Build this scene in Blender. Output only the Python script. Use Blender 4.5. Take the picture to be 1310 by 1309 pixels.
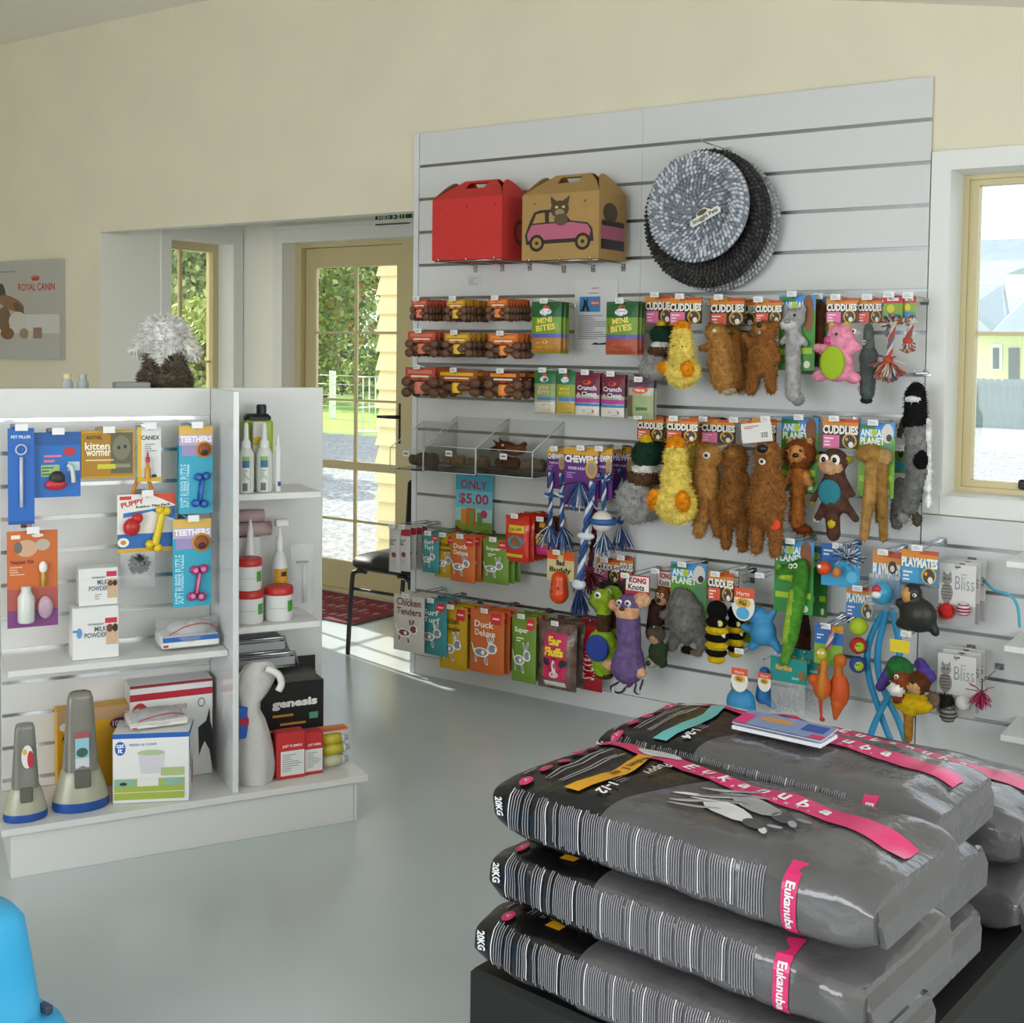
import bpy, bmesh, math, random
from mathutils import Vector, Matrix, noise
random.seed(11)
for _o in list(bpy.data.objects): bpy.data.objects.remove(_o)
sc = bpy.context.scene
COL = sc.collection
PI = math.pi

# ------------------------------------------------------------------ camera
FPX, PPY = 1571.3, 521.06                      # focal length and principal row in pixels of the 1310 x 1309 frame
CAM = Vector((3.5442, -4.4284, 1.517))
CF = Vector((-0.5623, 0.8255, -0.0480)).normalized()
CR = Vector((0.8261, 0.5634, 0.0125)); CR = (CR - CF * CR.dot(CF)).normalized()
CU = CR.cross(CF)
cd = bpy.data.cameras.new('camera'); cam = bpy.data.objects.new('camera', cd); COL.objects.link(cam)
cd.sensor_fit = 'HORIZONTAL'; cd.sensor_width = 36; cd.lens = 36 * FPX / 1310
cd.shift_y = -(654.5 - PPY) / 1310
cd.clip_start = .05; cd.clip_end = 300
cam.matrix_world = Matrix(((CR.x, CU.x, -CF.x, CAM.x), (CR.y, CU.y, -CF.y, CAM.y), (CR.z, CU.z, -CF.z, CAM.z), (0, 0, 0, 1)))
sc.camera = cam

# ------------------------------------------------------------------ light and exposure
w = bpy.data.worlds.new('world'); sc.world = w; w.use_nodes = True
nt = w.node_tree; bg = nt.nodes['Background']
tc = nt.nodes.new('ShaderNodeTexCoord'); nz = nt.nodes.new('ShaderNodeTexNoise'); rp = nt.nodes.new('ShaderNodeValToRGB')
nz.inputs['Scale'].default_value = 2.5; nz.inputs['Detail'].default_value = 5
rp.color_ramp.elements[0].color = (.62, .78, 1, 1); rp.color_ramp.elements[0].position = .3
rp.color_ramp.elements[1].color = (1, 1, 1, 1); rp.color_ramp.elements[1].position = .6
nt.links.new(tc.outputs['Generated'], nz.inputs['Vector']); nt.links.new(nz.outputs['Fac'], rp.inputs['Fac'])
nt.links.new(rp.outputs['Color'], bg.inputs['Color'])
bg.inputs['Strength'].default_value = 2.3
def sun_light(direction, energy, angle):
    l = bpy.data.lights.new('sun', 'SUN'); l.energy = energy; l.angle = angle; l.color = (1, .95, .86)
    o = bpy.data.objects.new('sun', l); COL.objects.link(o)
    o.rotation_euler = Vector(direction).to_track_quat('-Z', 'Y').to_euler()
sun_light((.80, -.20, -.60), 8, .012)
def area(name, loc, direction, sx, sy, energy, color=(1, 1, 1)):
    l = bpy.data.lights.new(name, 'AREA'); l.shape = 'RECTANGLE'; l.size = sx; l.size_y = sy; l.energy = energy; l.color = color
    o = bpy.data.objects.new(name, l); COL.objects.link(o); o.location = loc
    o.rotation_euler = Vector(direction).to_track_quat('-Z', 'Y').to_euler()
    return o
area('window_right_offscreen', (5.13, -3.2, 1.5), (-1, 0, 0), 3.6, 1.3, 42, (.93, .97, 1))
area('window_rear_offscreen', (1.6, -8.13, 1.5), (0, 1, 0), 4.0, 1.9, 135, (.95, .98, 1))
sc.view_settings.view_transform = 'Standard'; sc.view_settings.look = 'None'
sc.view_settings.exposure = 0.0; sc.view_settings.gamma = 1; sc.view_settings.use_curve_mapping = False

# ------------------------------------------------------------------ pixels to places
def ray(x, y): return CF + CR * ((x - 655) / FPX) - CU * ((y - PPY) / FPX)
def on_wall(x, y, Y=0.0):
    r = ray(x, y); return CAM + r * ((Y - CAM.y) / r.y)
def on_level(x, y, z=0.0):
    r = ray(x, y); return CAM + r * ((z - CAM.z) / r.z)
def on_side(x, y, X):
    r = ray(x, y); return CAM + r * ((X - CAM.x) / r.x)
GU = Vector((.4873, .8732, 0)); GV = Vector((-.8732, .4873, 0)); GO = Vector((.9728, -1.5043, 0)); GROT = math.atan2(.8732, .4873)
def gond(u, v, z): return GO + GU * u + GV * v + Vector((0, 0, z))
def on_gond(x, y, v):
    """pixel -> (u, z) on the shelf unit's upright plane at depth v behind its front"""
    r = ray(x, y); p = GO + GV * v; q = CAM + r * ((p - CAM).dot(GV) / r.dot(GV))
    return (q - GO).dot(GU), q.z

# ------------------------------------------------------------------ materials
def lin(h):
    h = h.lstrip('#'); c = [int(h[i:i + 2], 16) / 255 for i in (0, 2, 4)]
    return tuple(x / 12.92 if x < .04045 else ((x + .055) / 1.055) ** 2.4 for x in c) + (1,)
_mats = {}
def M(h, rough=.55, metal=0, var=0.0, scale=30, bump=0.0, bscale=None, spec=.5, coat=0, kind='solid'):
    key = (h, rough, metal, var, scale, bump, bscale, spec, coat, kind)
    if key in _mats: return _mats[key]
    m = bpy.data.materials.new('m_' + h.lstrip('#')); m.use_nodes = True; n = m.node_tree.nodes; L = m.node_tree.links
    b = n['Principled BSDF']; b.inputs['Base Color'].default_value = lin(h); b.inputs['Roughness'].default_value = rough
    b.inputs['Metallic'].default_value = metal; b.inputs['Specular IOR Level'].default_value = spec; b.inputs['Coat Weight'].default_value = coat
    if var or bump:
        t = n.new('ShaderNodeTexCoord'); z = n.new('ShaderNodeTexNoise'); z.inputs['Scale'].default_value = scale; z.inputs['Detail'].default_value = 4
        L.new(t.outputs['Object'], z.inputs['Vector'])
        if var:
            c = lin(h); r = n.new('ShaderNodeValToRGB'); e = r.color_ramp.elements
            e[0].position = .3; e[1].position = .7
            e[0].color = tuple(max(0, x * (1 - var)) for x in c[:3]) + (1,); e[1].color = tuple(min(1, x * (1 + var)) for x in c[:3]) + (1,)
            L.new(z.outputs['Fac'], r.inputs['Fac']); L.new(r.outputs['Color'], b.inputs['Base Color'])
        if bump:
            zz = z
            if bscale:
                zz = n.new('ShaderNodeTexNoise'); zz.inputs['Scale'].default_value = bscale; zz.inputs['Detail'].default_value = 4
                L.new(t.outputs['Object'], zz.inputs['Vector'])
            bp = n.new('ShaderNodeBump'); bp.inputs['Strength'].default_value = bump; bp.inputs['Distance'].default_value = .01
            L.new(zz.outputs['Fac'], bp.inputs['Height']); L.new(bp.outputs['Normal'], b.inputs['Normal'])
    if kind == 'clear':                                   # thin clear plastic or glass: see-through with a faint sheen
        tr = n.new('ShaderNodeBsdfTransparent'); gl = n.new('ShaderNodeBsdfGlossy'); mx = n.new('ShaderNodeMixShader'); fr = n.new('ShaderNodeFresnel')
        tr.inputs['Color'].default_value = lin(h); gl.inputs['Roughness'].default_value = rough; fr.inputs['IOR'].default_value = 1.35
        L.new(fr.outputs['Fac'], mx.inputs['Fac']); L.new(tr.outputs['BSDF'], mx.inputs[1]); L.new(gl.outputs['BSDF'], mx.inputs[2])
        L.new(mx.outputs['Shader'], n['Material Output'].inputs['Surface'])
    if kind == 'film':                                    # crinkled half-clear film
        tr = n.new('ShaderNodeBsdfTransparent'); mx = n.new('ShaderNodeMixShader'); mx.inputs['Fac'].default_value = .2
        tr.inputs['Color'].default_value = (.95, .95, .95, 1)
        L.new(tr.outputs['BSDF'], mx.inputs[1]); L.new(b.outputs['BSDF'], mx.inputs[2]); L.new(mx.outputs['Shader'], n['Material Output'].inputs['Surface'])
    _mats[key] = m
    return m
def P(h): return M(h, .45)                                # printed card
def G(h): return M(h, .22, bump=.25, scale=28)            # glossy crinkled foil
def F(h): return M(h, .95, var=.28, scale=45, spec=.1)     # fur and plush
WHITE = M('E8E8E6', .35); CHROME = M('C4C6C8', .18, 1.0); CLEAR = M('FFFFFF', .05, kind='clear'); BLACK = M('121214', .5)
FILM = M('E4E6E8', .15, bump=.5, scale=25, kind='film')

# ------------------------------------------------------------------ mesh builder
_txt = {}
def text_shape(s, fat):
    k = (s, fat)
    if k not in _txt:
        c = bpy.data.curves.new('t', 'FONT'); c.body = s; c.offset = fat; c.resolution_u = 2; c.fill_mode = 'FRONT'
        o = bpy.data.objects.new('t', c); COL.objects.link(o)
        me = bpy.data.meshes.new_from_object(o)
        vs = [(v.co.x, v.co.y) for v in me.vertices]; fs = [tuple(p.vertices) for p in me.polygons]
        bpy.data.objects.remove(o); bpy.data.meshes.remove(me); bpy.data.curves.remove(c)
        if not vs: vs = [(0, 0), (1, 0), (0, 1)]; fs = [(0, 1, 2)]
        x0 = min(v[0] for v in vs); x1 = max(v[0] for v in vs); y0 = min(v[1] for v in vs); y1 = max(v[1] for v in vs)
        _txt[k] = ([((x - (x0 + x1) / 2), (y - (y0 + y1) / 2)) for x, y in vs], fs, x1 - x0, y1 - y0)
    return _txt[k]

class MB:
    def __init__(s):
        s.v = []; s.f = []; s.m = []; s.sm = []; s.mats = []
        s.fn = lambda u, v, o: (u, -o, v)
    def mi(s, m):
        if isinstance(m, str): m = P(m)
        if m not in s.mats: s.mats.append(m)
        return s.mats.index(m)
    def add(s, vs, fs, m, smooth=False):
        b = len(s.v); k = s.mi(m); s.v += [tuple(x) for x in vs]
        for f in fs: s.f.append(tuple(b + i for i in f)); s.m.append(k); s.sm.append(smooth)
    def box(s, c, d, m, rot=None, bev=0):
        cx, cy, cz = c; x, y, z = d[0] / 2, d[1] / 2, d[2] / 2
        if bev:
            e = min(bev, x * .9, y * .9, z * .9); vs = []
            for sx in (-1, 1):
                for sy in (-1, 1):
                    for sz in (-1, 1):
                        vs += [(sx * x, sy * (y - e), sz * (z - e)), (sx * (x - e), sy * y, sz * (z - e)), (sx * (x - e), sy * (y - e), sz * z)]
            bm = bmesh.new()
            for q in vs: bm.verts.new(q)
            r = bmesh.ops.convex_hull(bm, input=bm.verts); bm.verts.ensure_lookup_table(); bm.verts.index_update()
            vs = [v.co.copy() for v in bm.verts]; fs = [[v.index for v in f.verts] for f in bm.faces]; bm.free()
        else:
            vs = [Vector((a, b, g)) for a in (-x, x) for b in (-y, y) for g in (-z, z)]
            fs = [(0, 1, 3, 2), (4, 6, 7, 5), (0, 4, 5, 1), (2, 3, 7, 6), (0, 2, 6, 4), (1, 5, 7, 3)]
        if rot: vs = [rot @ Vector(q) for q in vs]
        s.add([(q[0] + cx, q[1] + cy, q[2] + cz) for q in vs], fs, m)
    def tube(s, pts, r, m, n=6, cap=True):
        pts = [Vector(p) for p in pts]; k = len(pts); rr = r if isinstance(r, (list, tuple)) else [r] * k
        vs = []; up = None
        for i, p in enumerate(pts):
            t = (pts[min(i + 1, k - 1)] - pts[max(i - 1, 0)])
            t = t.normalized() if t.length > 1e-9 else Vector((0, 0, 1))
            if up is None: up = Vector((0, 0, 1)) if abs(t.z) < .9 else Vector((1, 0, 0))
            a = (up - t * up.dot(t)); a = a.normalized() if a.length > 1e-6 else t.orthogonal().normalized(); b = t.cross(a); up = a
            for j in range(n):
                q = 2 * PI * j / n; vs.append(p + (a * math.cos(q) + b * math.sin(q)) * rr[i])
        fs = [(i * n + j, i * n + (j + 1) % n, (i + 1) * n + (j + 1) % n, (i + 1) * n + j) for i in range(k - 1) for j in range(n)]
        if cap: fs += [tuple(range(n))[::-1], tuple(range((k - 1) * n, k * n))]
        s.add(vs, fs, m, True)
    def lathe(s, prof, m, c=(0, 0, 0), n=20, sx=1, sy=1):
        vs = []; fs = []; k = len(prof)
        for r, z in prof:
            for j in range(n): q = 2 * PI * j / n; vs.append((c[0] + r * math.cos(q) * sx, c[1] + r * math.sin(q) * sy, c[2] + z))
        fs = [(i * n + j, i * n + (j + 1) % n, (i + 1) * n + (j + 1) % n, (i + 1) * n + j) for i in range(k - 1) for j in range(n)]
        s.add(vs, fs, m, True)
        s.add(vs[:n], [tuple(range(n))[::-1]], m); s.add(vs[-n:], [tuple(range(n))], m)
    def ell(s, c, r, m, rot=None, nu=12, nv=8):
        vs = []; fs = []
        for i in range(nv + 1):
            a = PI * i / nv
            for j in range(nu):
                q = 2 * PI * j / nu; p = Vector((r[0] * math.sin(a) * math.cos(q), r[1] * math.sin(a) * math.sin(q), r[2] * math.cos(a)))
                if rot: p = rot @ p
                vs.append((p.x + c[0], p.y + c[1], p.z + c[2]))
        for i in range(nv):
            for j in range(nu): fs.append((i * nu + j, (i + 1) * nu + j, (i + 1) * nu + (j + 1) % nu, i * nu + (j + 1) % nu))
        s.add(vs, fs, m, True)
    def prism(s, poly, y0, y1, m):
        """outline in the local x-z plane, from y0 (front) to y1"""
        n = len(poly); a = sum(poly[i][0] * poly[(i + 1) % n][1] - poly[(i + 1) % n][0] * poly[i][1] for i in range(n))
        if a < 0: poly = poly[::-1]
        vs = [(x, y0, z) for x, z in poly] + [(x, y1, z) for x, z in poly]
        s.add(vs, [tuple(range(n)), tuple(range(2 * n - 1, n - 1, -1))] + [((i + 1) % n, i, n + i, n + (i + 1) % n) for i in range(n)], m)
    # flat print, laid over the surface that fn describes
    def rect(s, x0, z0, x1, z1, o, m, nx=1, nz=1):
        vs = [s.fn(x0 + (x1 - x0) * i / nx, z0 + (z1 - z0) * j / nz, o) for j in range(nz + 1) for i in range(nx + 1)]
        k = nx + 1
        s.add(vs, [(j * k + i, j * k + i + 1, (j + 1) * k + i + 1, (j + 1) * k + i) for j in range(nz) for i in range(nx)], m)
    def poly(s, pts, o, m): s.add([s.fn(x, z, o) for x, z in pts], [tuple(range(len(pts)))], m)
    def disc(s, cx, cz, rx, rz, o, m, n=16, a=0):
        ca, sa = math.cos(a), math.sin(a); pts = []
        for j in range(n):
            x, z = rx * math.cos(2 * PI * j / n), rz * math.sin(2 * PI * j / n); pts.append((cx + x * ca - z * sa, cz + x * sa + z * ca))
        s.poly(pts, o, m)
    def text(s, t, cx, cz, h, o, m, wid=None, a=0, fat=0.0):
        vs, fs, tw, th = text_shape(t, fat); k = h / max(th, 1e-6); kx = (wid / tw) if wid else k; ca, sa = math.cos(a), math.sin(a)
        s.add([s.fn(cx + x * kx * ca - y * k * sa, cz + x * kx * sa + y * k * ca, o) for x, y in vs], fs, m)
    def draw(s, ops, w, h, nx=1, nz=1, base=.0006):
        """ops in fractions of the face: x from -.5 to .5, y from 0 (top) to 1 (bottom)"""
        for i, op in enumerate(ops):
            o = base + i * .00012; k = op[0]
            if k == 'r': s.rect(op[1] * w, -op[4] * h, op[3] * w, -op[2] * h, o, op[5], nx, nz)
            elif k == 'd': s.disc(op[1] * w, -op[2] * h, op[3] * w, op[4] * h, o, op[5], a=op[6] if len(op) > 6 else 0)
            elif k == 'p': s.poly([(x * w, -y * h) for x, y in op[1]], o, op[2])
            elif k == 't': s.text(op[1], op[2] * w, -op[3] * h, op[4] * h, o, op[6], op[5] * w if op[5] else None, op[7] if len(op) > 7 else 0, op[8] if len(op) > 8 else .02)
            elif k == 'l': s.lines(op[1] * w, op[2] * h, op[3] * w, op[4] * h, op[5], o, op[6])
    def lines(s, x0, y0, x1, y1, n, o, m):
        """rows of small print too fine to read"""
        for i in range(n):
            z = -(y0 + (y1 - y0) * (i + .5) / n); t = abs(y1 - y0) / n * .22
            s.rect(x0, z - t, x0 + (x1 - x0) * (.7 + .3 * math.sin(i * 5.1)), z + t, o, m)
    def build(s, name, parent=None, loc=None):
        me = bpy.data.meshes.new(name); me.from_pydata(s.v, [], s.f)
        for m in s.mats: me.materials.append(m)
        me.polygons.foreach_set('material_index', s.m); me.polygons.foreach_set('use_smooth', s.sm); me.update()
        o = bpy.data.objects.new(name, me); COL.objects.link(o)
        if parent: o.parent = parent
        if loc is not None: o.location = loc
        return o
def tag(o, label, cat, group=None, kind=None):
    if label: o['label'] = label
    if cat: o['category'] = cat
    if group: o['group'] = group
    if kind: o['kind'] = kind
    return o
def thing(name, label, cat, loc=(0, 0, 0), rotz=0, group=None):
    o = bpy.data.objects.new(name, None); COL.objects.link(o); o.empty_display_size = .05
    o.location = loc; o.rotation_euler = (0, 0, rotz)
    return tag(o, label, cat, group)
def dup(o, parent=None):
    c = o.copy(); COL.objects.link(c)
    if parent: c.parent = parent
    for ch in o.children: dup(ch, c)
    return c
def struct(name, mb, parent=None):
    o = mb.build(name, parent)
    if not parent: o['kind'] = 'structure'
    return o
def solid(name, boxes, m, parent=None):
    b = MB()
    for c0, c1 in boxes: b.box([(c0[i] + c1[i]) / 2 for i in range(3)], [abs(c1[i] - c0[i]) for i in range(3)], m)
    return struct(name, b, parent)

# ================================================================== THE ROOM
PAINT = M('E3DCC4', .8, var=.03, scale=3); TRIMW = M('E6E6E1', .5); TAN = M('CDBF92', .4); CEILM = M('F4F1E6', .85)
wb = MB()
for x0, x1, z0, z1, y1 in ((-4.6, -2.312, 0, 3.4, .21), (-2.312, -.045, 2.145, 3.4, .1), (-.045, 2.364, 0, 3.3, .2), (2.364, 3.564, 2.163, 3.0, .2), (2.364, 3.564, 0, 1.0115, .2), (3.564, 5.0, 0, 2.8, .2)):
    wb.box(((x0 + x1) / 2, (.02 + y1) / 2, (z0 + z1) / 2), (x1 - x0, y1 - .02, z1 - z0), PAINT)
struct('wall_back', wb)
solid('wall_left', [((-4.75, -8, 0), (-4.6, .21, 3.4))], PAINT)
solid('wall_right', [((5, -8, 0), (5.15, -5.0, 2.6)), ((5, -1.4, 0), (5.15, .2, 2.6)), ((5, -5.0, 0), (5.15, -1.4, .85)), ((5, -5, 2.15), (5.15, -1.4, 2.6))], PAINT)
solid('wall_front', [((-4.75, -8.15, 0), (-.4, -8, 3.4)), ((3.6, -8.15, 0), (5.15, -8, 3.2)), ((-.4, -8.15, 2.45), (3.6, -8, 3.4)), ((-.4, -8.15, 0), (3.6, -8, .55))], PAINT)
solid('floor', [((-4.75, -8.15, -.1), (5.15, 1.36, 0))], M('C3CBCD', .2, var=.04, scale=2.2, spec=.35))
cb = MB()
cb.box((-2.745, -3.95, 3.355), (4.01, 8.4, .1), CEILM)
sl = -.185; x0, x1 = -.74, 5.15; z0 = 3.305; z1 = z0 + sl * (x1 - x0)
cb.add([(x0, -8.15, z0), (x1, -8.15, z1), (x1, .25, z1), (x0, .25, z0), (x0, -8.15, z0 + .1), (x1, -8.15, z1 + .1), (x1, .25, z1 + .1), (x0, .25, z0 + .1)],
       [(0, 3, 2, 1), (4, 5, 6, 7), (0, 1, 5, 4), (2, 3, 7, 6), (1, 2, 6, 5), (0, 4, 7, 3)], CEILM)
struct('ceiling', cb)
# entrance alcove
AW = M('EFEEE4', .7)
solid('wall_alcove_side', [((-2.31 - .21, .211, 0), (-2.31, .515, 2.6)), ((-2.312, .018, 0), (-2.31, .211, 2.137)), ((-2.52, 1.015, 0), (-2.31, 1.36, 2.6)), ((-2.52, .515, 0), (-2.31, 1.015, .9)), ((-2.52, .515, 2.155), (-2.31, 1.015, 2.6))], AW)
solid('wall_alcove_back', [((-2.31, 1.1, 0), (-1.95, 1.36, 2.6)), ((-.9, 1.1, 0), (.3, 1.36, 2.6)), ((-1.95, 1.1, 2.15), (-.9, 1.36, 2.6))], AW)
solid('wall_alcove_right', [((.12, .2, 0), (.3, 1.1, 2.6))], AW)
solid('trim_1', [((-2.3, .021, 2.1425), (-.046, .1, 2.1448))], TRIMW)
solid('ceiling_alcove', [((-2.52, .1, 2.5), (.3, 1.36, 2.6))], CEILM)
# door casing, frame and leaf
solid('trim_2', [((-2.03, 1.085, 0), (-1.95, 1.1, 2.229)), ((-.9, 1.085, 0), (-.82, 1.1, 2.229)), ((-1.95, 1.085, 2.15), (-.9, 1.1, 2.23)), ((-2.06, 1.05, 2.23), (-.8, 1.1, 2.25))], TRIMW)
dr = bpy.data.objects.new('door_1', None); COL.objects.link(dr); dr['kind'] = 'structure'; dr['label'] = 'cream framed glazed entrance door with small panes'
solid('door_frame', [((-1.95, 1.2, 0), (-1.9, 1.32, 2.15)), ((-1.085, 1.2, 0), (-.9, 1.32, 2.15)), ((-1.9, 1.2, 2.125), (-1.085, 1.32, 2.15)), ((-1.9, 1.2, 0), (-1.085, 1.32, .02))], TAN, dr)
gx = (-1.828, -1.492, -1.156); up = (.806, 1.185, 1.6, 2.003); lo = (.184, .44, .757)
solid('door_leaf', [((-1.895, 1.24, .02), (-1.828, 1.285, 2.12)), ((-1.156, 1.24, .02), (-1.09, 1.285, 2.12)), ((-1.828, 1.24, 2.003), (-1.156, 1.285, 2.12)),
                    ((-1.828, 1.24, .757), (-1.156, 1.285, .806)), ((-1.828, 1.24, .02), (-1.156, 1.285, .184))], TAN, dr)
for z in up[1:-1]: solid('glazing_bar', [((-1.828, 1.25, z - .007), (-1.156, 1.275, z + .007))], TAN, dr)
solid('glazing_bar', [((-1.828, 1.25, .433), (-1.156, 1.275, .447))], TAN, dr)
for a, b in ((.184, .757), (.806, 2.003)): solid('glazing_bar', [((-1.499, 1.251, a), (-1.485, 1.274, b))], TAN, dr)
GLASS = M('FAFCFC', .02, kind='clear')
for zs in (up, lo):
    for i in range(len(zs) - 1):
        for j in range(2): solid('pane', [((gx[j], 1.26, zs[i]), (gx[j + 1], 1.264, zs[i + 1]))], GLASS, dr)
hb = MB(); hb.box((-1.115, 1.234, 1.06), (.028, .012, .24), M('1c1b1a', .4), bev=.004)
hb.tube([(-1.115, 1.23, 1.1), (-1.115, 1.19, 1.1), (-1.13, 1.182, 1.1), (-1.25, 1.182, 1.098)], [.011, .011, .011, .008], M('1c1b1a', .4), 8)
hb.build('door_handle', dr)
# window beside the display wall
def window(name, label, boxes, panes, sill=None):
    w_ = bpy.data.objects.new(name, None); COL.objects.link(w_); w_['kind'] = 'structure'; w_['label'] = label
    solid('window_frame', boxes, TAN, w_)
    for p in panes: solid('pane', [p], GLASS, w_)
    return w_
wz = on_wall(1245, 427, .2).z
w1 = window('window_1', 'tall cream framed window beside the display wall',
       [((2.364, .174, 1.0115), (2.389, .24, 2.163)), ((3.536, .174, 1.0115), (3.564, .24, 2.163)), ((2.389, .174, 2.143), (3.536, .24, 2.163)), ((2.389, .174, 1.0115), (3.536, .24, 1.035)),
        ((2.3895, .186, 1.0355), (2.421, .235, 2.1425)), ((3.505, .186, 1.0355), (3.5355, .235, 2.1425)), ((2.421, .186, 2.122), (3.505, .235, 2.1425)), ((2.421, .186, 1.0355), (3.505, .235, 1.06)),
        ((2.421, .2, wz - .007), (3.505, .225, wz + .007))],
       [((2.421, .21, 1.06), (3.505, .214, wz - .007)), ((2.421, .21, wz + .007), (3.505, .214, 2.122))])
lb = MB(); p = on_wall(1309, 620, .18); lb.box((p.x + .03, .178, p.z), (.09, .025, .035), BLACK, bev=.006); lb.build('window_latch', w1)
solid('trim_3', [((2.302, 0, .95), (2.364, .02, 2.225)), ((3.564, 0, .95), (3.626, .02, 2.225)), ((2.364, 0, 2.163), (3.564, .02, 2.225)), ((2.364, -.004, .95), (3.564, .02, 1.0115)),
                 ((2.364, .0, 2.158), (3.564, .173, 2.1629)), ((2.3641, .001, 1.0165), (2.369, .173, 2.158)), ((3.559, .001, 1.0165), (3.5639, .173, 2.158)), ((2.364, -.006, 1.0118), (3.564, .173, 1.0165))], TRIMW)
# alcove window
w2 = window('window_2', 'narrow cream framed window in the entrance alcove',
       [((-2.5, .515, .9), (-2.44, .545, 2.155)), ((-2.5, .965, .9), (-2.44, 1.015, 2.155)), ((-2.5, .545, 2.1), (-2.44, .965, 2.155)), ((-2.5, .545, .9), (-2.44, .965, .95)),
        ((-2.48, .715, .95), (-2.46, .735, 2.1)), ((-2.48, .545, 1.4), (-2.46, .965, 1.415))],
       [((-2.472, .545, .95), (-2.468, .715, 2.1)), ((-2.472, .735, .95), (-2.468, .965, 2.1))])
solid('trim_4', [((-2.31, .44, .85), (-2.298, .515, 2.23)), ((-2.31, 1.015, .85), (-2.298, 1.09, 2.23)), ((-2.31, .515, 2.155), (-2.298, 1.015, 2.23)), ((-2.31, .515, .85), (-2.29, 1.015, .9)),
                 ((-2.439, 1.01, .901), (-2.3, 1.0149, 2.15)), ((-2.439, .516, 2.15), (-2.3, 1.0149, 2.1549))], TRIMW)
# ================================================================== OUTSIDE
solid('ground', [((-70, 1.36, -.25), (-8, 13, -.15)), ((-8, 1.36, -.25), (40, 25.5, -.15)), ((-70, -12, -.25), (-4.75, 1.36, -.15))], M('8C8F90', .9, var=.6, scale=22))
solid('lawn', [((-90, 13, -.26), (-8, 90, -.16)), ((-8, 25.5, -.26), (60, 90, -.16))], M('8FB04A', .95, var=.3, scale=3))
solid('path_step', [((-2.6, 1.36, -.15), (-.4, 2.15, -.03))], M('DAD8D2', .8))
t = thing('weatherboard_wing', 'pale yellow weatherboard wall outside the entrance door', 'building', (-2.78, 3, -.15))
YB = M('E9DDAE', .7)
for i in range(17):
    b = MB(); z0 = i * .148; z1 = z0 + .15
    b.add([(-.025, -.03, z0), (1.9, -.03, z0), (1.9, 0, z1), (0, 0, z1), (-.025, .03, z0), (1.9, .03, z0), (1.9, .03, z1), (0, .03, z1)],
          [(0, 1, 2, 3), (1, 5, 6, 2), (4, 0, 3, 7), (5, 4, 7, 6), (0, 4, 5, 1), (3, 2, 6, 7)], YB); b.build('weatherboard', t)
b = MB(); b.box((.9, .4, 2.62), (2.5, 1.2, .2), M('A8623E', .7)); b.build('eave', t)
b = MB(); b.box((.97, .6, 1.25), (1.86, 1.1, 2.5), YB); b.build('wall_core', t)

def tree(name, label, loc, h, r, cols, seed, n=1500, group=None):
    rnd = random.Random(seed); t = thing(name, label, 'tree', loc, 0, group)
    b = MB(); b.tube([(0, 0, -.2), (.1, 0, h * .3), (0, .1, h * .6), (.1, 0, h * .85)], [r * .09, r * .07, r * .05, .02], M('5b4a3a', .9, var=.2), 8)
    for k in range(5):
        a = rnd.uniform(0, 6.28); b.tube([(0, 0, h * (.3 + .08 * k)), (math.cos(a) * r * .6, math.sin(a) * r * .6, h * (.55 + .07 * k))], [r * .04, .02], M('5b4a3a', .9, var=.2), 5)
    b.build('trunk', t)
    b = MB(); blobs = [(rnd.uniform(-.6, .6) * r, rnd.uniform(-.6, .6) * r, h * rnd.uniform(.1, .95), r * rnd.uniform(.3, .5)) for _ in range(22)]
    for k in range(n):
        x, y, z, q = rnd.choice(blobs); d = Vector((rnd.gauss(0, 1), rnd.gauss(0, 1), rnd.gauss(0, 1))).normalized() * q * rnd.uniform(.6, 1)
        c = Vector((x, y, z)) + d; s_ = rnd.uniform(.05, .12) * (r / 2.2) ** .5; a = Vector((rnd.gauss(0, 1), rnd.gauss(0, 1), rnd.gauss(0, 1))).normalized(); e = a.orthogonal().normalized()
        if c.z < .1: c.z = .1
        b.add([c - a * s_, c + e * s_ * .55, c + a * s_, c - e * s_ * .55], [(0, 1, 2, 3)], M(rnd.choice(cols), .8))
    f = b.build('foliage', t); f['kind'] = 'stuff'
gr = ['8E9F5C', 'A3B26C', '76864A', 'B4BC7C', '5F7244']
spots = [(22, -.95, 6.5, 2.8, gr * 5 + ['C9803A', 'C9803A'], 'leafy tree with a few orange leaves beyond the lawn'), (21, -.82, 6, 2.2, gr * 5 + ['D07A3A', 'D07A3A'], 'leafy tree with orange tips beside the white gate'),
         (29, -.9, 9, 3.4, gr, 'tall broad green tree behind the lawn'), (12, -1.16, 5.5, 2.2, gr, 'bushy green tree outside the alcove window'), (26, -1.25, 9, 3.4, gr[:4], 'tall green tree further from the alcove window'),
         (34, -1.02, 9, 4, gr, 'wide green tree at the far edge of the lawn'), (7, -1.1, 2.2, 1.0, ['A9B95C', 'B9C07A', '8FA04A'], 'pale green shrub outside the alcove window')]
for i, (Y, k, h, r, cs, lab) in enumerate(spots):
    tree('garden_tree', lab, (CAM.x + k * (Y - CAM.y), Y, -.16), h, r, cs, 40 + i, 9000, 'trees outside the entrance')
t = thing('garden_fence', 'white post and wire fence beyond the lawn', 'fence', (CAM.x - .93 * 21, 16.6, -.16))
for i in range(5):
    b = MB(); b.box((-3 + 1.6 * i, 0, .55), (.12, .12, 1.1), WHITE, bev=.01); b.build('post', t)
for z in (.3, .55, .8, 1.0):
    b = MB(); b.tube([(-3.2, -.05, z), (3.6, -.05, z)], .01, CHROME, 5); b.build('wire', t)
p = on_level(488, 556, -.16); t = thing('garden_gate', 'white tubular metal gate standing open by the lawn', 'gate', (p.x, p.y, -.16), .9)
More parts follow.
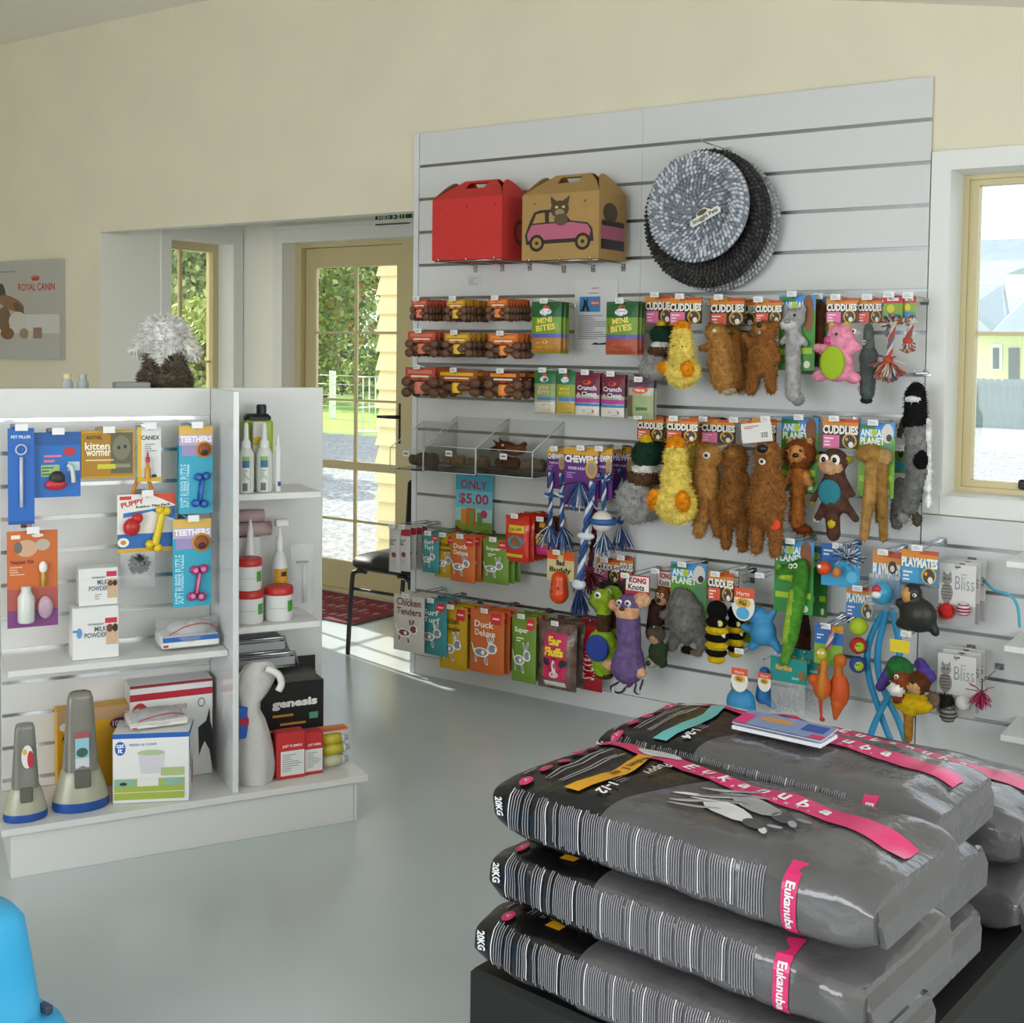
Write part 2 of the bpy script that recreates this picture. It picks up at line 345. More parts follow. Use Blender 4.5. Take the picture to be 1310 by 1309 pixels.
b = MB(); b.tube([(-.5, 0, .05), (-.5, 0, 1.1), (.5, 0, 1.1), (.5, 0, .05), (-.5, 0, .05)], .03, WHITE, 6); b.build('gate_frame', t)
for i in range(7): b = MB(); b.tube([(-.36 + .12 * i, 0, .05), (-.36 + .12 * i, 0, 1.1)], .012, WHITE, 5); b.build('bar', t)
b = MB(); b.tube([(-.5, 0, .5), (.5, 0, .6)], .015, WHITE, 5); b.build('brace', t)
# house and paling fence seen through the window
t = thing('paling_fence', 'grey timber paling fence with rounded tops outside the window', 'fence', (-6.5, 24.8, -.16))
FW = M('7D8C88', .85, var=.15, scale=8)
b = MB(); n = 9
out = [(-.075, 0), (.075, 0)] + [(.075 * math.cos(PI * k / 6), 1.08 + .05 * math.sin(PI * k / 6)) for k in range(7)]
b.prism(out, -.012, .012, FW); proto = b.build('paling', t)
for i in range(1, 44):
    o = dup(proto, t); o.location = (i * .158, random.uniform(-.004, .004), random.uniform(-.01, .01))
for z in (.3, .9): b = MB(); b.box((3.4, .04, z), (7, .05, .08), FW); b.build('rail', t)
hY = 40.0
def hp(x, y, dy=0):
    q = on_wall(x, y, hY + dy); return (q.x - hb0.x, dy, q.z + .16)
hb0 = on_wall(1270, 500, hY); hb0.z = -.16
t = thing('cottage', 'pale yellow cottage with grey iron roof beyond the paling fence', 'house', hb0)
CW = M('EFE6BE', .7); RF = M('83919A', .5, var=.08, scale=2); RD = RF
def slab(name, pts, th, m):
    n = len(pts); b = MB(); b.add([Vector(q) for q in pts] + [Vector(q) + Vector(th) for q in pts], [tuple(range(n)), tuple(range(2 * n - 1, n - 1, -1))] + [((i + 1) % n, i, n + i, n + (i + 1) % n) for i in range(n)], m); return b.build(name, t)
e0 = hp(1215, 428); e1 = hp(1400, 428)
b = MB(); b.box(((e0[0] + e1[0]) / 2, 3, e0[2] / 2), (e1[0] - e0[0], 6, e0[2]), CW); b.build('wall', t)
slab('roof', [hp(1205, 428, -.4), hp(1410, 428, -.4), hp(1420, 305, 6), hp(1215, 312, 6)], (0, .1, .12), RF)
slab('hip_roof', [hp(1222, 362, -.3), hp(1282, 364, -.3), hp(1290, 412, -1.4), hp(1284, 420, -1.6), hp(1268, 424, -1.7), hp(1238, 395, -1.5)], (0, .3, .08), RD)
slab('gable_roof', [hp(1286, 351, -.6), hp(1340, 330, -.6), hp(1395, 351, -.6)], (0, .4, .05), RD)
slab('gable_wall', [hp(1287, 353, -.5), hp(1394, 353, -.5), hp(1394, 382, -.5), hp(1287, 380, -.5)], (0, .4, 0), WHITE)
slab('porch_roof', [hp(1270, 425, -1.8), hp(1310, 385, -1.0), hp(1400, 385, -1.0), hp(1400, 425, -1.8)], (0, .1, .08), RF)
a = hp(1267, 440, -.1); c = hp(1282, 475, -.1)
slab('window', [a, hp(1282, 440, -.1), c, hp(1267, 475, -.1)], (0, .08, 0), WHITE)
slab('pane', [hp(1270, 445, -.13), hp(1278, 445, -.13), hp(1278, 472, -.13), hp(1270, 472, -.13)], (0, .02, 0), M('4A5258', .2))
slab('door', [hp(1290, 445, -.1), hp(1304, 445, -.1), hp(1304, 486, -.1), hp(1290, 486, -.1)], (0, .08, 0), M('4F575C', .4))

# ================================================================== DISPLAY WALL
SLAT = M('D6D7D6', .45, var=.015, scale=4); ALU = M('8E9090', .3, .9)
def slat_panel(label, x0, x1, ztop, zbot, k0):
    t = thing('slatwall_panel', label, 'slat wall', ((x0 + x1) / 2, 0, zbot))
    wd = x1 - x0 - .0006; b = MB(); b.box((0, .014, (ztop - zbot) / 2), (wd, .008, ztop - zbot), M('C8C0A8', .7)); b.build('backing', t)
    cuts = [ztop] + [2.49 - .15 * k for k in range(k0, 17) if zbot + .02 < 2.49 - .15 * k < ztop - .02] + [zbot]
    protos = {}
    for a, c in zip(cuts, cuts[1:]):
        hgt = round(a - c - (.0065 if a != ztop else 0) - (.0065 if c != zbot else 0), 4); top = a - (.0065 if a != ztop else 0)
        if hgt not in protos:
            b = MB(); b.box((0, .005, -hgt / 2), (wd, .01, hgt), SLAT, bev=.0012); protos[hgt] = b.build('slat', t); o = protos[hgt]
        else: o = dup(protos[hgt], t)
        o.location = (0, 0, top - zbot)
        if c != zbot:
            if 'ins' not in protos: b = MB(); b.box((0, .008, 0), (wd, .004, .0128), ALU); b.box((0, .005, .0055), (wd, .004, .0015), ALU); protos['ins'] = b.build('groove_insert', t); o = protos['ins']
            else: o = dup(protos['ins'], t)
            o.location = (0, 0, c - zbot)
    return t
slat_panel('white grooved slat wall panel nearest the entrance', 0, 1.1499, 2.49, .09, 1)
slat_panel('white grooved slat wall panel beside the window', 1.1501, 2.298, 2.49, .09, 1)
slat_panel('low white grooved slat wall panel under the window', 2.302, 4.6, .944, .09, 10)
solid('trim_5', [((-.028, -.004, 0), (-.001, .019, 2.49))], M('DDE0E4', .5))
solid('baseboard_back', [((0, -.001, 0), (4.6, .019, .088))], M('D2D3D2', .5))
for i, (x, y) in enumerate(((1287, 722), (1284, 830), (1279, 944))):
    p = on_wall(x, y, -.26); t = thing('wall_shelf', 'white shelf board, %s one on the low slat panel' % ('top', 'middle', 'bottom')[i], 'shelf', (p.x, 0, p.z), 0, 'white shelf boards')
    b = MB(); b.box((.4, -.13, 0), (.8, .258, .02), WHITE, bev=.002); b.build('board', t)
    for q in (.1, .7): b = MB(); b.box((q, -.1, -.025), (.006, .2, .03), CHROME); b.build('bracket', t)

def hook(X, Z, d, what, tagged=True, tip=.02):
    t = thing('display_hook', 'chrome prong hook holding ' + what, 'hook', (X, 0, Z), 0, 'display hooks on the slat wall')
    b = MB(); b.box((0, -.003, 0), (.03, .004, .022), CHROME, bev=.001); b.build('back_plate', t)
    b = MB(); b.tube([(0, -.004, 0), (0, -d - tip + .006, 0), (0, -d - tip, .012)], .0026, CHROME, 6); pr_ = b.build('prong', t)
    if tagged:
        b = MB(); b.tube([(0, -.004, .012), (0, -d - tip - .004, .02)], .0018, CHROME, 5); b.box((0, -d - tip - .005, .014), (.036, .0016, .02), WHITE)
        for k in range(3): b.rect(-.014, .009 + k * .004, .012 - k * .004, .0102 + k * .004, d + tip + .0062, P('7a7a7a'))
        b.build('price_tag', pr_)
    return t

def rect_at(box, d):
    x0, y0, x1, y1 = box; ym = (y0 + y1) / 2; xm = (x0 + x1) / 2
    a = on_wall(x0, ym, -d); c = on_wall(x1, ym, -d); tp = on_wall(xm, y0, -d); bt = on_wall(xm, y1, -d)
    return (a.x + c.x) / 2, tp.z, c.x - a.x, tp.z - bt.z

# ---- flat products
def b_card(t, w, h, base, ops, th=.003, name='card', hole=True):
    b = MB(); b.box((0, th / 2, -h / 2), (w, th, h), base if not isinstance(base, str) else P(base)); b.draw(ops, w, h); return b.build(name, t)
def b_pouch(t, w, h, base, ops, th=.026, name='pouch', mat=None, flat=.07, zig=True):
    """filled foil pouch: sealed top and bottom, bulging body; print follows the bulge"""
    b = MB(); m = mat or (G(base) if isinstance(base, str) else base); ph = random.uniform(0, 9)
    def fr(x, z):
        u = min(1, abs(2 * x / w)); q = min(1, max(0, -z / h)); e = min(1, max(0, (q - flat) / .3)) * min(1, max(0, (1 - flat * .6 - q) / .12))
        return -(.001 + th / 2 * max(0, 1 - u ** 2.4) ** .7 * e ** .6 * (1 + .09 * math.sin(17 * q + ph + 4 * u)))
    nx, nz = 10, 14
    for s_ in (1, -1):
        vs = [(-w / 2 + w * i / nx, fr(-w / 2 + w * i / nx, -h * j / nz) * s_, -h * j / nz) for j in range(nz + 1) for i in range(nx + 1)]; k = nx + 1
        fs = [(j * k + i, (j + 1) * k + i, (j + 1) * k + i + 1, j * k + i + 1) for j in range(nz) for i in range(nx)]
        b.add(vs, fs if s_ == 1 else [f[::-1] for f in fs], m, True)
    b.fn = lambda u, v, o: (u, fr(u, v) - o, v)
    b.draw(ops, w, h, 6, 8, .0012)
    return b.build(name, t)
def b_box(t, w, h, base, ops, dep=.05, name='carton', side=None, top=None):
    b = MB(); b.box((0, dep / 2, -h / 2), (w, dep, h), P(base) if isinstance(base, str) else base, bev=.0015); b.draw(ops, w, h)
    if side: b.fn = lambda u, v, o: (w / 2 + o, u + dep / 2, v); b.draw(side, dep, h)
    if top: b.fn = lambda u, v, o: (u, -v, o); b.draw(top, w, dep)
    return b.build(name, t)

ORD = ('front one', 'second one', 'third one', 'fourth one', 'fifth one', 'sixth one', 'seventh one', 'eighth one', 'ninth one')
def hang(name, label, cat, box, d, make, n=1, dy=.02, hk=True, what=None, group=None, jit=.02, tagged=True, hz=None, drop=.012):
    """one product (and its look-alikes behind it) on one hook of the display wall"""
    X, zt, w, h = rect_at(box, d)
    grp = group or ((what or name.replace('_', ' ')) + ' hanging on one hook' if n > 1 else None)
    t = thing(name, label + (', front one' if n > 1 else ''), cat, (X, -d, zt), random.uniform(-jit, jit), grp)
    make(t, w, h)
    for i in range(1, n):
        c = dup(t); c.location = (X + random.uniform(-.003, .003), -d + i * dy, zt + random.uniform(-.002, .002)); c.rotation_euler = (0, 0, random.uniform(-jit, jit))
        c['label'] = label + ', ' + ('last one' if i == n - 1 else ORD[i])
    if hk: hook(X, hz if hz else zt - drop, d, what or label, tagged)
    return t

# ---- bone-shaped chews in card headers: three rows by the entrance
def b_bone(head, band, ry):
    def mk(t, w, h):
        bm = M('6B4A36', .6, var=.3, scale=60, bump=.3)
        b = MB(); b.ell((0, 0, -h * .64), (w * .34, min(ry, h * .15), h * .15), bm, nu=10, nv=8)
        for sx in (-1, 1):
            for sz in (-1, 1): b.ell((sx * w * .38, 0, -h * .64 + sz * h * .17), (w * .13, min(ry, h * .16), h * .17), bm, nu=8, nv=6)
        b.build('bone', t)
        b = MB(); b.prism([(-w * .42, 0), (w * .42, 0), (w * .42, -h * .3), (w * .2, -h * .42), (-w * .2, -h * .42), (-w * .42, -h * .3)], -.001, .001, P(head))
        b.draw([('r', -.34, .08, .34, .2, band), ('r', -.25, .26, .25, .32, 'F2E6C8'), ('d', 0, .36, .08, .05, 'B23A22')], w, h, base=.0016); b.build('header_card', t)
        b = MB(); b.lathe([(h * .16, -h * .84), (h * .19, -h * .72), (h * .19, -h * .56), (h * .16, -h * .46)], P(band), (0, 0, 0), 12, 1, min(1, ry * 1.04 / (h * .19))); b.build('paper_band', t)
    return mk
rows = [('small', (((525, 383, 548, 411), 9, 'B9503F', 'E07A5C'), ((569, 383, 597, 412), 8, 'C08A28', 'E3B437'), ((622, 382, 652, 411), 8, 'C4622C', 'E8823A')), .23, .024),
        ('medium', (((519, 424, 560, 458), 6, 'B9503F', 'E07A5C'), ((566, 426, 604, 458), 6, 'C08A28', 'E8BC30'), ((622, 427, 666, 460), 4, 'CF6A2C', 'EE8C3C')), .23, .034),
        ('large', (((515, 470, 560, 510), 3, 'B9503F', 'DE8068'), ((553, 474, 616, 508), 3, 'A8542A', 'F0C024'), ((620, 475, 668, 512), 3, '5A2E22', 'F08A2C')), .23, .07)]
for size, hooks, d, dy in rows:
    for (bx, n, hc, bc), cn in zip(hooks, ('red', 'yellow', 'orange')):
        hang('bone_treat', '%s bone chew in a %s card header on the slat wall' % (size, cn), 'dog treat', bx, d - (.035 if (size, cn) == ('large', 'yellow') else 0), b_bone(hc, bc, dy * .46), n, dy, what='%s %s-headed bone chews' % (size, cn), jit=.03)

# ---- green snack pouches and the notice
def crunch(top, mid, word):
    return [('r', -.5, 0, .5, .3, top), ('r', -.5, .3, .5, .62, mid), ('d', 0, .12, .11, .05, 'E2572C'), ('d', 0, .2, .2, .07, 'EDEFF2'), ('t', 'Crunch', 0, .18, .05, .32, '2F5BA8'), ('t', 'n Clean', 0, .24, .045, .3, '2F5BA8')] + word
mini = crunch('1F5A2C', '6E9A22', [('t', 'MINI', -.02, .36, .11, .5, 'F0D46A', .12, .04), ('t', 'BITES', .02, .5, .12, .66, 'F0D46A', .12, .04), ('r', -.5, .62, .5, .7, '5D5AA8'), ('r', -.5, .7, .5, .97, 'B07A2C'),
        ('d', -.2, .84, .14, .06, 'D8A048'), ('d', .15, .88, .16, .05, 'C98A35'), ('d', .02, .78, .1, .04, 'E0B060')])
hang('treat_pouch', 'green and yellow biscuit pouch beside the orange bone chews', 'treat pouch', (681, 386, 718, 452), .2, lambda t, w, h: b_pouch(t, w, h, '8A8A22', mini), 3, .03, what='biscuit pouches beside the bone chews')
mini2 = mini[:-4] + [('r', -.5, .7, .5, .97, 'A84A34'), ('d', -.1, .85, .2, .07, 'C8683C'), ('d', .25, .8, .14, .05, 'B85038')]
hang('treat_pouch', 'green biscuit pouch with a red foot beside the paper notice', 'treat pouch', (776, 386, 816, 454), .2, lambda t, w, h: b_pouch(t, w, h, '9A5A2A', mini2), 3, .03, what='red-footed biscuit pouches')
for i, (bx, ops, lab) in enumerate((((684, 474, 711, 530), crunch('1E6A3A', '8A9A5C', [('t', 'ITTY', 0, .4, .08, .5, 'E8B8A0'), ('t', 'BITTY', 0, .5, .08, .6, 'E8B8A0'), ('r', -.3, .6, .5, .68, '4A78B0'), ('r', -.5, .72, .5, .96, 'C9C5B8'), ('d', .1, .84, .22, .08, 'D88A48')]), 'pale green biscuit pouch with pink lettering'),
        ((712, 475, 736, 531), crunch('1E6A3A', '8C9A34', [('t', 'MINI', 0, .4, .08, .5, 'D8C850'), ('t', 'BITES', 0, .5, .08, .6, 'D8C850'), ('r', -.3, .6, .5, .68, '4A78B0'), ('r', -.5, .72, .5, .96, 'B89A3A'), ('d', .1, .84, .22, .08, 'E0B84A')]), 'olive green biscuit pouch with yellow lettering'),
        ((737, 477, 767, 533), [('r', -.5, 0, .5, .5, '6E1730'), ('d', 0, .22, .18, .05, 'E0522C'), ('t', 'Crunch', 0, .34, .11, .8, 'D4E0F4', 0, .03), ('t', 'n Clean', 0, .48, .11, .8, 'D4E0F4', 0, .03), ('r', -.5, .58, .5, .68, 'A8388A'), ('r', -.5, .7, .5, .76, '2F7FB8'), ('r', -.5, .76, .5, .97, 'D8D4CC'), ('d', .1, .87, .22, .07, 'C8643A')], 'maroon biscuit pouch beside the olive green pouch'),
        ((770, 479, 799, 535), [('r', -.5, 0, .5, .5, '6E1730'), ('d', 0, .22, .18, .05, 'E0522C'), ('t', 'Crunch', 0, .34, .11, .8, 'D4E0F4', 0, .03), ('t', 'n Clean', 0, .48, .11, .8, 'D4E0F4', 0, .03), ('r', -.5, .58, .5, .68, 'A8388A'), ('r', -.5, .7, .5, .76, '2F7FB8'), ('r', -.5, .76, .5, .97, 'D8D4CC'), ('d', .1, .87, .22, .07, 'C8643A')], 'maroon biscuit pouch beside the sage green chew pouch'),
        ((804, 486, 836, 536), [('r', -.5, 0, .5, .2, '5A4058'), ('d', 0, .26, .3, .09, 'E2522C'), ('t', 'Hartz', 0, .26, .08, .4, 'F4F0E8'), ('r', -.2, .4, .45, .9, '9AA878'), ('r', -.15, .7, .3, .78, '4A6A38'), ('r', -.5, .4, -.28, .95, '6A6038')], 'sage green chew pouch with an orange oval badge'))):
    hang('snack_pouch', lab, 'treat pouch', bx, .2, lambda t, w, h: b_pouch(t, w, h, 'A8A890', ops, .022), 2, .03, what='the ' + lab)
X, zt, w, h = rect_at((735, 358, 790, 447), .004)
t = thing('paper_notice', 'white printed notice with a small blue picture taped between the biscuit pouches', 'notice', (X, -.004, zt))
b_card(t, w, h, 'DCDCDC', [('t', 'NEW !', 0, .12, .025, .2, 'C04040'), ('l', -.18, .18, .16, .2, 1, '505050'), ('r', -.38, .24, .1, .46, '3A8AC8'), ('p', [(-.3, .25), (-.24, .3), (-.18, .25), (-.2, .34), (-.14, .45), (-.2, .45), (-.24, .38), (-.28, .45), (-.34, .45), (-.28, .34)], '22262C'),
       ('r', -.12, .3, .09, .36, 'D8523A'), ('t', 'Hartz', -.015, .33, .035, .16, 'F4E8E0'), ('l', -.4, .5, .4, .86, 12, '9A9A9E'), ('p', [(-.1, .93), (0, .9), (.08, .915), (.25, .9), (.25, .93), (.05, .935)], '1c1c20')], .0012, 'paper')
X, zt, w, h = rect_at((598, 352, 616, 366), .003)
t = thing('price_slip', 'small faint price slip under the red carrier box', 'label', (X, -.003, zt)); b_card(t, w, h, 'CFCFD0', [('l', -.4, .2, .4, .9, 4, 'A8A8AC')], .001, 'paper')
X, zt, w, h = rect_at((583, 605, 630, 681), .03)
t = thing('price_sign', 'blue and green sign reading ONLY $5.00 below the clear bins', 'sign', (X, -.03, zt))
b_card(t, w, h, '7FC4D0', [('r', -.5, 0, .5, .3, '3FA8C4'), ('r', -.5, .3, .5, .6, '74C0D0'), ('r', -.5, .6, .5, .82, 'A8D4D0'), ('r', -.5, .82, .5, 1, '7A9A3C'), ('l', -.25, .035, .25, .065, 1, '2A6A8A'),
       ('t', 'ONLY', 0, .2, .15, .72, 'B01C48', 0, .02), ('t', '$5.00', 0, .45, .2, .8, 'B01C48', 0, .02), ('r', -.35, .62, -.2, .87, 'D8902C'), ('r', -.2, .6, .05, .9, 'C46A30'), ('r', .1, .66, .24, .88, '6E8A3A'), ('r', -.12, .66, 0, .88, '7AA03A'), ('d', .28, .68, .09, .07, 'C03A6A'), ('p', [(-.5, .9), (-.28, 1), (-.5, 1)], 'A82838')], .0015, 'sign_board')
b = MB(); b.box((0, .015, -.006), (w * .5, .03, .003), CLEAR); b.build('sign_holder', t)

# ---- dog treat pouches in two rows by the entrance
def dogline(s=1.0, x=0, y=.62):
    """hand drawn outline dog: body, head, ears and legs"""
    o = []
    for cx, cy, rx, ry, a in ((-.12, .66, .24, .075, 0), (.2, .58, .14, .085, .2), (.1, .46, .04, .08, .3), (.2, .45, .04, .08, -.3), (-.28, .76, .04, .07, 0), (.04, .78, .05, .075, .2)):
        o += [('d', cx * s + x, cy, rx * s, ry, 'F0EFEA', a), ('d', cx * s + x, cy, rx * s * .78, ry * .74, '8A8A98', a)]
    return o + [('d', -.06 * s + x, .66, .05, .035, 'F0EFEA'), ('d', .31 * s + x, .58, .03, .025, 'F0EFEA'), ('p', [(-.36 * s + x, .66), (-.44 * s + x, .52), (-.41 * s + x, .52), (-.32 * s + x, .63)], 'F0EFEA')]
def pw(a, b, col): return [('t', a, -.06, .22, .1, .58, col), ('t', b, -.02, .35, .1, .6, col) if b else ('l', -.25, .31, .2, .39, 2, col)]
badge = [('r', .12, .03, .42, .2, 'D0263A'), ('r', .17, .1, .37, .125, 'F2C8C8')]
flav = [('teal', '3E8C92', 'Surf', 'Turf', 'E8F0EE'), ('yellow chicken', 'C89E14', 'Chicken', 'Royale', '3A3010'), ('orange duck', 'C8672E', 'Duck', 'Deluxe', 'F0E8DC'), ('green', '6A8C30', 'Super', '', 'EEF2E0')]
for row, bxs, d in (('upper', ((541, 682, 562, 733), (556, 684, 585, 739), (577, 686, 608, 745), (618, 690, 651, 747)), .2), ('lower', ((538, 768, 572, 838), (563, 776, 598, 857), (602, 781, 645, 862), (655, 788, 686, 873)), .2)):
    for (fl, base, a, c, col), bx in zip(flav, bxs):
        hang('dog_treat_pouch', '%s treat pouch with an outlined dog, %s pouch row' % (fl, row), 'treat pouch', bx, d + (.0225 if base == '3E8C92' else .0225 if base == 'C8672E' else 0),
             lambda t, w, h: b_pouch(t, w, h, base, badge + pw(a, c, col) + dogline(), .026, mat=M(base, .4, bump=.15, scale=25)), 3, .045, what='the %s pouches of the %s row' % (fl, row), jit=.012)
stick = [('r', -.3, .05, .5, .2, 'A8203C'), ('l', -.35, .28, .4, .42, 3, '5A4A40'), ('d', 0, .62, .2, .06, '8A3A4A'), ('r', -.2, .72, .2, .82, 'B8B4B4')]
for bx, n in (((498, 673, 513, 732), 1), ((511, 674, 525, 731), 4)):
    hang('stick_treat_pack', 'slim white chicken stick sachet ' + ('with a hanging hole' if n == 1 else 'with a red band'), 'treat pack', bx, .24, lambda t, w, h: b_pouch(t, w, h, 'C9C6C4', stick if n > 1 else stick[1:], .015), n, .04, what='white stick sachets ' + ('at the panel edge' if n == 1 else 'with red bands'))
hang('chicken_tender_pouch', 'white pouch lettered Chicken Tenders with a brown dog', 'treat pouch', (504, 762, 543, 834), .255, lambda t, w, h: b_pouch(t, w, h, 'CFC9C4', [('t', 'Chicken', 0, .12, .13, .8, '6A4A2C'), ('t', 'Tenders', .02, .28, .12, .8, '6A4A2C')] + [(q[0], q[1], q[2], q[3], q[4], '7A4048' if q[5] == '8A8A98' else 'F0EFEA') + q[6:] if q[0] == 'd' else q for q in dogline(.95)], .02), 3, .045, what='the white Chicken Tenders pouches')
hang('red_treat_pouch', 'red treat pouch with a yellow name patch over the green pouches', 'treat pouch', (647, 660, 677, 719), .2, lambda t, w, h: b_pouch(t, w, h, 'C8301E', [('r', -.3, .2, .35, .36, 'E0C020'), ('t', 'Schmackos', 0, .28, .08, .5, '2A2410', .1), ('d', 0, .56, .34, .14, '3C8CA0'), ('d', 0, .55, .22, .09, '8A5A3A'), ('r', -.4, .82, .3, .89, 'D8B83A')], .03), 5, .035, what='red treat pouches')
hang('liver_treat_pack', 'narrow brown and pink liver treat pack beside the red pouches', 'treat pack', (686, 664, 703, 712), .15, lambda t, w, h: b_pouch(t, w, h, '6A2430', [('r', -.5, 0, .5, .3, '4A2018'), ('r', -.2, .1, .2, .22, 'D89A20'), ('r', -.45, .4, .45, .68, 'E0C850'), ('d', 0, .54, .25, .09, '6A4A2A'), ('r', -.45, .68, .45, .95, 'D0307A')], .02), 3, .04, what='brown and pink liver packs')
earbag = [('r', -.28, .14, .3, .9, 'C42458'), ('t', 'Ear', 0, .26, .13, .34, 'F0E020', 0, .05), ('t', 'Fluffs', 0, .42, .13, .48, 'F0E020', 0, .05), ('d', 0, .62, .2, .12, '2c2a2c'), ('d', 0, .66, .05, .12, 'E4E0DC'), ('d', -.2, .58, .08, .07, '2c2a2c', .6), ('d', .22, .58, .08, .07, '2c2a2c', -.6), ('d', 0, .76, .12, .05, 'E0C4C0'), ('r', -.28, .86, .28, .95, 'E6E4E0')]
hang('ear_treat_bag', 'clear bag of brown ears with a bright pink picture label', 'treat bag', (689, 797, 738, 882), .18, lambda t, w, h: b_pouch(t, w, h, '6a5148', earbag, .058, mat=M('6B554C', .25, var=.5, scale=25, bump=.5)), 3, .07, what='clear bags of brown ears')

# ---- clear bins with chew toys
def shell_bin(t, w, h, dep):
    b = MB(); e = .003
    b.box((0, 0, h / 2 - .02), (w, e, h - .04), CLEAR); b.box((0, dep, h * .75), (w, e, h * 1.5), CLEAR); b.box((0, dep / 2, .002), (w, dep, e), CLEAR)
    ED = M('D8DEDE', .15, spec=.8)
    for s_ in (-1, 1):
        b.add([(s_ * w / 2, 0, 0), (s_ * w / 2, dep, 0), (s_ * w / 2, dep, h * 1.5), (s_ * w / 2, 0, h - .04)], [(0, 1, 2, 3)], CLEAR)
        b.tube([(s_ * w / 2, 0, 0), (s_ * w / 2, 0, h - .04), (s_ * w / 2, dep, h * 1.5)], .0022, ED, 5)
    b.tube([(-w / 2, 0, 0), (w / 2, 0, 0)], .002, ED, 5); b.tube([(-w / 2, 0, h - .04), (w / 2, 0, h - .04)], .0018, ED, 5); b.build('acrylic_shell', t)
    b = MB(); b.box((0, -.003, h * .55), (.035, .001, .024), WHITE); b.rect(-.012, h * .55 - .004, .012, h * .55 + .004, .0042, P('808080')); b.build('price_tag', t)

def remesh(mb, vox, smooth=4):
    o = mb.build('tmp'); m = o.modifiers.new('r', 'REMESH'); m.mode = 'VOXEL'; m.voxel_size = vox
    s_ = o.modifiers.new('s', 'SMOOTH'); s_.factor = .5; s_.iterations = smooth
    dg = bpy.context.evaluated_depsgraph_get(); dg.update(); me = bpy.data.meshes.new_from_object(o.evaluated_get(dg))
    old = o.data; bpy.data.objects.remove(o); bpy.data.meshes.remove(old)
    return me
def plush(t, w, h, prims, fur=None, vox=None, feats=(), name='body', mat=None):
    """soft toy: rounded volumes merged into one skin, coloured by the volume each patch belongs to; x in widths, z in heights from the top"""
    b = MB(); pr = []
    for p in prims:
        if p[0] == 'e':
            _, cx, cz, rx, rz, ry, col = p[:7]; cy = p[7] if len(p) > 7 else 0; a = p[8] if len(p) > 8 else 0
            c = Vector((cx * w, cy * w, -cz * h)); r = (rx * w, ry * w, rz * h); R_ = Matrix.Rotation(a, 3, 'Y')
            b.ell(c, r, 'FFFFFF', R_, 12, 8); pr.append(('e', c, r, R_.transposed(), col))
        else:
            _, x0, z0, x1, z1, r0, r1, col = p[:8]; y0 = p[8] if len(p) > 8 else 0; y1 = p[9] if len(p) > 9 else y0
            A = Vector((x0 * w, y0 * w, -z0 * h)); B = Vector((x1 * w, y1 * w, -z1 * h))
            b.tube([A, (A + B) / 2, B], [r0 * w, (r0 + r1) / 2 * w, r1 * w], 'FFFFFF', 10); b.ell(A, (r0 * w,) * 3, 'FFFFFF'); b.ell(B, (r1 * w,) * 3, 'FFFFFF')
            pr.append(('c', A, B, (r0 * w, r1 * w), col))
    me = remesh(b, vox or max(.0035, w / 24)); cols = []
    for q in pr:
        if q[4] not in cols: cols.append(q[4])
    mk = mat or F; me.materials.clear()
    for c in cols: me.materials.append(mk(c))
    idx = []
    for f in me.polygons:
        x = f.center; best = 9; bi = 0
        for q in pr:
            if q[0] == 'e':
                v = q[3] @ (x - q[1]); s_ = (math.sqrt((v.x / q[2][0]) ** 2 + (v.y / q[2][1]) ** 2 + (v.z / q[2][2]) ** 2) - 1) * min(q[2])
            else:
                ab = q[2] - q[1]; k = max(0, min(1, (x - q[1]).dot(ab) / max(ab.length_squared, 1e-9))); s_ = (x - q[1] - ab * k).length - (q[3][0] + (q[3][1] - q[3][0]) * k)
            if s_ < best: best = s_; bi = cols.index(q[4])
        idx.append(bi)
    me.polygons.foreach_set('material_index', idx); me.polygons.foreach_set('use_smooth', [True] * len(idx))
    o = bpy.data.objects.new(name, me); COL.objects.link(o); o.parent = t
    if fur:
        n, ln = fur[:2]; fb = MB(); ps = me.polygons; ar = [f.area for f in ps]; mats = [mk(c) for c in cols]
        for f in random.choices(range(len(ps)), ar, k=n):
            f = ps[f]; vs = [me.vertices[i].co for i in f.vertices]; c = f.center + (random.choice(vs) - f.center) * random.random()
            nr = f.normal; dr = (nr * .75 + Vector((random.gauss(0, .3), random.gauss(0, .3), -.45 + random.gauss(0, .25)))).normalized(); sd = dr.cross(Vector((random.gauss(0, 1), random.gauss(0, 1), random.gauss(0, 1)))).normalized()
            l = ln * random.uniform(.6, 1.2); q = ln * .13
            fb.add([c - sd * q - nr * .001, c + sd * q - nr * .001, c + dr * l], [(0, 1, 2)], mats[f.material_index])
        fo = fb.build('fur', o); fo['kind'] = 'stuff'
    def front(x, z):
        ok, loc, nr, i = o.ray_cast(Vector((x, -2, z)), Vector((0, 1, 0)))
        return loc.y if ok else 0
    groups = {}
    for ft in feats:
        nm, cx, cz, rx, rz, col = ft[:6]; x, z = cx * w, -cz * h; y = front(x, z)
        b = MB(); b.ell((x, y, z), (rx * w, min(rx, .05 if nm in ('eye', 'patch') else rx) * w * .7, rz * h), M(col, .3 if nm in ('eye', 'nose') else .8), nu=10, nv=7)
        if nm == 'eye': b.ell((x, y - min(rx, .05) * w * .55, z), (rx * w * .5, rx * w * .3, rz * h * .5), M('101012', .2), nu=8, nv=6)
        b.build(nm, o)
    return o

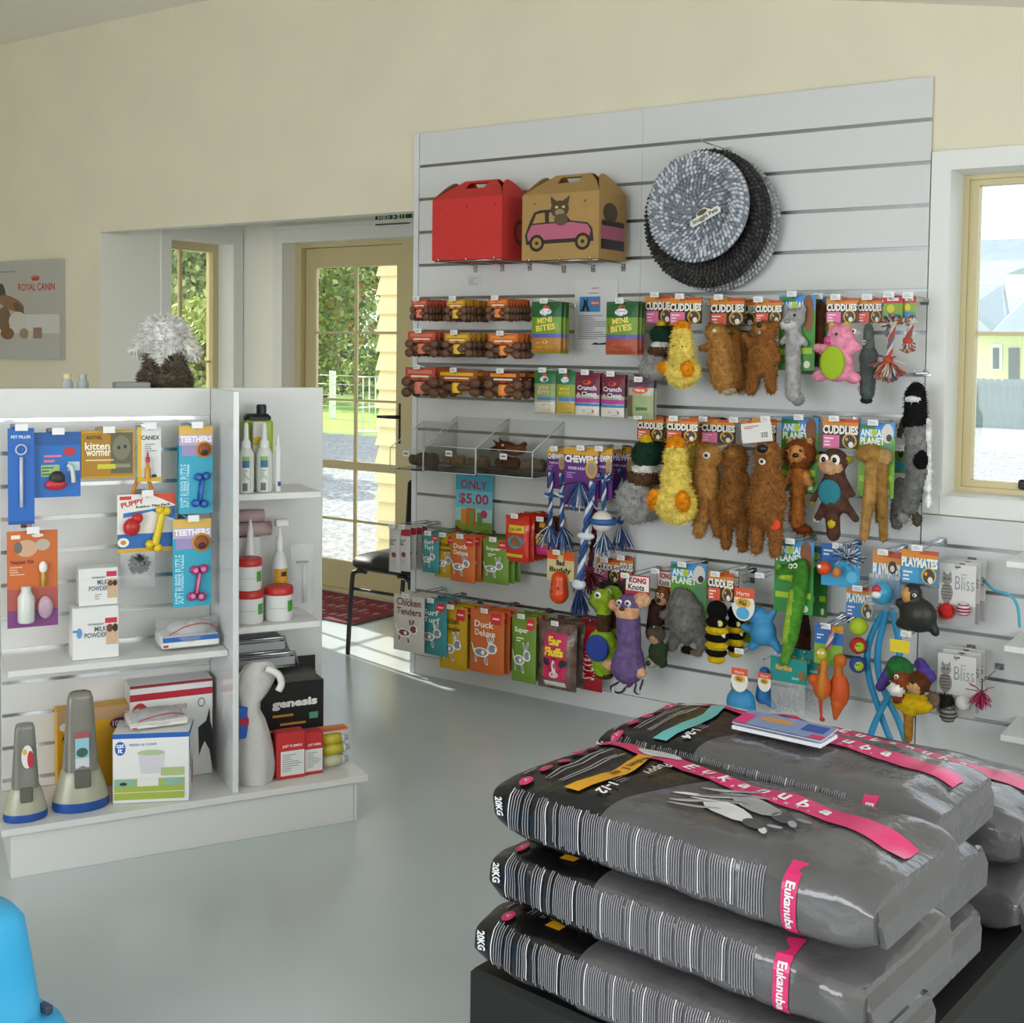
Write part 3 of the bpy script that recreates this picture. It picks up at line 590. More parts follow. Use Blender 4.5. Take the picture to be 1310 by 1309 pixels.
def cud(c='E070A0', title='CUDDLIES', low='2A2624'):
    return low, [('r', -.5, 0, .5, .26, 'D8882A'), ('r', 0, 0, .5, .12, 'C4502A'), ('t', title, 0, .38, .3, .98, 'F2EDE4', 0, .05), ('r', -.48, .56, -.02, 1, c), ('l', -.44, .62, -.08, .96, 3, 'F6DCE2'),
                 ('d', .26, .74, .2, .25, 'E0B030'), ('d', .26, .75, .16, .22, '463C36'), ('d', .3, .86, .07, .1, 'E8E0D8'), ('d', .18, .68, .04, .06, 'C8A070')]
def planet(green='3F8F2E', alt=False):
    o = [('r', -.5, 0, .5, .2, '3E8FD0'), ('r', -.5, .03, -.05, .09, '3A7A34'), ('t', 'ANIMAL', -.12, .14, .1, .68, 'EDF2EE', 0, .04), ('t', 'PLANET', -.12, .25, .1, .68, 'EDF2EE', 0, .04), ('d', -.08, .14, .08, .05, 'B4CC28')]
    o += [('d', .3, .15, .15, .15, '7A4A2E'), ('d', .32, .3, .13, .2, '84502F')] if not alt else [('d', .3, .14, .16, .13, 'D8D4CE'), ('d', .34, .2, .08, .05, '3A3634'), ('r', .18, .28, .48, .55, '5A8A6A')]
    return green, o + [('r', -.46, .72, -.12, .8, 'A8C828'), ('r', .14, .7, .44, .78, 'A8C828'), ('d', .3, .92, .09, .05, 'E0E8C8')]
def mates(c='3A9AC8'):
    return cud(c, 'PLAYMATES', '3A86B0')

def toy(name, label, box, d, prims, card=None, feats=(), fur=None, n=1, dy=.07, what=None, extra=None, vox=None, mat=None, cat='dog toy', jit=.05, hz=None, tagged=True, hk=True):
    X, zt, w, h = rect_at(box, d)
    def mk(t, w, h):
        if prims: plush(t, w, h, prims, fur, vox, feats, mat=mat)
        if card:
            cb, (base, ops) = card; X2, z2, w2, h2 = rect_at(cb, d)
            b = MB(); b.box((0, .0015, -h2 / 2), (w2, .003, h2), P(base)); b.draw(ops, w2, h2); o = b.build('header_card', t); o.location = (X2 - X, .02, z2 - zt)
        if extra: extra(t, w, h)
    top = zt - .012
    if card: top = rect_at(card[0], d)[1] - .012
    return hang(name, label, cat, box, d, mk, n, dy, what=what or label, jit=jit, hz=hz or top, tagged=tagged, hk=hk)

# ---- soft toys: upper row
DG, GY, YL, OR, BR, TN = '1E3A2C', '9A9896', 'E2CA62', 'DC8A18', '8A5A2E', 'A87840'
duck_m = [('e', .12, .2, .3, .16, .22, DG), ('e', .12, .04, .13, .07, .1, 'D8B020'), ('e', .1, .36, .24, .04, .22, 'D8D6D0'), ('e', .04, .46, .3, .1, .22, '5A4230'), ('e', -.1, .74, .4, .26, .23, GY), ('e', .36, .72, .12, .1, .08, OR, -.1)]
duck_y = [('e', 0, .07, .2, .1, .16, OR), ('e', 0, .24, .24, .2, .22, YL), ('e', .01, .45, .3, .22, .22, YL), ('e', .03, .74, .44, .25, .24, YL), ('e', -.4, .68, .12, .1, .1, OR, -.12), ('e', .26, .7, .15, .12, .1, OR, -.2)]
squirrel = [('e', -.1, .14, .24, .12, .22, TN), ('e', -.22, .05, .08, .06, .06, BR), ('c', -.02, .22, .05, .6, .2, .28, TN), ('c', -.05, .33, -.42, .36, .1, .08, TN), ('e', .1, .76, .28, .2, .26, TN), ('c', .3, .2, .36, .85, .09, .14, BR, .12, .15), ('e', .2, .94, .16, .05, .14, 'C8B090')]
bear = [('e', .12, .15, .32, .15, .28, BR), ('e', .1, .1, .16, .07, .12, '9A6A38', -.22), ('e', .38, .06, .1, .06, .08, BR), ('e', -.12, .06, .09, .05, .08, BR), ('e', .08, .48, .38, .27, .3, BR), ('c', -.2, .32, -.4, .2, .12, .1, BR), ('c', .32, .32, .44, .52, .12, .1, BR), ('c', -.12, .65, -.2, .93, .17, .13, BR), ('c', .28, .65, .32, .9, .17, .13, BR)]
toy('mallard_toy', 'grey plush mallard with green head on the upper toy row', (818, 412, 862, 492), .14, duck_m, ((822, 378, 858, 413), cud()), fur=(900, .012), n=2, what='upper row mallard toys')
toy('duckling_toy', 'fluffy yellow plush duck with orange feet on the upper toy row', (845, 412, 899, 497), .25, duck_y, ((853, 380, 895, 414), cud()), [('eye', -.1, .36, .025, .012, '101010'), ('eye', .12, .37, .025, .012, '101010')], (1500, .014), what='the upper yellow duck')
toy('squirrel_toy', 'tan plush squirrel reaching out one arm on the upper toy row', (892, 412, 951, 506), .185, squirrel, ((905, 381, 950, 416), cud('D85A40')), [('patch', -.04, .12, .05, .03, 'D8CCB8')], (1500, .013), what='the upper plush squirrel', n=2, dy=.11)
toy('bear_toy', 'golden brown plush bear with black nose on the upper toy row', (947, 410, 997, 507), .24, bear, ((963, 384, 998, 413), cud('D85A40')), [('nose', .12, .07, .07, .035, '101010'), ('eye', .1, .16, .05, .022, 'E8E4E0')], (1700, .013), what='the upper plush bear')
toy('wolf_toy', 'long flat grey plush wolf with white muzzle on a green card', (996, 390, 1033, 524), .2, [('e', -.02, .13, .42, .1, .26, GY), ('e', -.32, .05, .12, .06, .08, GY), ('e', .3, .05, .12, .06, .08, GY), ('e', -.15, .19, .3, .055, .2, 'C4C2C0', -.14), ('c', 0, .22, .02, .85, .26, .26, 'A4A2A2'), ('c', -.25, .32, -.4, .36, .12, .1, 'B4B2B0'), ('c', .25, .32, .42, .37, .12, .1, 'B4B2B0'), ('e', .2, .9, .24, .07, .14, '84827F')],
    ((994, 377, 1040, 474), planet()), [('nose', -.12, .16, .12, .025, '8A8888'), ('eye', .1, .1, .05, .014, '181818')], (700, .008), what='the long grey wolf')
toy('lean_dog_toy', 'dark brown flat plush dog behind a blue and green card', (1037, 385, 1060, 470), .12, [('e', 0, .12, .35, .12, .2, '5A3422'), ('c', 0, .2, 0, .8, .26, .24, '5E3A28'), ('e', -.1, .92, .3, .08, .2, '4A4A48')], ((1036, 380, 1062, 470), planet('4A8C34')), n=1, what='the dark brown flat dog')
PKc, PK2 = 'E48FA8', 'C8407A'
toy('pig_toy', 'pink plush pig with lime green round belly', (1040, 412, 1101, 491), .21, [('e', .08, .26, .3, .24, .25, PKc), ('e', -.12, .06, .08, .08, .06, 'C8B838'), ('e', .2, .05, .08, .08, .06, 'C8B838'), ('e', .02, .66, .36, .32, .28, PKc), ('c', -.2, .45, -.4, .42, .11, .1, PKc), ('c', .24, .45, .42, .4, .11, .1, PKc), ('e', -.34, .88, .17, .1, .14, PKc), ('e', .36, .9, .17, .1, .14, PKc)],
    ((1055, 381, 1094, 413), cud()), [('nose', -.13, .3, .1, .075, PK2), ('patch', .0, .66, .27, .27, '9CB818'), ('eye', .06, .2, .03, .025, '151515'), ('eye', .34, .15, .06, .045, 'F0EEEA')], (500, .005), what='the pink pig')
toy('rat_toy', 'slim dark grey plush rat with pink ears beside the pig', (1096, 413, 1124, 518), .18, [('e', 0, .06, .2, .06, .15, '5C625F'), ('c', 0, .08, .05, .4, .22, .3, '5C625F'), ('c', .05, .4, .02, .85, .42, .34, '4E5553'), ('e', -.02, .95, .3, .04, .2, '2A2C2C'), ('e', .36, .45, .14, .08, .06, 'C89A98'), ('e', -.32, .44, .12, .06, .06, 'C89A98')],
    ((1095, 381, 1126, 413), cud('D85A40')), [('eye', -.1, .24, .1, .03, 'E8E8E6'), ('patch', -.3, .8, .12, .04, 'D090A0')], (500, .007), what='the dark grey rat')

def rope(b, pts, R, cols, turns=None, n=5):
    pts = [Vector(p) for p in pts]; L_ = [0]
    for a, c in zip(pts, pts[1:]): L_.append(L_[-1] + (c - a).length)
    tot = L_[-1]; N = max(14, int(tot / R * 1.6)); k = len(cols)
    def at(s_):
        for i in range(len(pts) - 1):
            if s_ <= L_[i + 1] or i == len(pts) - 2: f = (s_ - L_[i]) / max(L_[i + 1] - L_[i], 1e-9); return pts[i].lerp(pts[i + 1], f), (pts[i + 1] - pts[i]).normalized()
    for j in range(k):
        q = []
        for i in range(N + 1):
            p, tg = at(tot * i / N); a = tg.cross(Vector((0, 1, 0))); a = a.normalized() if a.length > .1 else Vector((1, 0, 0)); e = tg.cross(a); th = 2 * PI * j / k + tot * i / N / R * .75
            q.append(p + (a * math.cos(th) + e * math.sin(th)) * R * .55)
        b.tube(q, R * .62, cols[j], n)
def tassel(b, p, dr, n, ln, cols, spread=.35, r=.0022):
    p = Vector(p); dr = Vector(dr).normalized()
    for i in range(n):
        v = (dr + Vector((random.gauss(0, spread), random.gauss(0, spread), random.gauss(0, spread)))).normalized(); q = p + v * ln * random.uniform(.7, 1.1)
        b.tube([p, p + v * ln * .5 + Vector((random.gauss(0, .002), 0, random.gauss(0, .002))), q + Vector((0, 0, -ln * .1))], r, random.choice(cols), 4)
def smooth(pts, n=6):
    P_ = [Vector(p) for p in pts]; out = []
    for i in range(len(P_) - 1):
        a, b_, c, d_ = P_[max(i - 1, 0)], P_[i], P_[i + 1], P_[min(i + 2, len(P_) - 1)]
        for k in range(n): u = k / n; out.append(.5 * ((2 * b_) + (c - a) * u + (2 * a - 5 * b_ + 4 * c - d_) * u * u + (3 * b_ - a - 3 * c + d_) * u ** 3))
    return out + [P_[-1]]
CONF = [M(c, .9) for c in ('C8C4BC', '6A7078', 'B84A3A', 'D88A5A', '4A5058', 'D8C8B8')]
BW = [M(c, .9) for c in ('34578F', 'D4D8E0', '2C4878')]
def knot_rope(cols):
    def mk(t, w, h):
        b = MB(); tassel(b, (.1 * w, 0, -.22 * h), (-.3, 0, .4), 110, h * .17, cols, .7, .0026); rope(b, smooth([(.1 * w, 0, -.2 * h), (.05 * w, 0, -.45 * h), (-.05 * w, 0, -.72 * h)]), .009, cols[:3]); b.ell((.1 * w, 0, -.2 * h), (.016, .014, .014), cols[0]); b.ell((-.05 * w, 0, -.72 * h), (.018, .016, .016), cols[2])
        tassel(b, (-.05 * w, 0, -.74 * h), (0, 0, -1), 170, h * .26, cols, .45, .0028); b.build('knotted_rope', t)
    return mk
ropecard = ('8AA83A', [('r', -.5, 0, .5, .3, 'C8384A'), ('r', -.3, .08, .3, .2, 'F0EEE8'), ('d', -.1, .5, .2, .16, 'D8C838'), ('r', -.4, .7, .4, .95, '3A8AB8')])
toy('knotted_rope_toy', 'multicoloured knotted rope toy with frayed ends beside the rat', (1121, 395, 1156, 486), .2, None, ((1127, 378, 1152, 411), ropecard), extra=knot_rope(CONF), what='the longer knotted rope toy', vox=1)
toy('rope_knot_toy', 'short multicoloured frayed rope knot nearest the window trim', (1150, 400, 1176, 450), .18, None, ((1152, 379, 1170, 407), ropecard), extra=knot_rope(CONF), what='the short rope knot')
toy('badger_toy', 'long black, white and grey plush badger beside the window trim', (1146, 492, 1192, 676), .14, [('e', .02, .05, .26, .07, .22, '181818'), ('c', .0, .08, .02, .26, .3, .34, '181818'), ('e', 0, .1, .24, .025, .28, 'E4E2DE', -.12), ('c', .05, .3, .12, .6, .32, .3, '7A7A78'), ('c', .12, .6, -.1, .85, .32, .25, '6E6E6C'), ('c', .38, .25, .42, .72, .09, .1, 'E6E4E0'), ('e', .2, .52, .22, .09, .2, '151515', -.14), ('c', -.3, .25, -.42, .36, .1, .08, '3a3632'), ('e', -.25, .92, .16, .06, .14, '8C8A88'), ('e', .15, .94, .15, .05, .12, '4A4438'), ('e', .44, .8, .09, .06, .08, 'E6E4E0')],
    fur=(1600, .013), what='the long badger', hz=rect_at((1165, 478, 1170, 480), .14)[1], tagged=False)

# ---- soft toys: middle row
toy('mallard_toy', 'large grey plush mallard with green head on the middle toy row', (788, 558, 850, 672), .18, duck_m, ((812, 534, 846, 563), cud('D85A40')), fur=(1500, .015), n=2, dy=.105, what='middle row mallard toys')
toy('duckling_toy', 'large fluffy yellow plush duck on the middle toy row', (834, 560, 894, 673), .27, duck_y, ((850, 536, 890, 565), cud('D85A40')), [('eye', -.2, .3, .02, .012, '101010')], (2000, .015), what='the large yellow duck', n=2, dy=.19)
toy('squirrel_toy', 'tan plush hare with long ears on the middle toy row', (872, 566, 931, 692), .165, [('e', .1, .13, .3, .13, .24, TN), ('c', .2, .08, .46, .02, .08, .05, 'A89478'), ('c', .2, .12, .48, .2, .07, .05, BR), ('e', .02, .4, .3, .26, .24, TN), ('c', 0, .6, -.1, .92, .2, .13, TN), ('c', .2, .6, .32, .9, .16, .12, BR), ('c', -.15, .3, -.32, .5, .1, .09, TN)], ((894, 537, 938, 567), cud()), [('eye', .14, .12, .09, .035, 'E4DCCC')], (1600, .014), what='the middle plush hare')
bear2 = [('e', .02, .14, .34, .14, .3, BR), ('e', .0, .08, .2, .06, .14, '9A6A38', -.2), ('c', 0, .25, .02, .62, .3, .4, BR), ('c', -.22, .3, -.38, .55, .13, .12, BR), ('c', .28, .3, .4, .55, .13, .12, BR), ('c', -.2, .65, -.22, .93, .2, .15, BR), ('c', .24, .65, .26, .94, .2, .15, BR)]
toy('bear_toy', 'big golden plush bear with an orange dot on the middle toy row', (955, 562, 1006, 714), .26, bear2, ((958, 536, 990, 570), cud('D85A40')), [('nose', .02, .07, .14, .04, '0c0c0c'), ('eye', .0, .18, .09, .03, 'F0EEEA'), ('patch', .3, .7, .16, .05, 'E8481C')], (2200, .015), what='the big bear with the dot')
toy('bear_toy', 'big golden plush bear with drooping head on the middle toy row', (918, 568, 962, 708), .17, bear2, ((945, 538, 962, 566), cud('D85A40')), (), (2000, .015), what='the big drooping bear')
X, zt, w, h = rect_at((947, 541, 986, 566), .29)
t = thing('swing_ticket', 'white torn barcode ticket pinned over the bear header cards', 'ticket', (X, -.29, zt)); t.rotation_euler = (0, -.14, 0)
b_card(t, w, h, 'E0DEDA', [('l', -.4, .12, .3, .3, 2, 'B04848'), ('r', .12, .45, .4, .85, 'F4F2EE')] + [('r', .14 + k * .04, .5, .16 + k * .04, .8, '303030') for k in range(6)], .001, 'ticket_card')
toy('lion_toy', 'plush lion with shaggy mane and long flat body', (1000, 560, 1046, 686), .16, [('e', -.02, .17, .44, .16, .3, '7E4520'), ('e', -.02, .16, .28, .1, .3, 'C68A50', -.1), ('e', -.3, .04, .09, .04, .08, 'D09A60'), ('e', .26, .03, .09, .04, .08, 'D09A60'), ('c', -.02, .35, -.06, .85, .2, .2, 'A4642E'), ('c', -.22, .36, -.38, .46, .1, .09, 'C68A50'), ('c', .16, .36, .3, .46, .1, .09, 'C68A50'), ('e', .12, .93, .3, .05, .16, '6E3516')],
    ((996, 534, 1044, 630), planet()), [('nose', .02, .17, .09, .025, '201410'), ('eye', -.14, .12, .04, .015, '181410'), ('eye', .12, .12, .04, .015, '181410')], (900, .016), what='the lion')
MK = '553A30'
toy('monkey_toy', 'brown plush monkey with big white eyes and teal belly', (1036, 572, 1100, 690), .22, [('e', -.02, .15, .28, .14, .24, MK), ('e', -.34, .13, .08, .05, .06, '8A8430'), ('e', .3, .12, .08, .05, .06, '8A8430'), ('e', -.06, .2, .27, .1, .26, 'C49A74', -.06), ('c', 0, .32, .02, .6, .22, .26, MK), ('c', -.2, .36, -.44, .6, .06, .06, MK), ('c', .2, .36, .36, .5, .07, .07, MK), ('c', -.05, .62, .0, .95, .16, .14, MK), ('c', -.16, .6, -.32, .78, .09, .08, MK), ('c', .2, .6, .44, .76, .1, .08, MK), ('e', -.44, .62, .07, .035, .05, 'B8B020'), ('e', .02, .83, .09, .035, .06, 'C8B828', -.18), ('e', -.36, .8, .1, .05, .06, 'C8C2B8')],
    ((1049, 536, 1096, 574), cud()), [('patch', -.02, .48, .24, .14, '1F7A88'), ('eye', -.14, .13, .1, .06, 'F0EEE6'), ('eye', .08, .13, .1, .06, 'F0EEE6')], (600, .006), what='the teal bellied monkey')
toy('long_leg_toy', 'tan plush toy with very long dangling legs on a bright green card', (1092, 568, 1143, 698), .21, [('e', -.1, .1, .38, .1, .26, 'A0793E'), ('e', .26, .12, .2, .08, .18, 'B0905A'), ('c', -.05, .2, -.2, .92, .17, .12, 'A8824A'), ('c', .2, .2, .28, .92, .15, .11, '96703C'), ('c', .14, .5, .1, .75, .08, .08, '6E4E2A', .1)], ((1096, 541, 1142, 637), planet('6FA82E', True)), (), (1100, .01), what='the long legged toy')
toy('raccoon_toy', 'grey plush raccoon with a green tag behind the badger', (1136, 610, 1166, 678), .1, [('e', 0, .2, .3, .2, .24, '7A7876'), ('c', 0, .3, -.1, .8, .32, .3, '82807E'), ('e', -.1, .92, .25, .08, .18, '6a6866')], ((1142, 573, 1158, 606), ('6A9A3A', [('r', -.4, .55, .4, .9, '4AA0C0'), ('d', 0, .25, .2, .15, '2a2a28')])), (), (600, .01), what='the grey raccoon')

# ---- rope chews on purple cards
pur = ('5E2A78', [('r', -.5, 0, .5, .13, 'D8A028'), ('t', 'CHEWERS', 0, .2, .13, .96, 'F0ECE4', 0, .05), ('t', 'POWER & PLAY', -.12, .36, .05, .5, 'E8E0F0'), ('d', .3, .36, .17, .16, 'D0A030'), ('d', .3, .36, .12, .11, '9A8A78'), ('l', -.42, .42, -.05, .54, 3, 'B090C8')])
toy('rope_tug_toy', 'blue and white rope ladder tug on a narrow purple card', (699, 605, 724, 702), .2, None, ((697, 574, 720, 626), pur), what='the rope ladder tug', extra=lambda t, w, h: (lambda b: (rope(b, smooth([(-.3 * w, 0, 0), (-.28 * w, 0, -.3 * h), (-.3 * w, 0, -.7 * h)]), .009, BW), rope(b, smooth([(.25 * w, 0, 0), (.3 * w, 0, -.3 * h), (.28 * w, 0, -.7 * h)]), .009, BW), rope(b, [(-.5 * w, -.01, -.3 * h), (.5 * w, -.01, -.28 * h)], .009, BW), tassel(b, (-.3 * w, 0, -.7 * h), (0, 0, -1), 50, .3 * h, BW), tassel(b, (.28 * w, 0, -.7 * h), (.2, 0, -1), 40, .3 * h, BW), b.build('rope', t)))(MB()))
toy('long_rope_toy', 'very long blue and white twisted rope with navy tassel', (724, 612, 766, 782), .24, None, ((719, 573, 762, 648), pur), what='the long blue rope', extra=lambda t, w, h: (lambda b: (tassel(b, (-.1 * w, 0, -.03 * h), (0, 0, -1), 60, .2 * h, BW + [M('1c2440', .9)], .35), rope(b, smooth([(.3 * w, 0, -.02 * h), (.15 * w, 0, -.3 * h), (.05 * w, 0, -.5 * h), (-.05 * w, 0, -.8 * h)]), .014, BW), b.ell((.1 * w, 0, -.43 * h), (.04, .02, .016), BW[1]), b.ell((-.08 * w, 0, -.8 * h), (.03, .024, .022), BW[1]), tassel(b, (-.08 * w, 0, -.82 * h), (.1, 0, -1), 90, .2 * h, [M('22305A', .9), M('2C4070', .9)], .22), b.build('rope', t)))(MB()))
RW = [M(c, .9) for c in ('5A1626', '2A1418', '6E1C30')]
toy('red_rope_toy', 'dark red and black twisted rope beside the long blue rope', (742, 640, 768, 757), .15, None, None, what='the dark red rope', extra=lambda t, w, h: (lambda b: (rope(b, smooth([(.1 * w, 0, 0), (.2 * w, 0, -.3 * h), (.0, 0, -.75 * h)]), .011, RW), b.ell((-.05 * w, 0, -.76 * h), (.026, .02, .018), RW[2]), tassel(b, (-.05 * w, 0, -.78 * h), (.3, 0, -1), 60, .24 * h, RW, .4), b.build('rope', t)))(MB()), tagged=False)
toy('ball_rope_toy', 'white ball in a blue ring with rope tails under a purple card', (752, 606, 786, 710), .22, None, ((758, 574, 780, 640), pur), what='the ball on a rope', extra=lambda t, w, h: (lambda b: (tassel(b, (.1 * w, 0, -.08 * h), (0, 0, 1), 60, .12 * h, BW, .6), rope(b, [(.1 * w, 0, -.06 * h), (.1 * w, 0, -.45 * h)], .009, BW), b.lathe([(.001, -.014), (w * .42, -.012), (w * .46, 0), (w * .42, .012), (.001, .014)], M('2C5A98', .5), (.1 * w, 0, -.58 * h)), b.ell((.1 * w, -.012, -.58 * h), (w * .36, w * .33, w * .36), M('D8D4C8', .5)), tassel(b, (.1 * w, 0, -.72 * h), (0, 0, -1), 80, .26 * h, BW, .3), b.build('ball_and_rope', t)))(MB()))
toy('rope_tuft_toy', 'blue and white rope tuft under the third purple card', (782, 600, 804, 702), .05, None, ((774, 572, 813, 640), pur), what='the blue rope tuft', extra=lambda t, w, h: (lambda b: (rope(b, [(0, 0, 0), (.05 * w, 0, -.65 * h)], .009, BW), b.ell((.05 * w, 0, -.66 * h), (.018, .014, .01), BW[0]), tassel(b, (.05 * w, 0, -.68 * h), (0, 0, -1), 60, .3 * h, BW, .25), b.build('rope', t)))(MB()))

# ---- toys on the lower rows
toy('vinyl_bone_toy', 'orange vinyl toy with holes painted dark on an orange and cream card', (703, 737, 728, 764), .2, [('c', 0, .15, 0, .85, .36, .44, 'D84A18')], ((697, 706, 731, 744), ('D8C890', [('r', -.5, 0, -.1, .3, 'E85A20'), ('r', .1, 0, .5, .3, 'E85A20'), ('t', 'Bad', 0, .4, .18, .3, '1c1a10', 0, .04), ('t', 'Buddy', 0, .66, .22, .8, '1c1a10', 0, .03)])),
    [('patch', -.15, .35, .06, .06, '8A2A10'), ('patch', .15, .5, .06, .06, '8A2A10'), ('patch', -.15, .7, .06, .06, '8A2A10')], None, mat=lambda c: M(c, .3), what='the orange vinyl toy')  # dark patches put the shade of the toy's holes into colour
for i, (bx, cb, lab, col) in enumerate((((762, 742, 790, 790), (760, 716, 790, 745), 'small plush penguin half hidden behind the green turtle', '3a4048'), ((787, 742, 807, 800), (784, 713, 807, 748), 'small dark plush pup behind the purple monkey', '4A3A34'))):
    toy('small_plush_toy', lab, bx, .045, [('e', 0, .2, .36, .2, .24, col), ('e', 0, .65, .42, .35, .25, col), ('e', 0, .7, .25, .22, .22, 'C8C4BC', -.06)], (cb, cud('E070A0' if i == 0 else 'C84050')), [('nose', 0, .25, .1, .05, '201c1a')], (300, .006), what='the ' + lab.split(' half')[0].split(' behind')[0])
LG = '8AA82A'
toy('turtle_toy', 'lime green long necked plush toy with blue round belly', (750, 752, 789, 868), .2, [('e', -.02, .12, .34, .11, .26, LG), ('e', -.22, .16, .22, .08, .2, LG), ('e', .1, .06, .14, .05, .12, LG), ('c', .06, .2, .08, .3, .22, .22, LG), ('c', .08, .31, .08, .42, .23, .23, '4A3624'), ('e', .04, .66, .5, .22, .34, LG), ('c', .06, .85, .08, .9, .3, .26, LG), ('e', .1, .96, .3, .045, .24, '4A3624')],
    None, [('patch', .04, .64, .38, .15, '1F3A8C'), ('eye', -.02, .07, .11, .04, 'E8E8DC')], None, what='the lime green toy', n=2, dy=.085, hz=rect_at((750, 735, 789, 760), .24)[1], tagged=False)
hang('stick_pouch', 'red tube pouch with white upright lettering below the turtle toy', 'treat pouch', (744, 792, 771, 884), .1, lambda t, w, h: b_pouch(t, w, h, 'A81420', [('t', 'STICKMAN', -.08, .62, .22, h * .42 / w, 'E8E0DC', PI / 2), ('r', -.45, .02, .45, .1, '7A0C16')], .04), what='the red tube pouch', tagged=False)
kong = ('C0283A', [('r', -.46, .06, .46, .7, 'EDEAE4'), ('t', 'KONG', 0, .24, .26, .7, 'A82038', 0, .06), ('t', 'Knots', -.05, .54, .26, .66, '1c1c1c', 0, .03)])
PU = '6A5480'
def mon_rope(t, w, h):
    b = MB(); GW = [M('C8C6C8', .9), M('3a3648', .9)]
    rope(b, smooth([(-.05 * w, -.02, -.84 * h), (-.28 * w, -.02, -.94 * h), (-.2 * w, -.02, -1.0 * h), (-.05 * w, -.02, -.97 * h), (.08 * w, -.02, -.84 * h)]), .008, GW); rope(b, smooth([(.2 * w, 0, -.84 * h), (.22 * w, 0, -.96 * h), (.34 * w, 0, -.96 * h), (.36 * w, 0, -.84 * h)]), .007, GW); b.build('rope_tail', t)
toy('purple_monkey_toy', 'purple plush monkey with grey rope tail under a white and red card', (776, 752, 829, 888), .26, [('e', .02, .16, .26, .11, .24, PU), ('e', .02, .22, .28, .085, .25, 'D0A078', -.06), ('e', .32, .1, .2, .075, .16, 'D2A47C', .05), ('e', -.34, .18, .13, .06, .1, 'C8946C'), ('c', .02, .3, .06, .62, .27, .26, PU), ('c', .04, .66, .04, .74, .34, .38, PU), ('e', -.36, .74, .17, .05, .14, 'D2A47C', -.1), ('e', .38, .77, .14, .05, .12, 'D2A47C', -.1), ('c', 0, .78, .05, .9, .14, .1, PU)],
    ((797, 737, 828, 766), kong), [('nose', 0, .18, .07, .02, '3a2018'), ('eye', -.1, .13, .08, .03, 'EDEAE4'), ('eye', .1, .125, .08, .03, 'EDEAE4')], (500, .006), what='the purple monkey', extra=mon_rope)
toy('brown_monkey_toy', 'dark brown plush monkey with a red card beside the purple one', (826, 746, 856, 822), .14, [('e', .2, .2, .3, .16, .24, '7A4A2C'), ('e', .2, .26, .24, .1, .26, 'D0A078', -.05), ('c', 0, .4, -.1, .85, .34, .36, '3A2620')], ((838, 731, 858, 760), kong), [('nose', .2, .26, .1, .04, '2a1810'), ('eye', .1, .17, .07, .03, 'F0ECE4'), ('eye', .3, .17, .07, .03, 'F0ECE4')], (400, .006), what='the brown monkey')
toy('camo_plush_toy', 'small camouflage green plush pup under the brown monkey', (824, 800, 854, 856), .235, [('e', 0, .2, .4, .2, .3, '4A4236'), ('e', .0, .3, .2, .1, .3, 'B08A68', -.1), ('e', .1, .6, .4, .28, .3, '2E3A2A'), ('e', -.2, .86, .28, .14, .22, '8C8A7C'), ('e', .3, .82, .2, .14, .18, '33402C')], None, [('nose', -.2, .86, .1, .06, '151515')], (400, .006), what='the camouflage pup', tagged=False)
KG = '6F6D68'
toy('koala_toy', 'shaggy grey plush koala on a green and blue card', (845, 756, 905, 836), .18, [('e', -.02, .22, .3, .26, .26, KG), ('e', -.1, .04, .15, .1, .1, KG), ('e', .05, .5, .36, .34, .3, KG), ('c', -.2, .35, -.44, .44, .12, .1, KG), ('c', .25, .25, .42, .8, .14, .13, KG), ('c', -.12, .7, -.26, .92, .12, .12, KG), ('e', .08, .94, .14, .07, .1, '1a1a1a'), ('e', .3, .96, .12, .06, .1, '7A6A54')], ((854, 722, 901, 812), planet('5C9A38', True)), (), (1500, .011), what='the grey koala')
for i, (bx, cb, lab) in enumerate((((901, 768, 933, 850), (902, 734, 936, 770), 'black and yellow striped plush bee on a red blocked card'), ((928, 774, 954, 842), (920, 732, 942, 766), 'smaller striped plush bee beside the larger bee'))):
    toy('bee_toy', lab, bx, .26 - .1 * i, [('e', 0, .16, .42, .16, .32, '141210'), ('e', 0, .34, .45, .09, .34, '141210'), ('e', 0, .46, .47, .07, .36, 'C8A81C'), ('e', 0, .58, .48, .07, .36, '141210'), ('e', 0, .7, .47, .07, .36, 'C8A81C'), ('e', 0, .81, .44, .07, .34, '141210'), ('e', 0, .92, .36, .07, .28, 'C8A81C'), ('c', .35, .55, .48, .5, .08, .06, '141210')], (cb, cud('D85A40')), [('patch', .25, .33, .12, .05, 'D8D080'), ('patch', .32, .53, .1, .05, 'E0DCC0')], (500, .007), what='the ' + lab.split(' on ')[0].split(' beside')[0])
BL = '3A8CC0'
def play_tag(x, y, disc=True):
    def ex(t, w, h):
        b = MB(); s_ = w * .42; b.prism([(s_ * .62 * math.cos(a * PI / 10), .2 * s_ + s_ * .8 * math.sin(a * PI / 10)) for a in range(20)], -.002, .002, P('E8E4DA')); b.fn = lambda u, v, o: (u, -.002 - o, v)
        b.rect(-s_ * .6, s_ * .6, s_ * .6, s_ * 1.1, .001, P('E0522A')); b.text('Hartz', 0, s_ * .82, s_ * .22, .0015, P('F4ECE4')); b.disc(0, .34 * s_, s_ * .42, s_ * .26, .001, P('E0B040')); b.text('dura', 0, .46 * s_, s_ * .16, .0016, P('2a2418')); b.text('Play', 0, .28 * s_, s_ * .26, .0016, P('2a2418'), fat=.03)
        if disc: b.disc(0, -.2 * s_, s_ * .36, s_ * .32, .001, P('58A8D8'))
        o = b.build('swing_tag', t); o.location = (x * w, -.05, -y * h)
    return ex
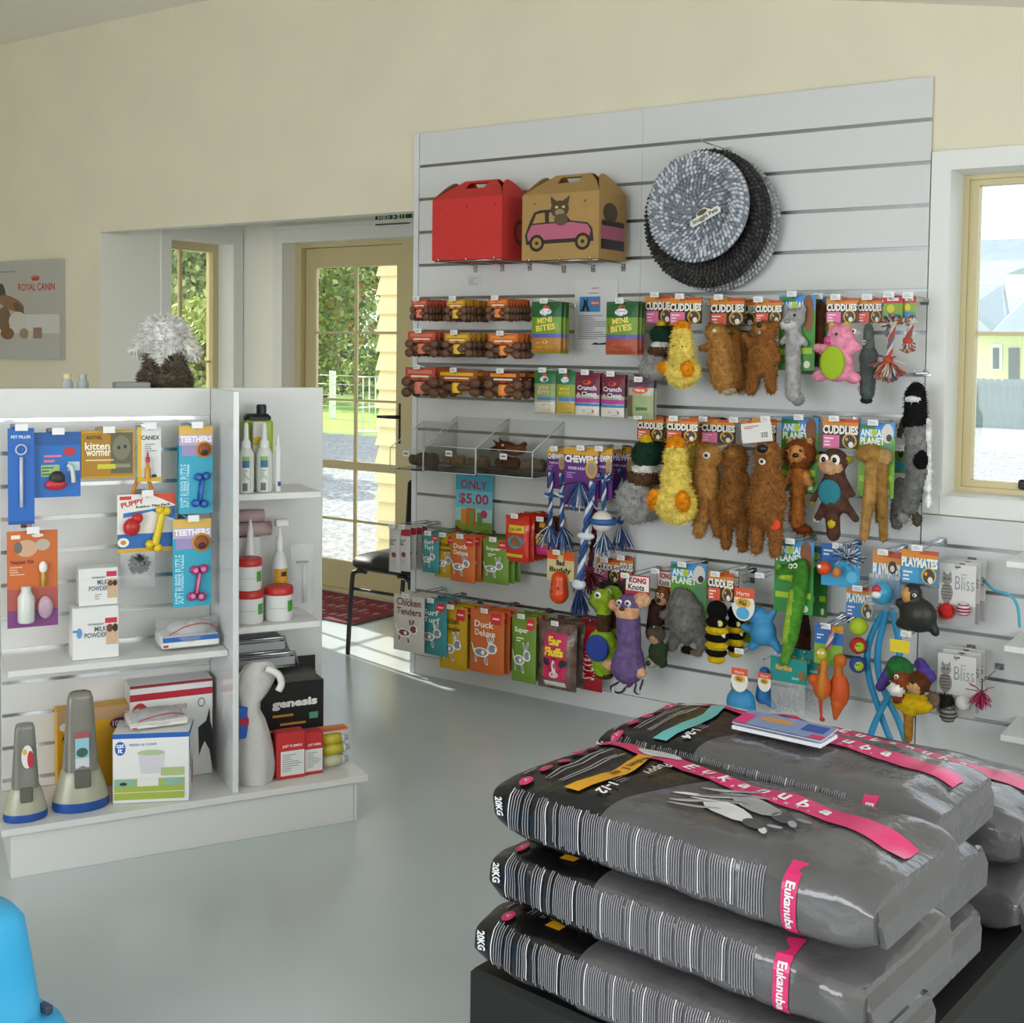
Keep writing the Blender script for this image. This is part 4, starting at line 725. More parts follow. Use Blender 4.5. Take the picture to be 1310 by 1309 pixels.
pup = [('e', -.1, .2, .24, .2, .22, BL), ('e', .05, .55, .3, .3, .26, BL), ('c', .2, .2, .3, .05, .1, .07, BL), ('c', .0, .7, -.2, .92, .12, .1, BL), ('c', .25, .7, .42, .9, .12, .09, BL), ('c', -.2, .55, -.4, .5, .1, .08, BL)]
LAT = lambda c: M(c, .55, spec=.4)
toy('blue_latex_dog', 'blue rubber dog toy with a large white play tag', (946, 776, 1002, 834), .18, pup, None, (), None, what='the upper blue rubber dog', extra=play_tag(-.3, .05), mat=LAT, hz=rect_at((940, 738, 980, 760), .18)[1])
toy('green_latex_toy', 'lime rubber dog toy behind the large white play tag', (938, 792, 966, 822), .06, [('e', 0, .4, .4, .4, .3, LG), ('e', .2, .7, .35, .3, .25, LG)], None, (), None, what='the lime rubber toy', mat=LAT, tagged=False, hz=rect_at((938, 745, 966, 760), .06)[1])
toy('blue_latex_dog', 'blue rubber hippo toy under the small orange tag', (928, 870, 968, 917), .22, [('e', -.12, .15, .22, .18, .2, '7A9A28'), ('e', 0, .6, .46, .4, .36, BL), ('c', .3, .5, .42, .9, .12, .1, BL)], None, (), None, what='the blue rubber hippo', extra=play_tag(.1, .0, False), mat=LAT, hz=rect_at((940, 838, 980, 850), .22)[1])
toy('blue_latex_dog', 'blue rubber seal toy beside the teal topped bags', (962, 852, 994, 908), .16, [('c', 0, .15, -.05, .7, .22, .3, '2C72AA'), ('c', 0, .7, .4, .9, .2, .12, '2C72AA')], None, (), None, what='the blue rubber seal', extra=play_tag(.2, .35, False), mat=LAT, tagged=False, hz=rect_at((962, 843, 994, 850), .16)[1])
CG = '3F7A2C'
toy('crocodile_toy', 'long green plush crocodile with open jaw on a green card', (990, 712, 1034, 852), .21, [('c', .26, .07, -.34, .15, .2, .12, CG), ('c', -.4, .1, -.3, .2, .08, .08, '7FA030'), ('c', -.34, .2, .2, .2, .08, .12, '93B03A'), ('c', .28, .1, .25, .3, .22, .22, CG), ('c', .22, .3, .02, .75, .24, .2, '4C8A30'), ('c', .08, .32, -.1, .76, .1, .1, '8CAA38', -.16), ('c', 0, .75, -.14, .96, .2, .14, '5C8E34')], ((988, 692, 1038, 786), planet('2F8A3A')), [('eye', .02, .08, .07, .025, 'EDEDE4'), ('eye', .16, .07, .07, .025, 'EDEDE4')], (400, .005), what='the green crocodile')
toy('flat_dog_toy', 'dark brown and russet flat plush dog behind the crocodile', (1010, 780, 1040, 840), .07, [('c', .1, .1, .15, .5, .2, .26, '33221C'), ('e', -.2, .6, .3, .25, .2, '7A3A1E'), ('c', .1, .55, .2, .95, .3, .22, '4A2A20')], ((1030, 700, 1056, 790), planet('2F7A34')), (), (300, .007), what='the dark russet flat dog')
def clear_bag(card_h, head, ops, stuffing):
    def ex(t, w, h):
        b = MB(); b.box((0, 0, -card_h * h / 2), (w, .004, card_h * h), P(head)); b.fn = lambda u, v, o: (u, -.002 - o, v); b.draw(ops, w, card_h * h); b.build('header_card', t)
        o = b_pouch(t, w * .92, h * (1 - card_h) + .01, 'E0E0E0', [], .03, 'clear_film', FILM); o.location = (0, 0, -card_h * h + .005)
        stuffing(t, w, h)
    return ex
def chain_in(t, w, h):
    b = MB()
    for i in range(26):
        a = i * .9; c = Vector((w * .25 * math.cos(a * .7), random.uniform(-.006, .006), -h * (.62 + .3 * (i / 26)))); q = [c + Vector((.007 * math.cos(k * PI / 4), .003 * math.sin(a), .011 * math.sin(k * PI / 4))) for k in range(9)]
        b.tube(q, .0014, CHROME, 4, False)
    b.build('chain', t)
for i, (bx, lab) in enumerate((((985, 842, 1032, 916), 'clear bag of chain with a teal card header'), ((1006, 832, 1056, 908), 'clear chain bag with teal header set further back'))):
    hang('chain_bag', lab, 'pet accessory', bx, .2 - .055 * i, lambda t, w, h: clear_bag(.42, '158A84', [('t', 'Ragfine', -.12, .45, .3, .45, 'E0A820', 0, .04), ('d', .36, .65, .1, .2, '8A6A3A'), ('r', .1, .75, .3, .85, '7AC0C0')], chain_in)(t, w, h), what='the ' + lab.split(' with')[0] + (' in front' if i == 0 else ' at the back'), tagged=False)
OO = 'D4561A'
toy('rubber_chicken', 'orange rubber chicken with drooping wings near the food bags', (1036, 848, 1064, 924), .22, [('c', .1, .0, .1, .16, .16, .14, 'D08020'), ('e', .05, .4, .42, .22, .32, OO), ('e', -.3, .3, .3, .1, .2, OO), ('e', .1, .36, .24, .26, .34, 'C87A22', -.05), ('c', 0, .6, .05, .92, .1, .06, 'C83A20'), ('e', .1, .95, .14, .04, .1, 'B02A1C')], None, (), None, mat=LAT, what='the drooping rubber chicken', hz=rect_at((1036, 800, 1064, 810), .22)[1], tagged=False)
toy('rubber_chicken', 'orange rubber duck headed toy beside the rubber chicken', (1056, 836, 1086, 922), .18, [('e', .1, .1, .3, .1, .24, 'C8691C'), ('c', .05, .15, .05, .3, .18, .2, 'C8691C'), ('e', .1, .55, .46, .27, .32, OO), ('c', .05, .75, -.05, .97, .3, .1, 'D0601C')], None, (), None, mat=LAT, what='the duck headed rubber toy', hz=rect_at((1056, 800, 1086, 810), .18)[1], tagged=False)
def ball_mk(specs):
    def ex(t, w, h):
        for cx, cz, r, col, face in specs:
            b = MB(); b.ell((cx * w, 0, -cz * h), (r, r, r), M(col, .85, var=.1, scale=200), nu=16, nv=10)
            if face: b.ell((cx * w + r * .25, -r * .45, -cz * h), (r * .65, r * .62, r * .65), M('B0C828', .85), nu=12, nv=8); b.ell((cx * w + r * .2, -r * 1.03, -cz * h + r * .2), (r * .1,) * 3, BLACK, nu=6, nv=4); b.ell((cx * w + r * .45, -r * .98, -cz * h + r * .2), (r * .1,) * 3, BLACK, nu=6, nv=4)
            b.build('tennis_ball', t)
    return ex
toy('ball_pack', 'three coloured tennis balls in a column under a blue card', (1084, 790, 1112, 862), .18, None, ((1080, 752, 1116, 792), mates('3A78B8')), what='the three tennis balls', extra=ball_mk([(0, .16, .032, 'B0C828', False), (0, .5, .03, 'B82A28', True), (0, .84, .03, '2C4A98', True)]))
CL2 = [M(c, .9) for c in ('A8B4C4', '4A5A78', 'D8DCE4')]
def rope_ball(t, w, h):
    b = MB(); tassel(b, (.2 * w, -.02, -.3 * h), (.4, -.3, .5), 90, h * .42, CL2, .6); b.build('rope_tassel', t)
    b = MB(); b.ell((-.28 * w, -.03, -.55 * h), (w * .16,) * 3, M('D84A20', .5)); b.ell((-.34 * w, -.03 - w * .13, -.5 * h), (w * .05,) * 3, M('F0EEE6', .4)); b.build('rubber_ball', t)
    b = MB(); b.ell((.0, -.025, -.62 * h), (w * .1, w * .1, w * .13), M('C87A30', .5)); b.build('small_ball', t)
toy('rope_ball_set', 'blue card with a frayed rope and orange ball above the tennis balls', (1046, 697, 1102, 752), .2, None, ((1048, 698, 1098, 752), ('3A9CCC', [('r', -.5, 0, -.05, .45, '2C6AB8'), ('l', -.45, .12, -.1, .3, 2, 'E8F0F4'), ('r', -.45, .5, -.3, .7, '9AB828'), ('d', .3, .75, .14, .14, '60B8DC')])), what='the rope and ball card', extra=rope_ball)
def monkey_ball(t, w, h):
    b = MB(); b.ell((-.15 * w, -.025, -.68 * h), (w * .2, w * .15, w * .2), M('C8B83A', .5)); b.ell((-.2 * w, -.025 - w * .13, -.64 * h), (w * .05,) * 3, M('F2F0EA', .4)); b.ell((-.06 * w, -.025 - w * .13, -.64 * h), (w * .05,) * 3, M('F2F0EA', .4)); b.build('face_ball', t)
    b = MB(); rope(b, [(.2 * w, -.02, -.1 * h), (.05 * w, -.02, -.55 * h)], .008, [M('B89A9A', .9), M('A84A5A', .9), M('D8CCC8', .9)]); b.build('rope', t)
toy('ball_rope_card', 'small blue and green card with a yellow ball on a pink rope', (1040, 800, 1078, 852), .19, None, ((1040, 800, 1076, 852), ('2C6AB8', [('r', -.5, .5, .5, 1, '8AB838'), ('r', .1, 0, .5, .2, 'D89A28'), ('l', -.42, .24, -.08, .4, 2, 'E8F0F8')])), what='the yellow ball on a rope', extra=monkey_ball)
def squeaky(t, w, h):
    b = MB(); b.ell((0, -.02, -.72 * h), (w * .36, w * .3, h * .2), M('3A9CC4', .3)); b.ell((-.12 * w, -.045, -.64 * h), (w * .16, w * .1, w * .14), M('C03038', .4)); b.ell((-.12 * w, -.05, -.73 * h), (w * .17, w * .1, w * .12), M('E0E2DE', .4)); b.build('squeaky_fish', t)
    o = b_pouch(t, w, h * .62, 'fff', [], .05, 'clear_film', FILM); o.location = (0, -.0, -.42 * h)
toy('squeaky_toy', 'blue squeaky fish in clear film on a blue card', (1112, 704, 1151, 779), .22, None, ((1114, 706, 1150, 775), ('3A8CC4', mates()[1][:3] + [('d', .2, .3, .16, .12, '3a2a20'), ('d', .2, .32, .08, .06, 'E8DCC8')])), what='the squeaky fish', extra=squeaky)
toy('gorilla_toy', 'black rubber gorilla with tan face on a yellow and blue card', (1144, 748, 1204, 811), .29, [('e', -.12, .18, .22, .2, .2, '1F1E1A'), ('e', .02, .62, .42, .36, .3, '24231E'), ('c', -.2, .45, -.38, .42, .14, .12, '24231E'), ('c', -.2, .85, -.36, .84, .13, .11, '24231E'), ('c', .3, .75, .4, .92, .12, .1, '24231E'), ('e', -.2, .2, .12, .15, .12, 'C8924A', -.12), ('e', -.44, .4, .06, .06, .06, 'B8863C'), ('e', -.44, .84, .06, .06, .06, 'B8863C')], ((1150, 705, 1198, 748), mates()), [('eye', -.02, .2, .05, .04, 'E8E4DA')], None, mat=lambda c: M(c, .45, var=.1), what='the black gorilla', hz=rect_at((1150, 705, 1198, 715), .29)[1])
def tug_loops(t, w, h):
    m = M('2F96C8', .4)
    for pts, nm in (([(-.05, .02), (-.42, .3), (-.42, .55), (-.1, .85), (.1, 1.0)], 0), ([(0, .02), (-.2, .35), (-.1, .6), (.3, .85), (.48, 1.0)], 1), ([(.1, .02), (.3, .3), (.22, .55), (-.15, .85), (-.3, 1.0)], 2)):
        b = MB(); q = smooth([(x * w, -.012 * nm, -z * h) for x, z in pts]); n = len(q)
        vs = []
        for i, p in enumerate(q): vs += [p + Vector((-.011, 0, 0)), p + Vector((.011, 0, 0)), p + Vector((.011, .008, 0)), p + Vector((-.011, .008, 0))]
        b.add(vs, [(4 * i + j, 4 * i + (j + 1) % 4, 4 * i + 4 + (j + 1) % 4, 4 * i + 4 + j) for i in range(n - 1) for j in range(4)] + [(3, 2, 1, 0), (4 * n - 4, 4 * n - 3, 4 * n - 2, 4 * n - 1)], m, True); b.build('rubber_band', t)
toy('tug_toy', 'long sky blue rubber tug bands hanging below the squeaky fish', (1106, 772, 1164, 945), .15, None, None, what='the blue tug bands', extra=tug_loops, hz=rect_at((1130, 774, 1140, 780), .15)[1], tagged=False)
toy('patchwork_toy', 'mixed plush with fox and monkey heads under a yellow tag', (1120, 834, 1200, 946), .28, [('e', -.12, .2, .22, .14, .2, '2E6A34'), ('e', -.05, .32, .16, .12, .2, '7A3E22', -.1), ('e', -.12, .4, .14, .07, .18, 'E8E4DC', -.2), ('e', .2, .32, .2, .12, .2, '5A3320', -.05), ('e', .18, .36, .1, .08, .2, 'C89A64', -.12), ('c', -.2, .12, -.42, .45, .09, .09, '54408A'), ('c', .2, .1, .4, .25, .09, .08, '54408A'), ('e', .1, .58, .34, .12, .22, 'C4A018'), ('e', -.1, .52, .12, .06, .16, '7A3E22', -.1), ('c', .06, .62, .06, .98, .09, .08, '9A6E2C', -.05), ('e', .44, .5, .1, .1, .1, '6E5A4A')], None, [('nose', -.22, .36, .06, .03, '151515'), ('eye', -.1, .26, .04, .03, 'F0EEEA'), ('eye', .16, .3, .03, .02, '151515')], (500, .006), what='the mixed fox and monkey plush', hz=rect_at((1150, 815, 1180, 825), .28)[1],
    extra=lambda t, w, h: (lambda b: (b.box((-.05 * w, -.06, .03), (.065, .002, .042), P('E0C818')), b.build('yellow_tag', t)))(MB()))
def bliss(balls):
    def ex(t, w, h):
        b = MB(); b.box((0, .0015, -h / 2), (w, .003, h), P('D8D6D4'))
        b.draw([('r', -.5, .66, .5, 1, 'B0AEAE'), ('r', -.08, .03, .08, .055, '606060'), ('t', 'Bliss', .2, .3, .22, .52, '8A8888', 0, -.01), ('l', .08, .14, .32, .18, 1, 'C890B0'), ('d', -.28, .26, .14, .09, '9A968F'), ('p', [(-.4, .2), (-.38, .12), (-.32, .18)], '8A867F'), ('p', [(-.16, .2), (-.18, .12), (-.24, .18)], '8A867F'), ('d', -.28, .48, .17, .16, '8E8A84')] +
               [('r', -.42 + .01 * k, .36 + .05 * k, -.16, .375 + .05 * k, '4A4845') for k in range(5)] + [('d', -.33, .25, .025, .015, '2a2a2a'), ('d', -.23, .25, .025, .015, '2a2a2a'), ('d', -.28, .3, .03, .015, 'C88A8A')], w, h); b.build('header_card', t)
        for nm, cx, cz, r, cols, fz in balls:
            b = MB(); b.ell((cx * w, -r * .8, -cz * h), (r, r, r * 1.05), M(cols[0], .9), nu=12, nv=8)
            if len(cols) > 1:
                for k in range(4): zz = -cz * h + r * (-.7 + .45 * k); q = math.sqrt(max(.05, 1 - (-.7 + .45 * k) ** 2)) * r * 1.03; b.lathe([(q, -.003), (q, .003)], M(cols[1], .9), (cx * w, -r * .8, zz), 14)
            if fz:
                for _ in range(260):
                    v = Vector((random.gauss(0, 1), random.gauss(0, 1), random.gauss(0, 1))).normalized(); s_ = v.orthogonal() * .0012; c = Vector((cx * w, -r * .8, -cz * h)) + v * r * .9
                    b.add([c - s_, c + s_, c + v * fz], [(0, 1, 2)], M(cols[0], .9))
            b.build(nm, t)
    return ex
def hang_bliss(bx, lab, balls, what, n): hang('cat_toy_card', lab, 'cat toy', bx, .19, bliss(balls), n, .066, what=what, tagged=False)
hang_bliss((1201, 722, 1248, 801), 'white cat toy card with a fluffy red pompom and striped ball', [('pompom', -.25, .76, .024, ('C8281C',), .012), ('striped_ball', .22, .7, .022, ('D8D4D4', 'A02040'), 0)], 'the red pompom cat toys', 3)
hang_bliss((1199, 838, 1248, 916), 'white cat toy card with black and white balls', [('black_tuft', -.25, .78, .024, ('141418',), .016), ('white_ball', .22, .74, .024, ('E6E4E2',), .003), ('print_mouse', -.15, .96, .028, ('8A857C', '3a3834'), 0)], 'the black and white cat toys', 3)
X, zt, w, h = rect_at((1255, 745, 1310, 800), .1)
t = thing('ribbon_wand', 'cyan ribbon cat wand trailing past the cat toy cards', 'cat toy', (X, -.1, zt))
b = MB(); b.tube(smooth([(-.5 * w, .04, -.05 * h), (-.2 * w, 0, -.2 * h), (.15 * w, -.01, -.25 * h), (.35 * w, 0, -.5 * h), (.42 * w, 0, -1.0 * h)]), .005, M('4AB4D0', .3), 6); b.build('ribbon', t)
b = MB(); b.tube([(-.62 * w, .1, .02), (-.5 * w, .04, -.05 * h)], .004, M('3A8A4A', .5), 6); b.build('wand', t)
toy('feather_toy', 'magenta feather tuft beside the lower cat toy card', (1247, 868, 1265, 912), .25, None, None, what='the magenta feather tuft', tagged=False, cat='cat toy', extra=lambda t, w, h: (lambda b: (tassel(b, (0, 0, -.4 * h), (0, -.2, -.6), 90, .45 * h, [M('A01C4C', .8), M('B83060', .8)], .6, .0014), b.tube([(0, 0, 0), (0, 0, -.42 * h)], .002, BLACK, 5), b.build('feathers', t)))(MB()))

# ---- bins
for i, (bx, cl) in enumerate((((499, 574, 541, 602), ('4A2A1E', '5A3826')), ((542, 572, 608, 605), ('7A5C3C', '6A5A48')), ((609, 576, 681, 609), ('4E2E20', '6E6048')))):
    X, zt, w, h = rect_at(bx, .25)
    pos = ('at the entrance edge', 'in the middle', 'beside the purple cards')[i]
    t = thing('acrylic_bin', 'clear acrylic bin of chew toys %s' % pos, 'bin', (X, -.25, zt - h), 0, 'clear bins on the slat wall'); shell_bin(t, w, h + .04, .24)
    for k in range(2 if i else 1):
        tt = thing('chew_toy', ('dark brown furry chew lying in the clear bin ', 'tan furry chew heaped in the clear bin ')[k] + pos, 'dog toy', (X + (k - .5) * w * .47 * (1 if i else 0), -.13, zt - h + .006 + .05))
        s_ = min(w * (.39 if i else .78), .15)
        plush(tt, s_, s_ * .5, [('c', -.4, .3, .4, .35, .16, .2, cl[k]), ('e', .38, .1, .2, .34, .22, cl[k]), ('e', -.42, .2, .14, .28, .16, cl[k]), ('e', .0, .1, .26, .36, .24, cl[k])], (350, .008), s_ / 18)
X, zt, w, h = rect_at((618, 563, 662, 590), .2)
t = thing('moose_toy', 'brown plush moose with pointed antlers lying on the chews', 'dog toy', (X, -.14, zt))
plush(t, w, h * .9, [('e', -.05, .4, .24, .3, .2, '55301E'), ('e', .2, .55, .3, .3, .24, '6A4428'), ('c', -.2, .4, -.48, .05, .05, .02, '4A2A18'), ('c', -.15, .35, -.28, -.1, .05, .02, '4A2A18'), ('c', -.3, .5, -.5, .6, .08, .06, '4A2A18'), ('c', .35, .4, .48, .2, .08, .07, '5A3822')], (400, .007), w / 26, [('eye', -.05, .3, .04, .06, 'D8D0C0')])

# ---- carrier boxes on wire arms
def carrier(name, label, bx, d, dep, base, inner, ops, side):
    X, zt, w, h = rect_at(bx, d); t = thing(name, label, 'pet carrier', (X, -d, zt - h))
    C1 = M(base, .75, var=.05, scale=15); C2 = M(inner, .85)
    b = MB(); b.box((0, dep / 2, h / 2), (w, dep, h), C1); bo = b.build('box_body', t); k = MB()     # air holes are cut right into the box
    for q in ops:
        if q[0] == 'hole': k.tube([(q[1] * w, -.02, h - q[2] * h), (q[1] * w, dep * .9, h - q[2] * h)], .0062, C1, 12)
    for q in side:
        if q[0] == 'hole': k.tube([(w / 2 + .02, dep / 2 + q[1] * dep, h - (q[2] + .07) * h), (w * .05, dep / 2 + q[1] * dep, h - (q[2] + .07) * h)], .0062, C1, 12)
    ko = k.build('cutter'); ko.parent = t; md = bo.modifiers.new('holes', 'BOOLEAN'); md.operation = 'DIFFERENCE'; md.object = ko; md.solver = 'EXACT'
    dg = bpy.context.evaluated_depsgraph_get(); dg.update(); me = bpy.data.meshes.new_from_object(bo.evaluated_get(dg)); bo.modifiers.clear(); bo.data = me; bpy.data.objects.remove(ko)
    pr = lambda L_: [q for q in L_ if q[0] != 'hole']
    b = MB(); b.fn = lambda u, v, o: (u, -o, v + h); b.draw(pr(ops), w, h); b.fn = lambda u, v, o: (w / 2 + o, u + dep / 2, v + h); b.draw(pr(side), dep, h); b.build('print', bo)
    rh = h * .33; hw = w * .3
    for s_ in (-1, 1):                                    # sloping lid halves meeting in the carry handle, with a hand hole
        y0 = 0 if s_ < 0 else dep; ym = dep / 2 + s_ * .006
        b = MB(); z1 = h + rh * .55; z2 = h + rh; q = lambda x, z: (x, y0 + (ym - y0) * (z - h) / rh, z)
        pl = lambda pts: b.add([q(*p) for p in pts], [tuple(range(len(pts)))], C1)
        pl([(-w / 2, h), (w / 2, h), (hw * 1.25, z1), (-hw * 1.25, z1)]); pl([(-hw * 1.25, z1), (-hw * .45, z1), (-hw * .45, z2 - .012), (-hw * .9, z2 - .012)]); pl([(hw * .45, z1), (hw * 1.25, z1), (hw * .9, z2 - .012), (hw * .45, z2 - .012)]); pl([(-hw * .9, z2 - .012), (hw * .9, z2 - .012), (hw * .8, z2), (-hw * .8, z2)])
        b.build('lid_panel', t)
    for s_ in (-1, 1):
        b = MB(); n = 10; pts = [(s_ * w / 2, 0, h)] + [(s_ * (w / 2 - rh * .55 * math.sin(PI * k / n)), dep * k / n, h + rh * .95 * math.sin(PI * k / n)) for k in range(1, n)] + [(s_ * w / 2, dep, h)]
        b.add(pts, [tuple(range(len(pts)))], C2 if s_ < 0 else C1); b.build('ear_flap', t)
    return X, zt, w, h
hole = lambda xs, y: [('hole', x, y) for x in xs]
RX = carrier('carrier_box', 'plain red cardboard pet carrier with punched air holes', (553, 253, 642, 332), .27, .22, 'C8302C', '9A6A45', hole((-.38, 0, .4), .14), hole((-.25, .3), .14) + [('d', .1, .55, .2, .2, '5A1512'), ('d', .1, .55, .14, .14, 'C0302C')])
def car(s_=1.0, x=0):
    P_ = lambda pts, c: ('p', [(a * s_ + x, y) for a, y in pts], c)
    o = [P_([(-.46, .62), (-.4, .42), (-.34, .27), (-.26, .24), (.02, .24), (.14, .42), (.36, .46), (.42, .55), (.44, .74), (-.44, .76)], '2a2420'), P_([(-.43, .6), (-.37, .46), (.14, .44), (.36, .49), (.4, .58), (.38, .68), (-.42, .7)], 'B8607A'), P_([(-.36, .44), (-.31, .3), (-.2, .28), (-.19, .43)], 'A88850'), P_([(-.14, .43), (-.14, .28), (0, .28), (.08, .43)], 'A88850')]
    for cx in (-.3, .3): o += [('d', cx * s_ + x, .74, .1 * s_, .13, '1c1816'), ('d', cx * s_ + x, .74, .065 * s_, .085, 'A08040'), ('d', cx * s_ + x, .74, .025 * s_, .03, '2a2420')]
    return o + [('d', .0 * s_ + x, .24, .12 * s_, .13, '4A3A28'), P_([(-.11, .17), (-.12, .04), (-.04, .12)], '4A3A28'), P_([(.11, .17), (.13, .04), (.04, .12)], '4A3A28'), ('d', -.04 * s_ + x, .21, .02 * s_, .02, 'D8C060'), ('d', .05 * s_ + x, .21, .02 * s_, .02, 'D8C060'), ('d', .0 * s_ + x, .29, .06 * s_, .05, '9A8460'), ('d', .02 * s_ + x, .4, .09 * s_, .09, '5A4A34')]
TX = carrier('carrier_box', 'brown cardboard pet carrier printed with a kitten in a pink car', (668, 247, 766, 332), .27, .22, 'A9864F', 'A9864F', hole((-.34, .32), .14) + car(), hole((.3,), .14) + [('r', -.42, .45, .42, .75, 'A85A70'), ('r', -.42, .7, .42, .85, '2a2420'), ('d', -.1, .3, .26, .15, '4A3A28'), ('r', -.4, .42, .4, .5, '2a2420')])
for i, (xx, ww, zz) in enumerate(((RX[0], RX[2], RX[1] - RX[3]), (TX[0], TX[2], TX[1] - TX[3]))):
    t = thing('wire_shelf', 'chrome wire arms carrying the %s carrier box' % ('red', 'brown')[i], 'shelf', (xx, 0, zz))
    for q in (-.4, 0, .4): b = MB(); b.tube([(q * ww, -.003, -.02), (q * ww, -.02, -.004), (q * ww, -.27, -.004), (q * ww, -.275, .008)], .003, CHROME, 6); b.box((q * ww, -.003, -.02), (.02, .004, .03), CHROME); b.build('arm', t)
    b = MB(); b.tube([(-.48 * ww, -.26, -.004), (.48 * ww, -.26, -.004)], .003, CHROME, 6); b.build('cross_wire', t)

# ---- knitted round beds on one hook
def bed(label, px, py, r, d, cols, tilt, rim=True):
    p = on_wall(px, py, -d); t = thing('knitted_bed', label, 'pet bed', (p.x, -d, p.z), 0, 'knitted beds on the slat wall'); t.rotation_euler = (tilt, 0, 0)
    b = MB(); A = M(cols[0], .95, var=.3, scale=60); B = M(cols[1], .95, var=.3, scale=60); prof = [(.001, .008), (r * .6, .008), (r * .68, -.012), (r * .8, -.03), (r * .93, -.022), (r, .0), (r * .95, .02), (r * .6, .022), (.001, .022)]
    n = 48; vs = [(q * math.cos(2 * PI * j / n), y, q * math.sin(2 * PI * j / n)) for q, y in prof for j in range(n)]
    b.add(vs, [(i * n + j, (i + 1) * n + j, (i + 1) * n + (j + 1) % n, i * n + (j + 1) % n) for i in range(len(prof) - 1) for j in range(n)], A, True); b.build('bed_pad', t)
    b = MB(); rr = .012
    def y_at(q):
        for (a, ya), (c, yc) in zip(prof, prof[1:]):
            if a <= q <= c: return ya + (yc - ya) * (q - a) / (c - a)
        return 0
    while rr < r * .99:
        m = max(5, int(2 * PI * rr / .0165)); o_ = random.random()
        for k in range(m):
            a = 2 * PI * (k + o_) / m; s_ = random.uniform(.85, 1.25); rot = Matrix.Rotation(-a, 3, 'Y') @ Matrix.Rotation(random.uniform(.3, .9), 3, 'Y')
            b.ell((rr * math.cos(a), y_at(rr) - .003, rr * math.sin(a)), (.0105 * s_, .0065 * s_, .006 * s_), (A, B, B)[random.randrange(3)] if rr > r * .62 else (A, A, A, B)[random.randrange(4)], rot, 6, 4)
        rr += .0135
    o = b.build('stitches', t); o['kind'] = 'stuff'
    return t
bk = ('A8A8AC', 'C4C4C4')
bed('pale grey knitted round bed hanging rearmost', 917, 286, .262, .05, ('8E9096', 'B4B6B8'), .03)
bed('charcoal knitted round bed hanging between the grey ones', 904, 280, .262, .12, ('2C2B2A', '403E3C'), .02)
t = bed('blue grey knitted round bed with a white paper label', 893, 265, .208, .2, ('868C96', 'C4C8CC'), -.03)
b = MB(); b.prism([(x * .1, z * .1) for x, z in ((-.62, -.14), (.62, -.14), (.68, 0), (.6, .14), (.32, .14), (.1, .34), (-.25, .3), (-.35, .14), (-.6, .14), (-.68, 0))], -.02, -.018, P('DEDCD2'))
b.fn = lambda u, v, o: (u, -.02 - o, v); b.text('Snuggle Pets', 0, 0, .02, .001, P('3a302a'), .11, 0, .02); b.disc(-.005, .021, .022, .009, .001, P('5A4030')); o = b.build('paper_label', t); o.location = (.04, 0, -.04); o.rotation_euler = (0, -.45, 0)
q = on_wall(903, 181, -.2); hook(q.x, q.z - .004, .22, 'the three knitted round beds', False)

# ================================================================== FREE-STANDING SHELF UNIT
gt = thing('shelf_unit', 'white free-standing shelf unit with slatted back and divider', 'shelf unit', gond(0, 0, 0), GROT)
LAM = M('D4D4D1', .3); GLOSS = M('D2D3D3', .12, spec=.6)
def gpart(name, boxes, m, bev=.0015):
    b = MB()
    for c0, c1 in boxes: b.box([(c0[i] + c1[i]) / 2 for i in range(3)], [abs(c1[i] - c0[i]) for i in range(3)], m, bev=bev)
    return b.build(name, gt)
gpart('plinth', [((-1.03, 0, 0), (-.012, .62, .13)), ((-.011, 0, 0), (0, .62, .13))], LAM)
gpart('base_board', [((-1.055, -.02, .13), (.03, .64, .15))], LAM)
gpart('back_panel', [((-1.03, .312, .15), (-.02, .33, 1.377))], LAM)
gpart('divider', [((-.4, 0, .15), (-.382, .311, 1.377))], GLOSS)
gpart('shelf', [((-1.03, .055, .561), (-.402, .31, .58))], LAM)
gpart('shelf', [((-.381, .075, 1.035), (-.1, .31, 1.055))], LAM)
gpart('shelf', [((-.381, .075, .62), (-.1, .31, .64))], LAM)
gpart('rear_shelf', [((-1.0, .331, 1.28), (-.2, .6, 1.3))], LAM)
prev = 1.377
for k in range(13):
    z = 1.2815 - .1 * k if k < 12 else .15
    if z < .15: continue
    gpart('slat', [((-1.03, .3, (z + .006) if z > .15 else .151), (-.401, .311, prev - .006 if prev < 1.37 else 1.377))], LAM)
    if z > .15: gpart('groove_insert', [((-1.029, .305, z - .006), (-.402, .312, z + .006))], M('DCDEE0', .2, .9), 0)
    prev = z

def rect_g(box, v):
    x0, y0, x1, y1 = box; ym = (y0 + y1) / 2; xm = (x0 + x1) / 2
    a = on_gond(x0, ym, v)[0]; c = on_gond(x1, ym, v)[0]; tp = on_gond(xm, y0, v)[1]; bt = on_gond(xm, y1, v)[1]
    return (a + c) / 2, tp, c - a, tp - bt
def ghook(u, z, v, what):
    t = thing('display_hook', 'chrome prong hook with price strip holding ' + what, 'hook', gond(u, .3, z), GROT, 'display hooks on the shelf unit'); d = .3 - v
    b = MB(); b.box((0, -.003, 0), (.03, .004, .02), CHROME); b.build('back_plate', t)
    b = MB(); b.tube([(0, -.004, 0), (0, -d - .012, 0), (0, -d - .018, .01)], .0024, CHROME, 6); pr_ = b.build('prong', t)
    b = MB(); b.tube([(0, -.004, .01), (0, -d - .02, .014)], .0016, CHROME, 5); b.box((0, -d - .021, .012), (.034, .0014, .02), M('E6E6E4', .3)); b.build('price_tag', pr_)
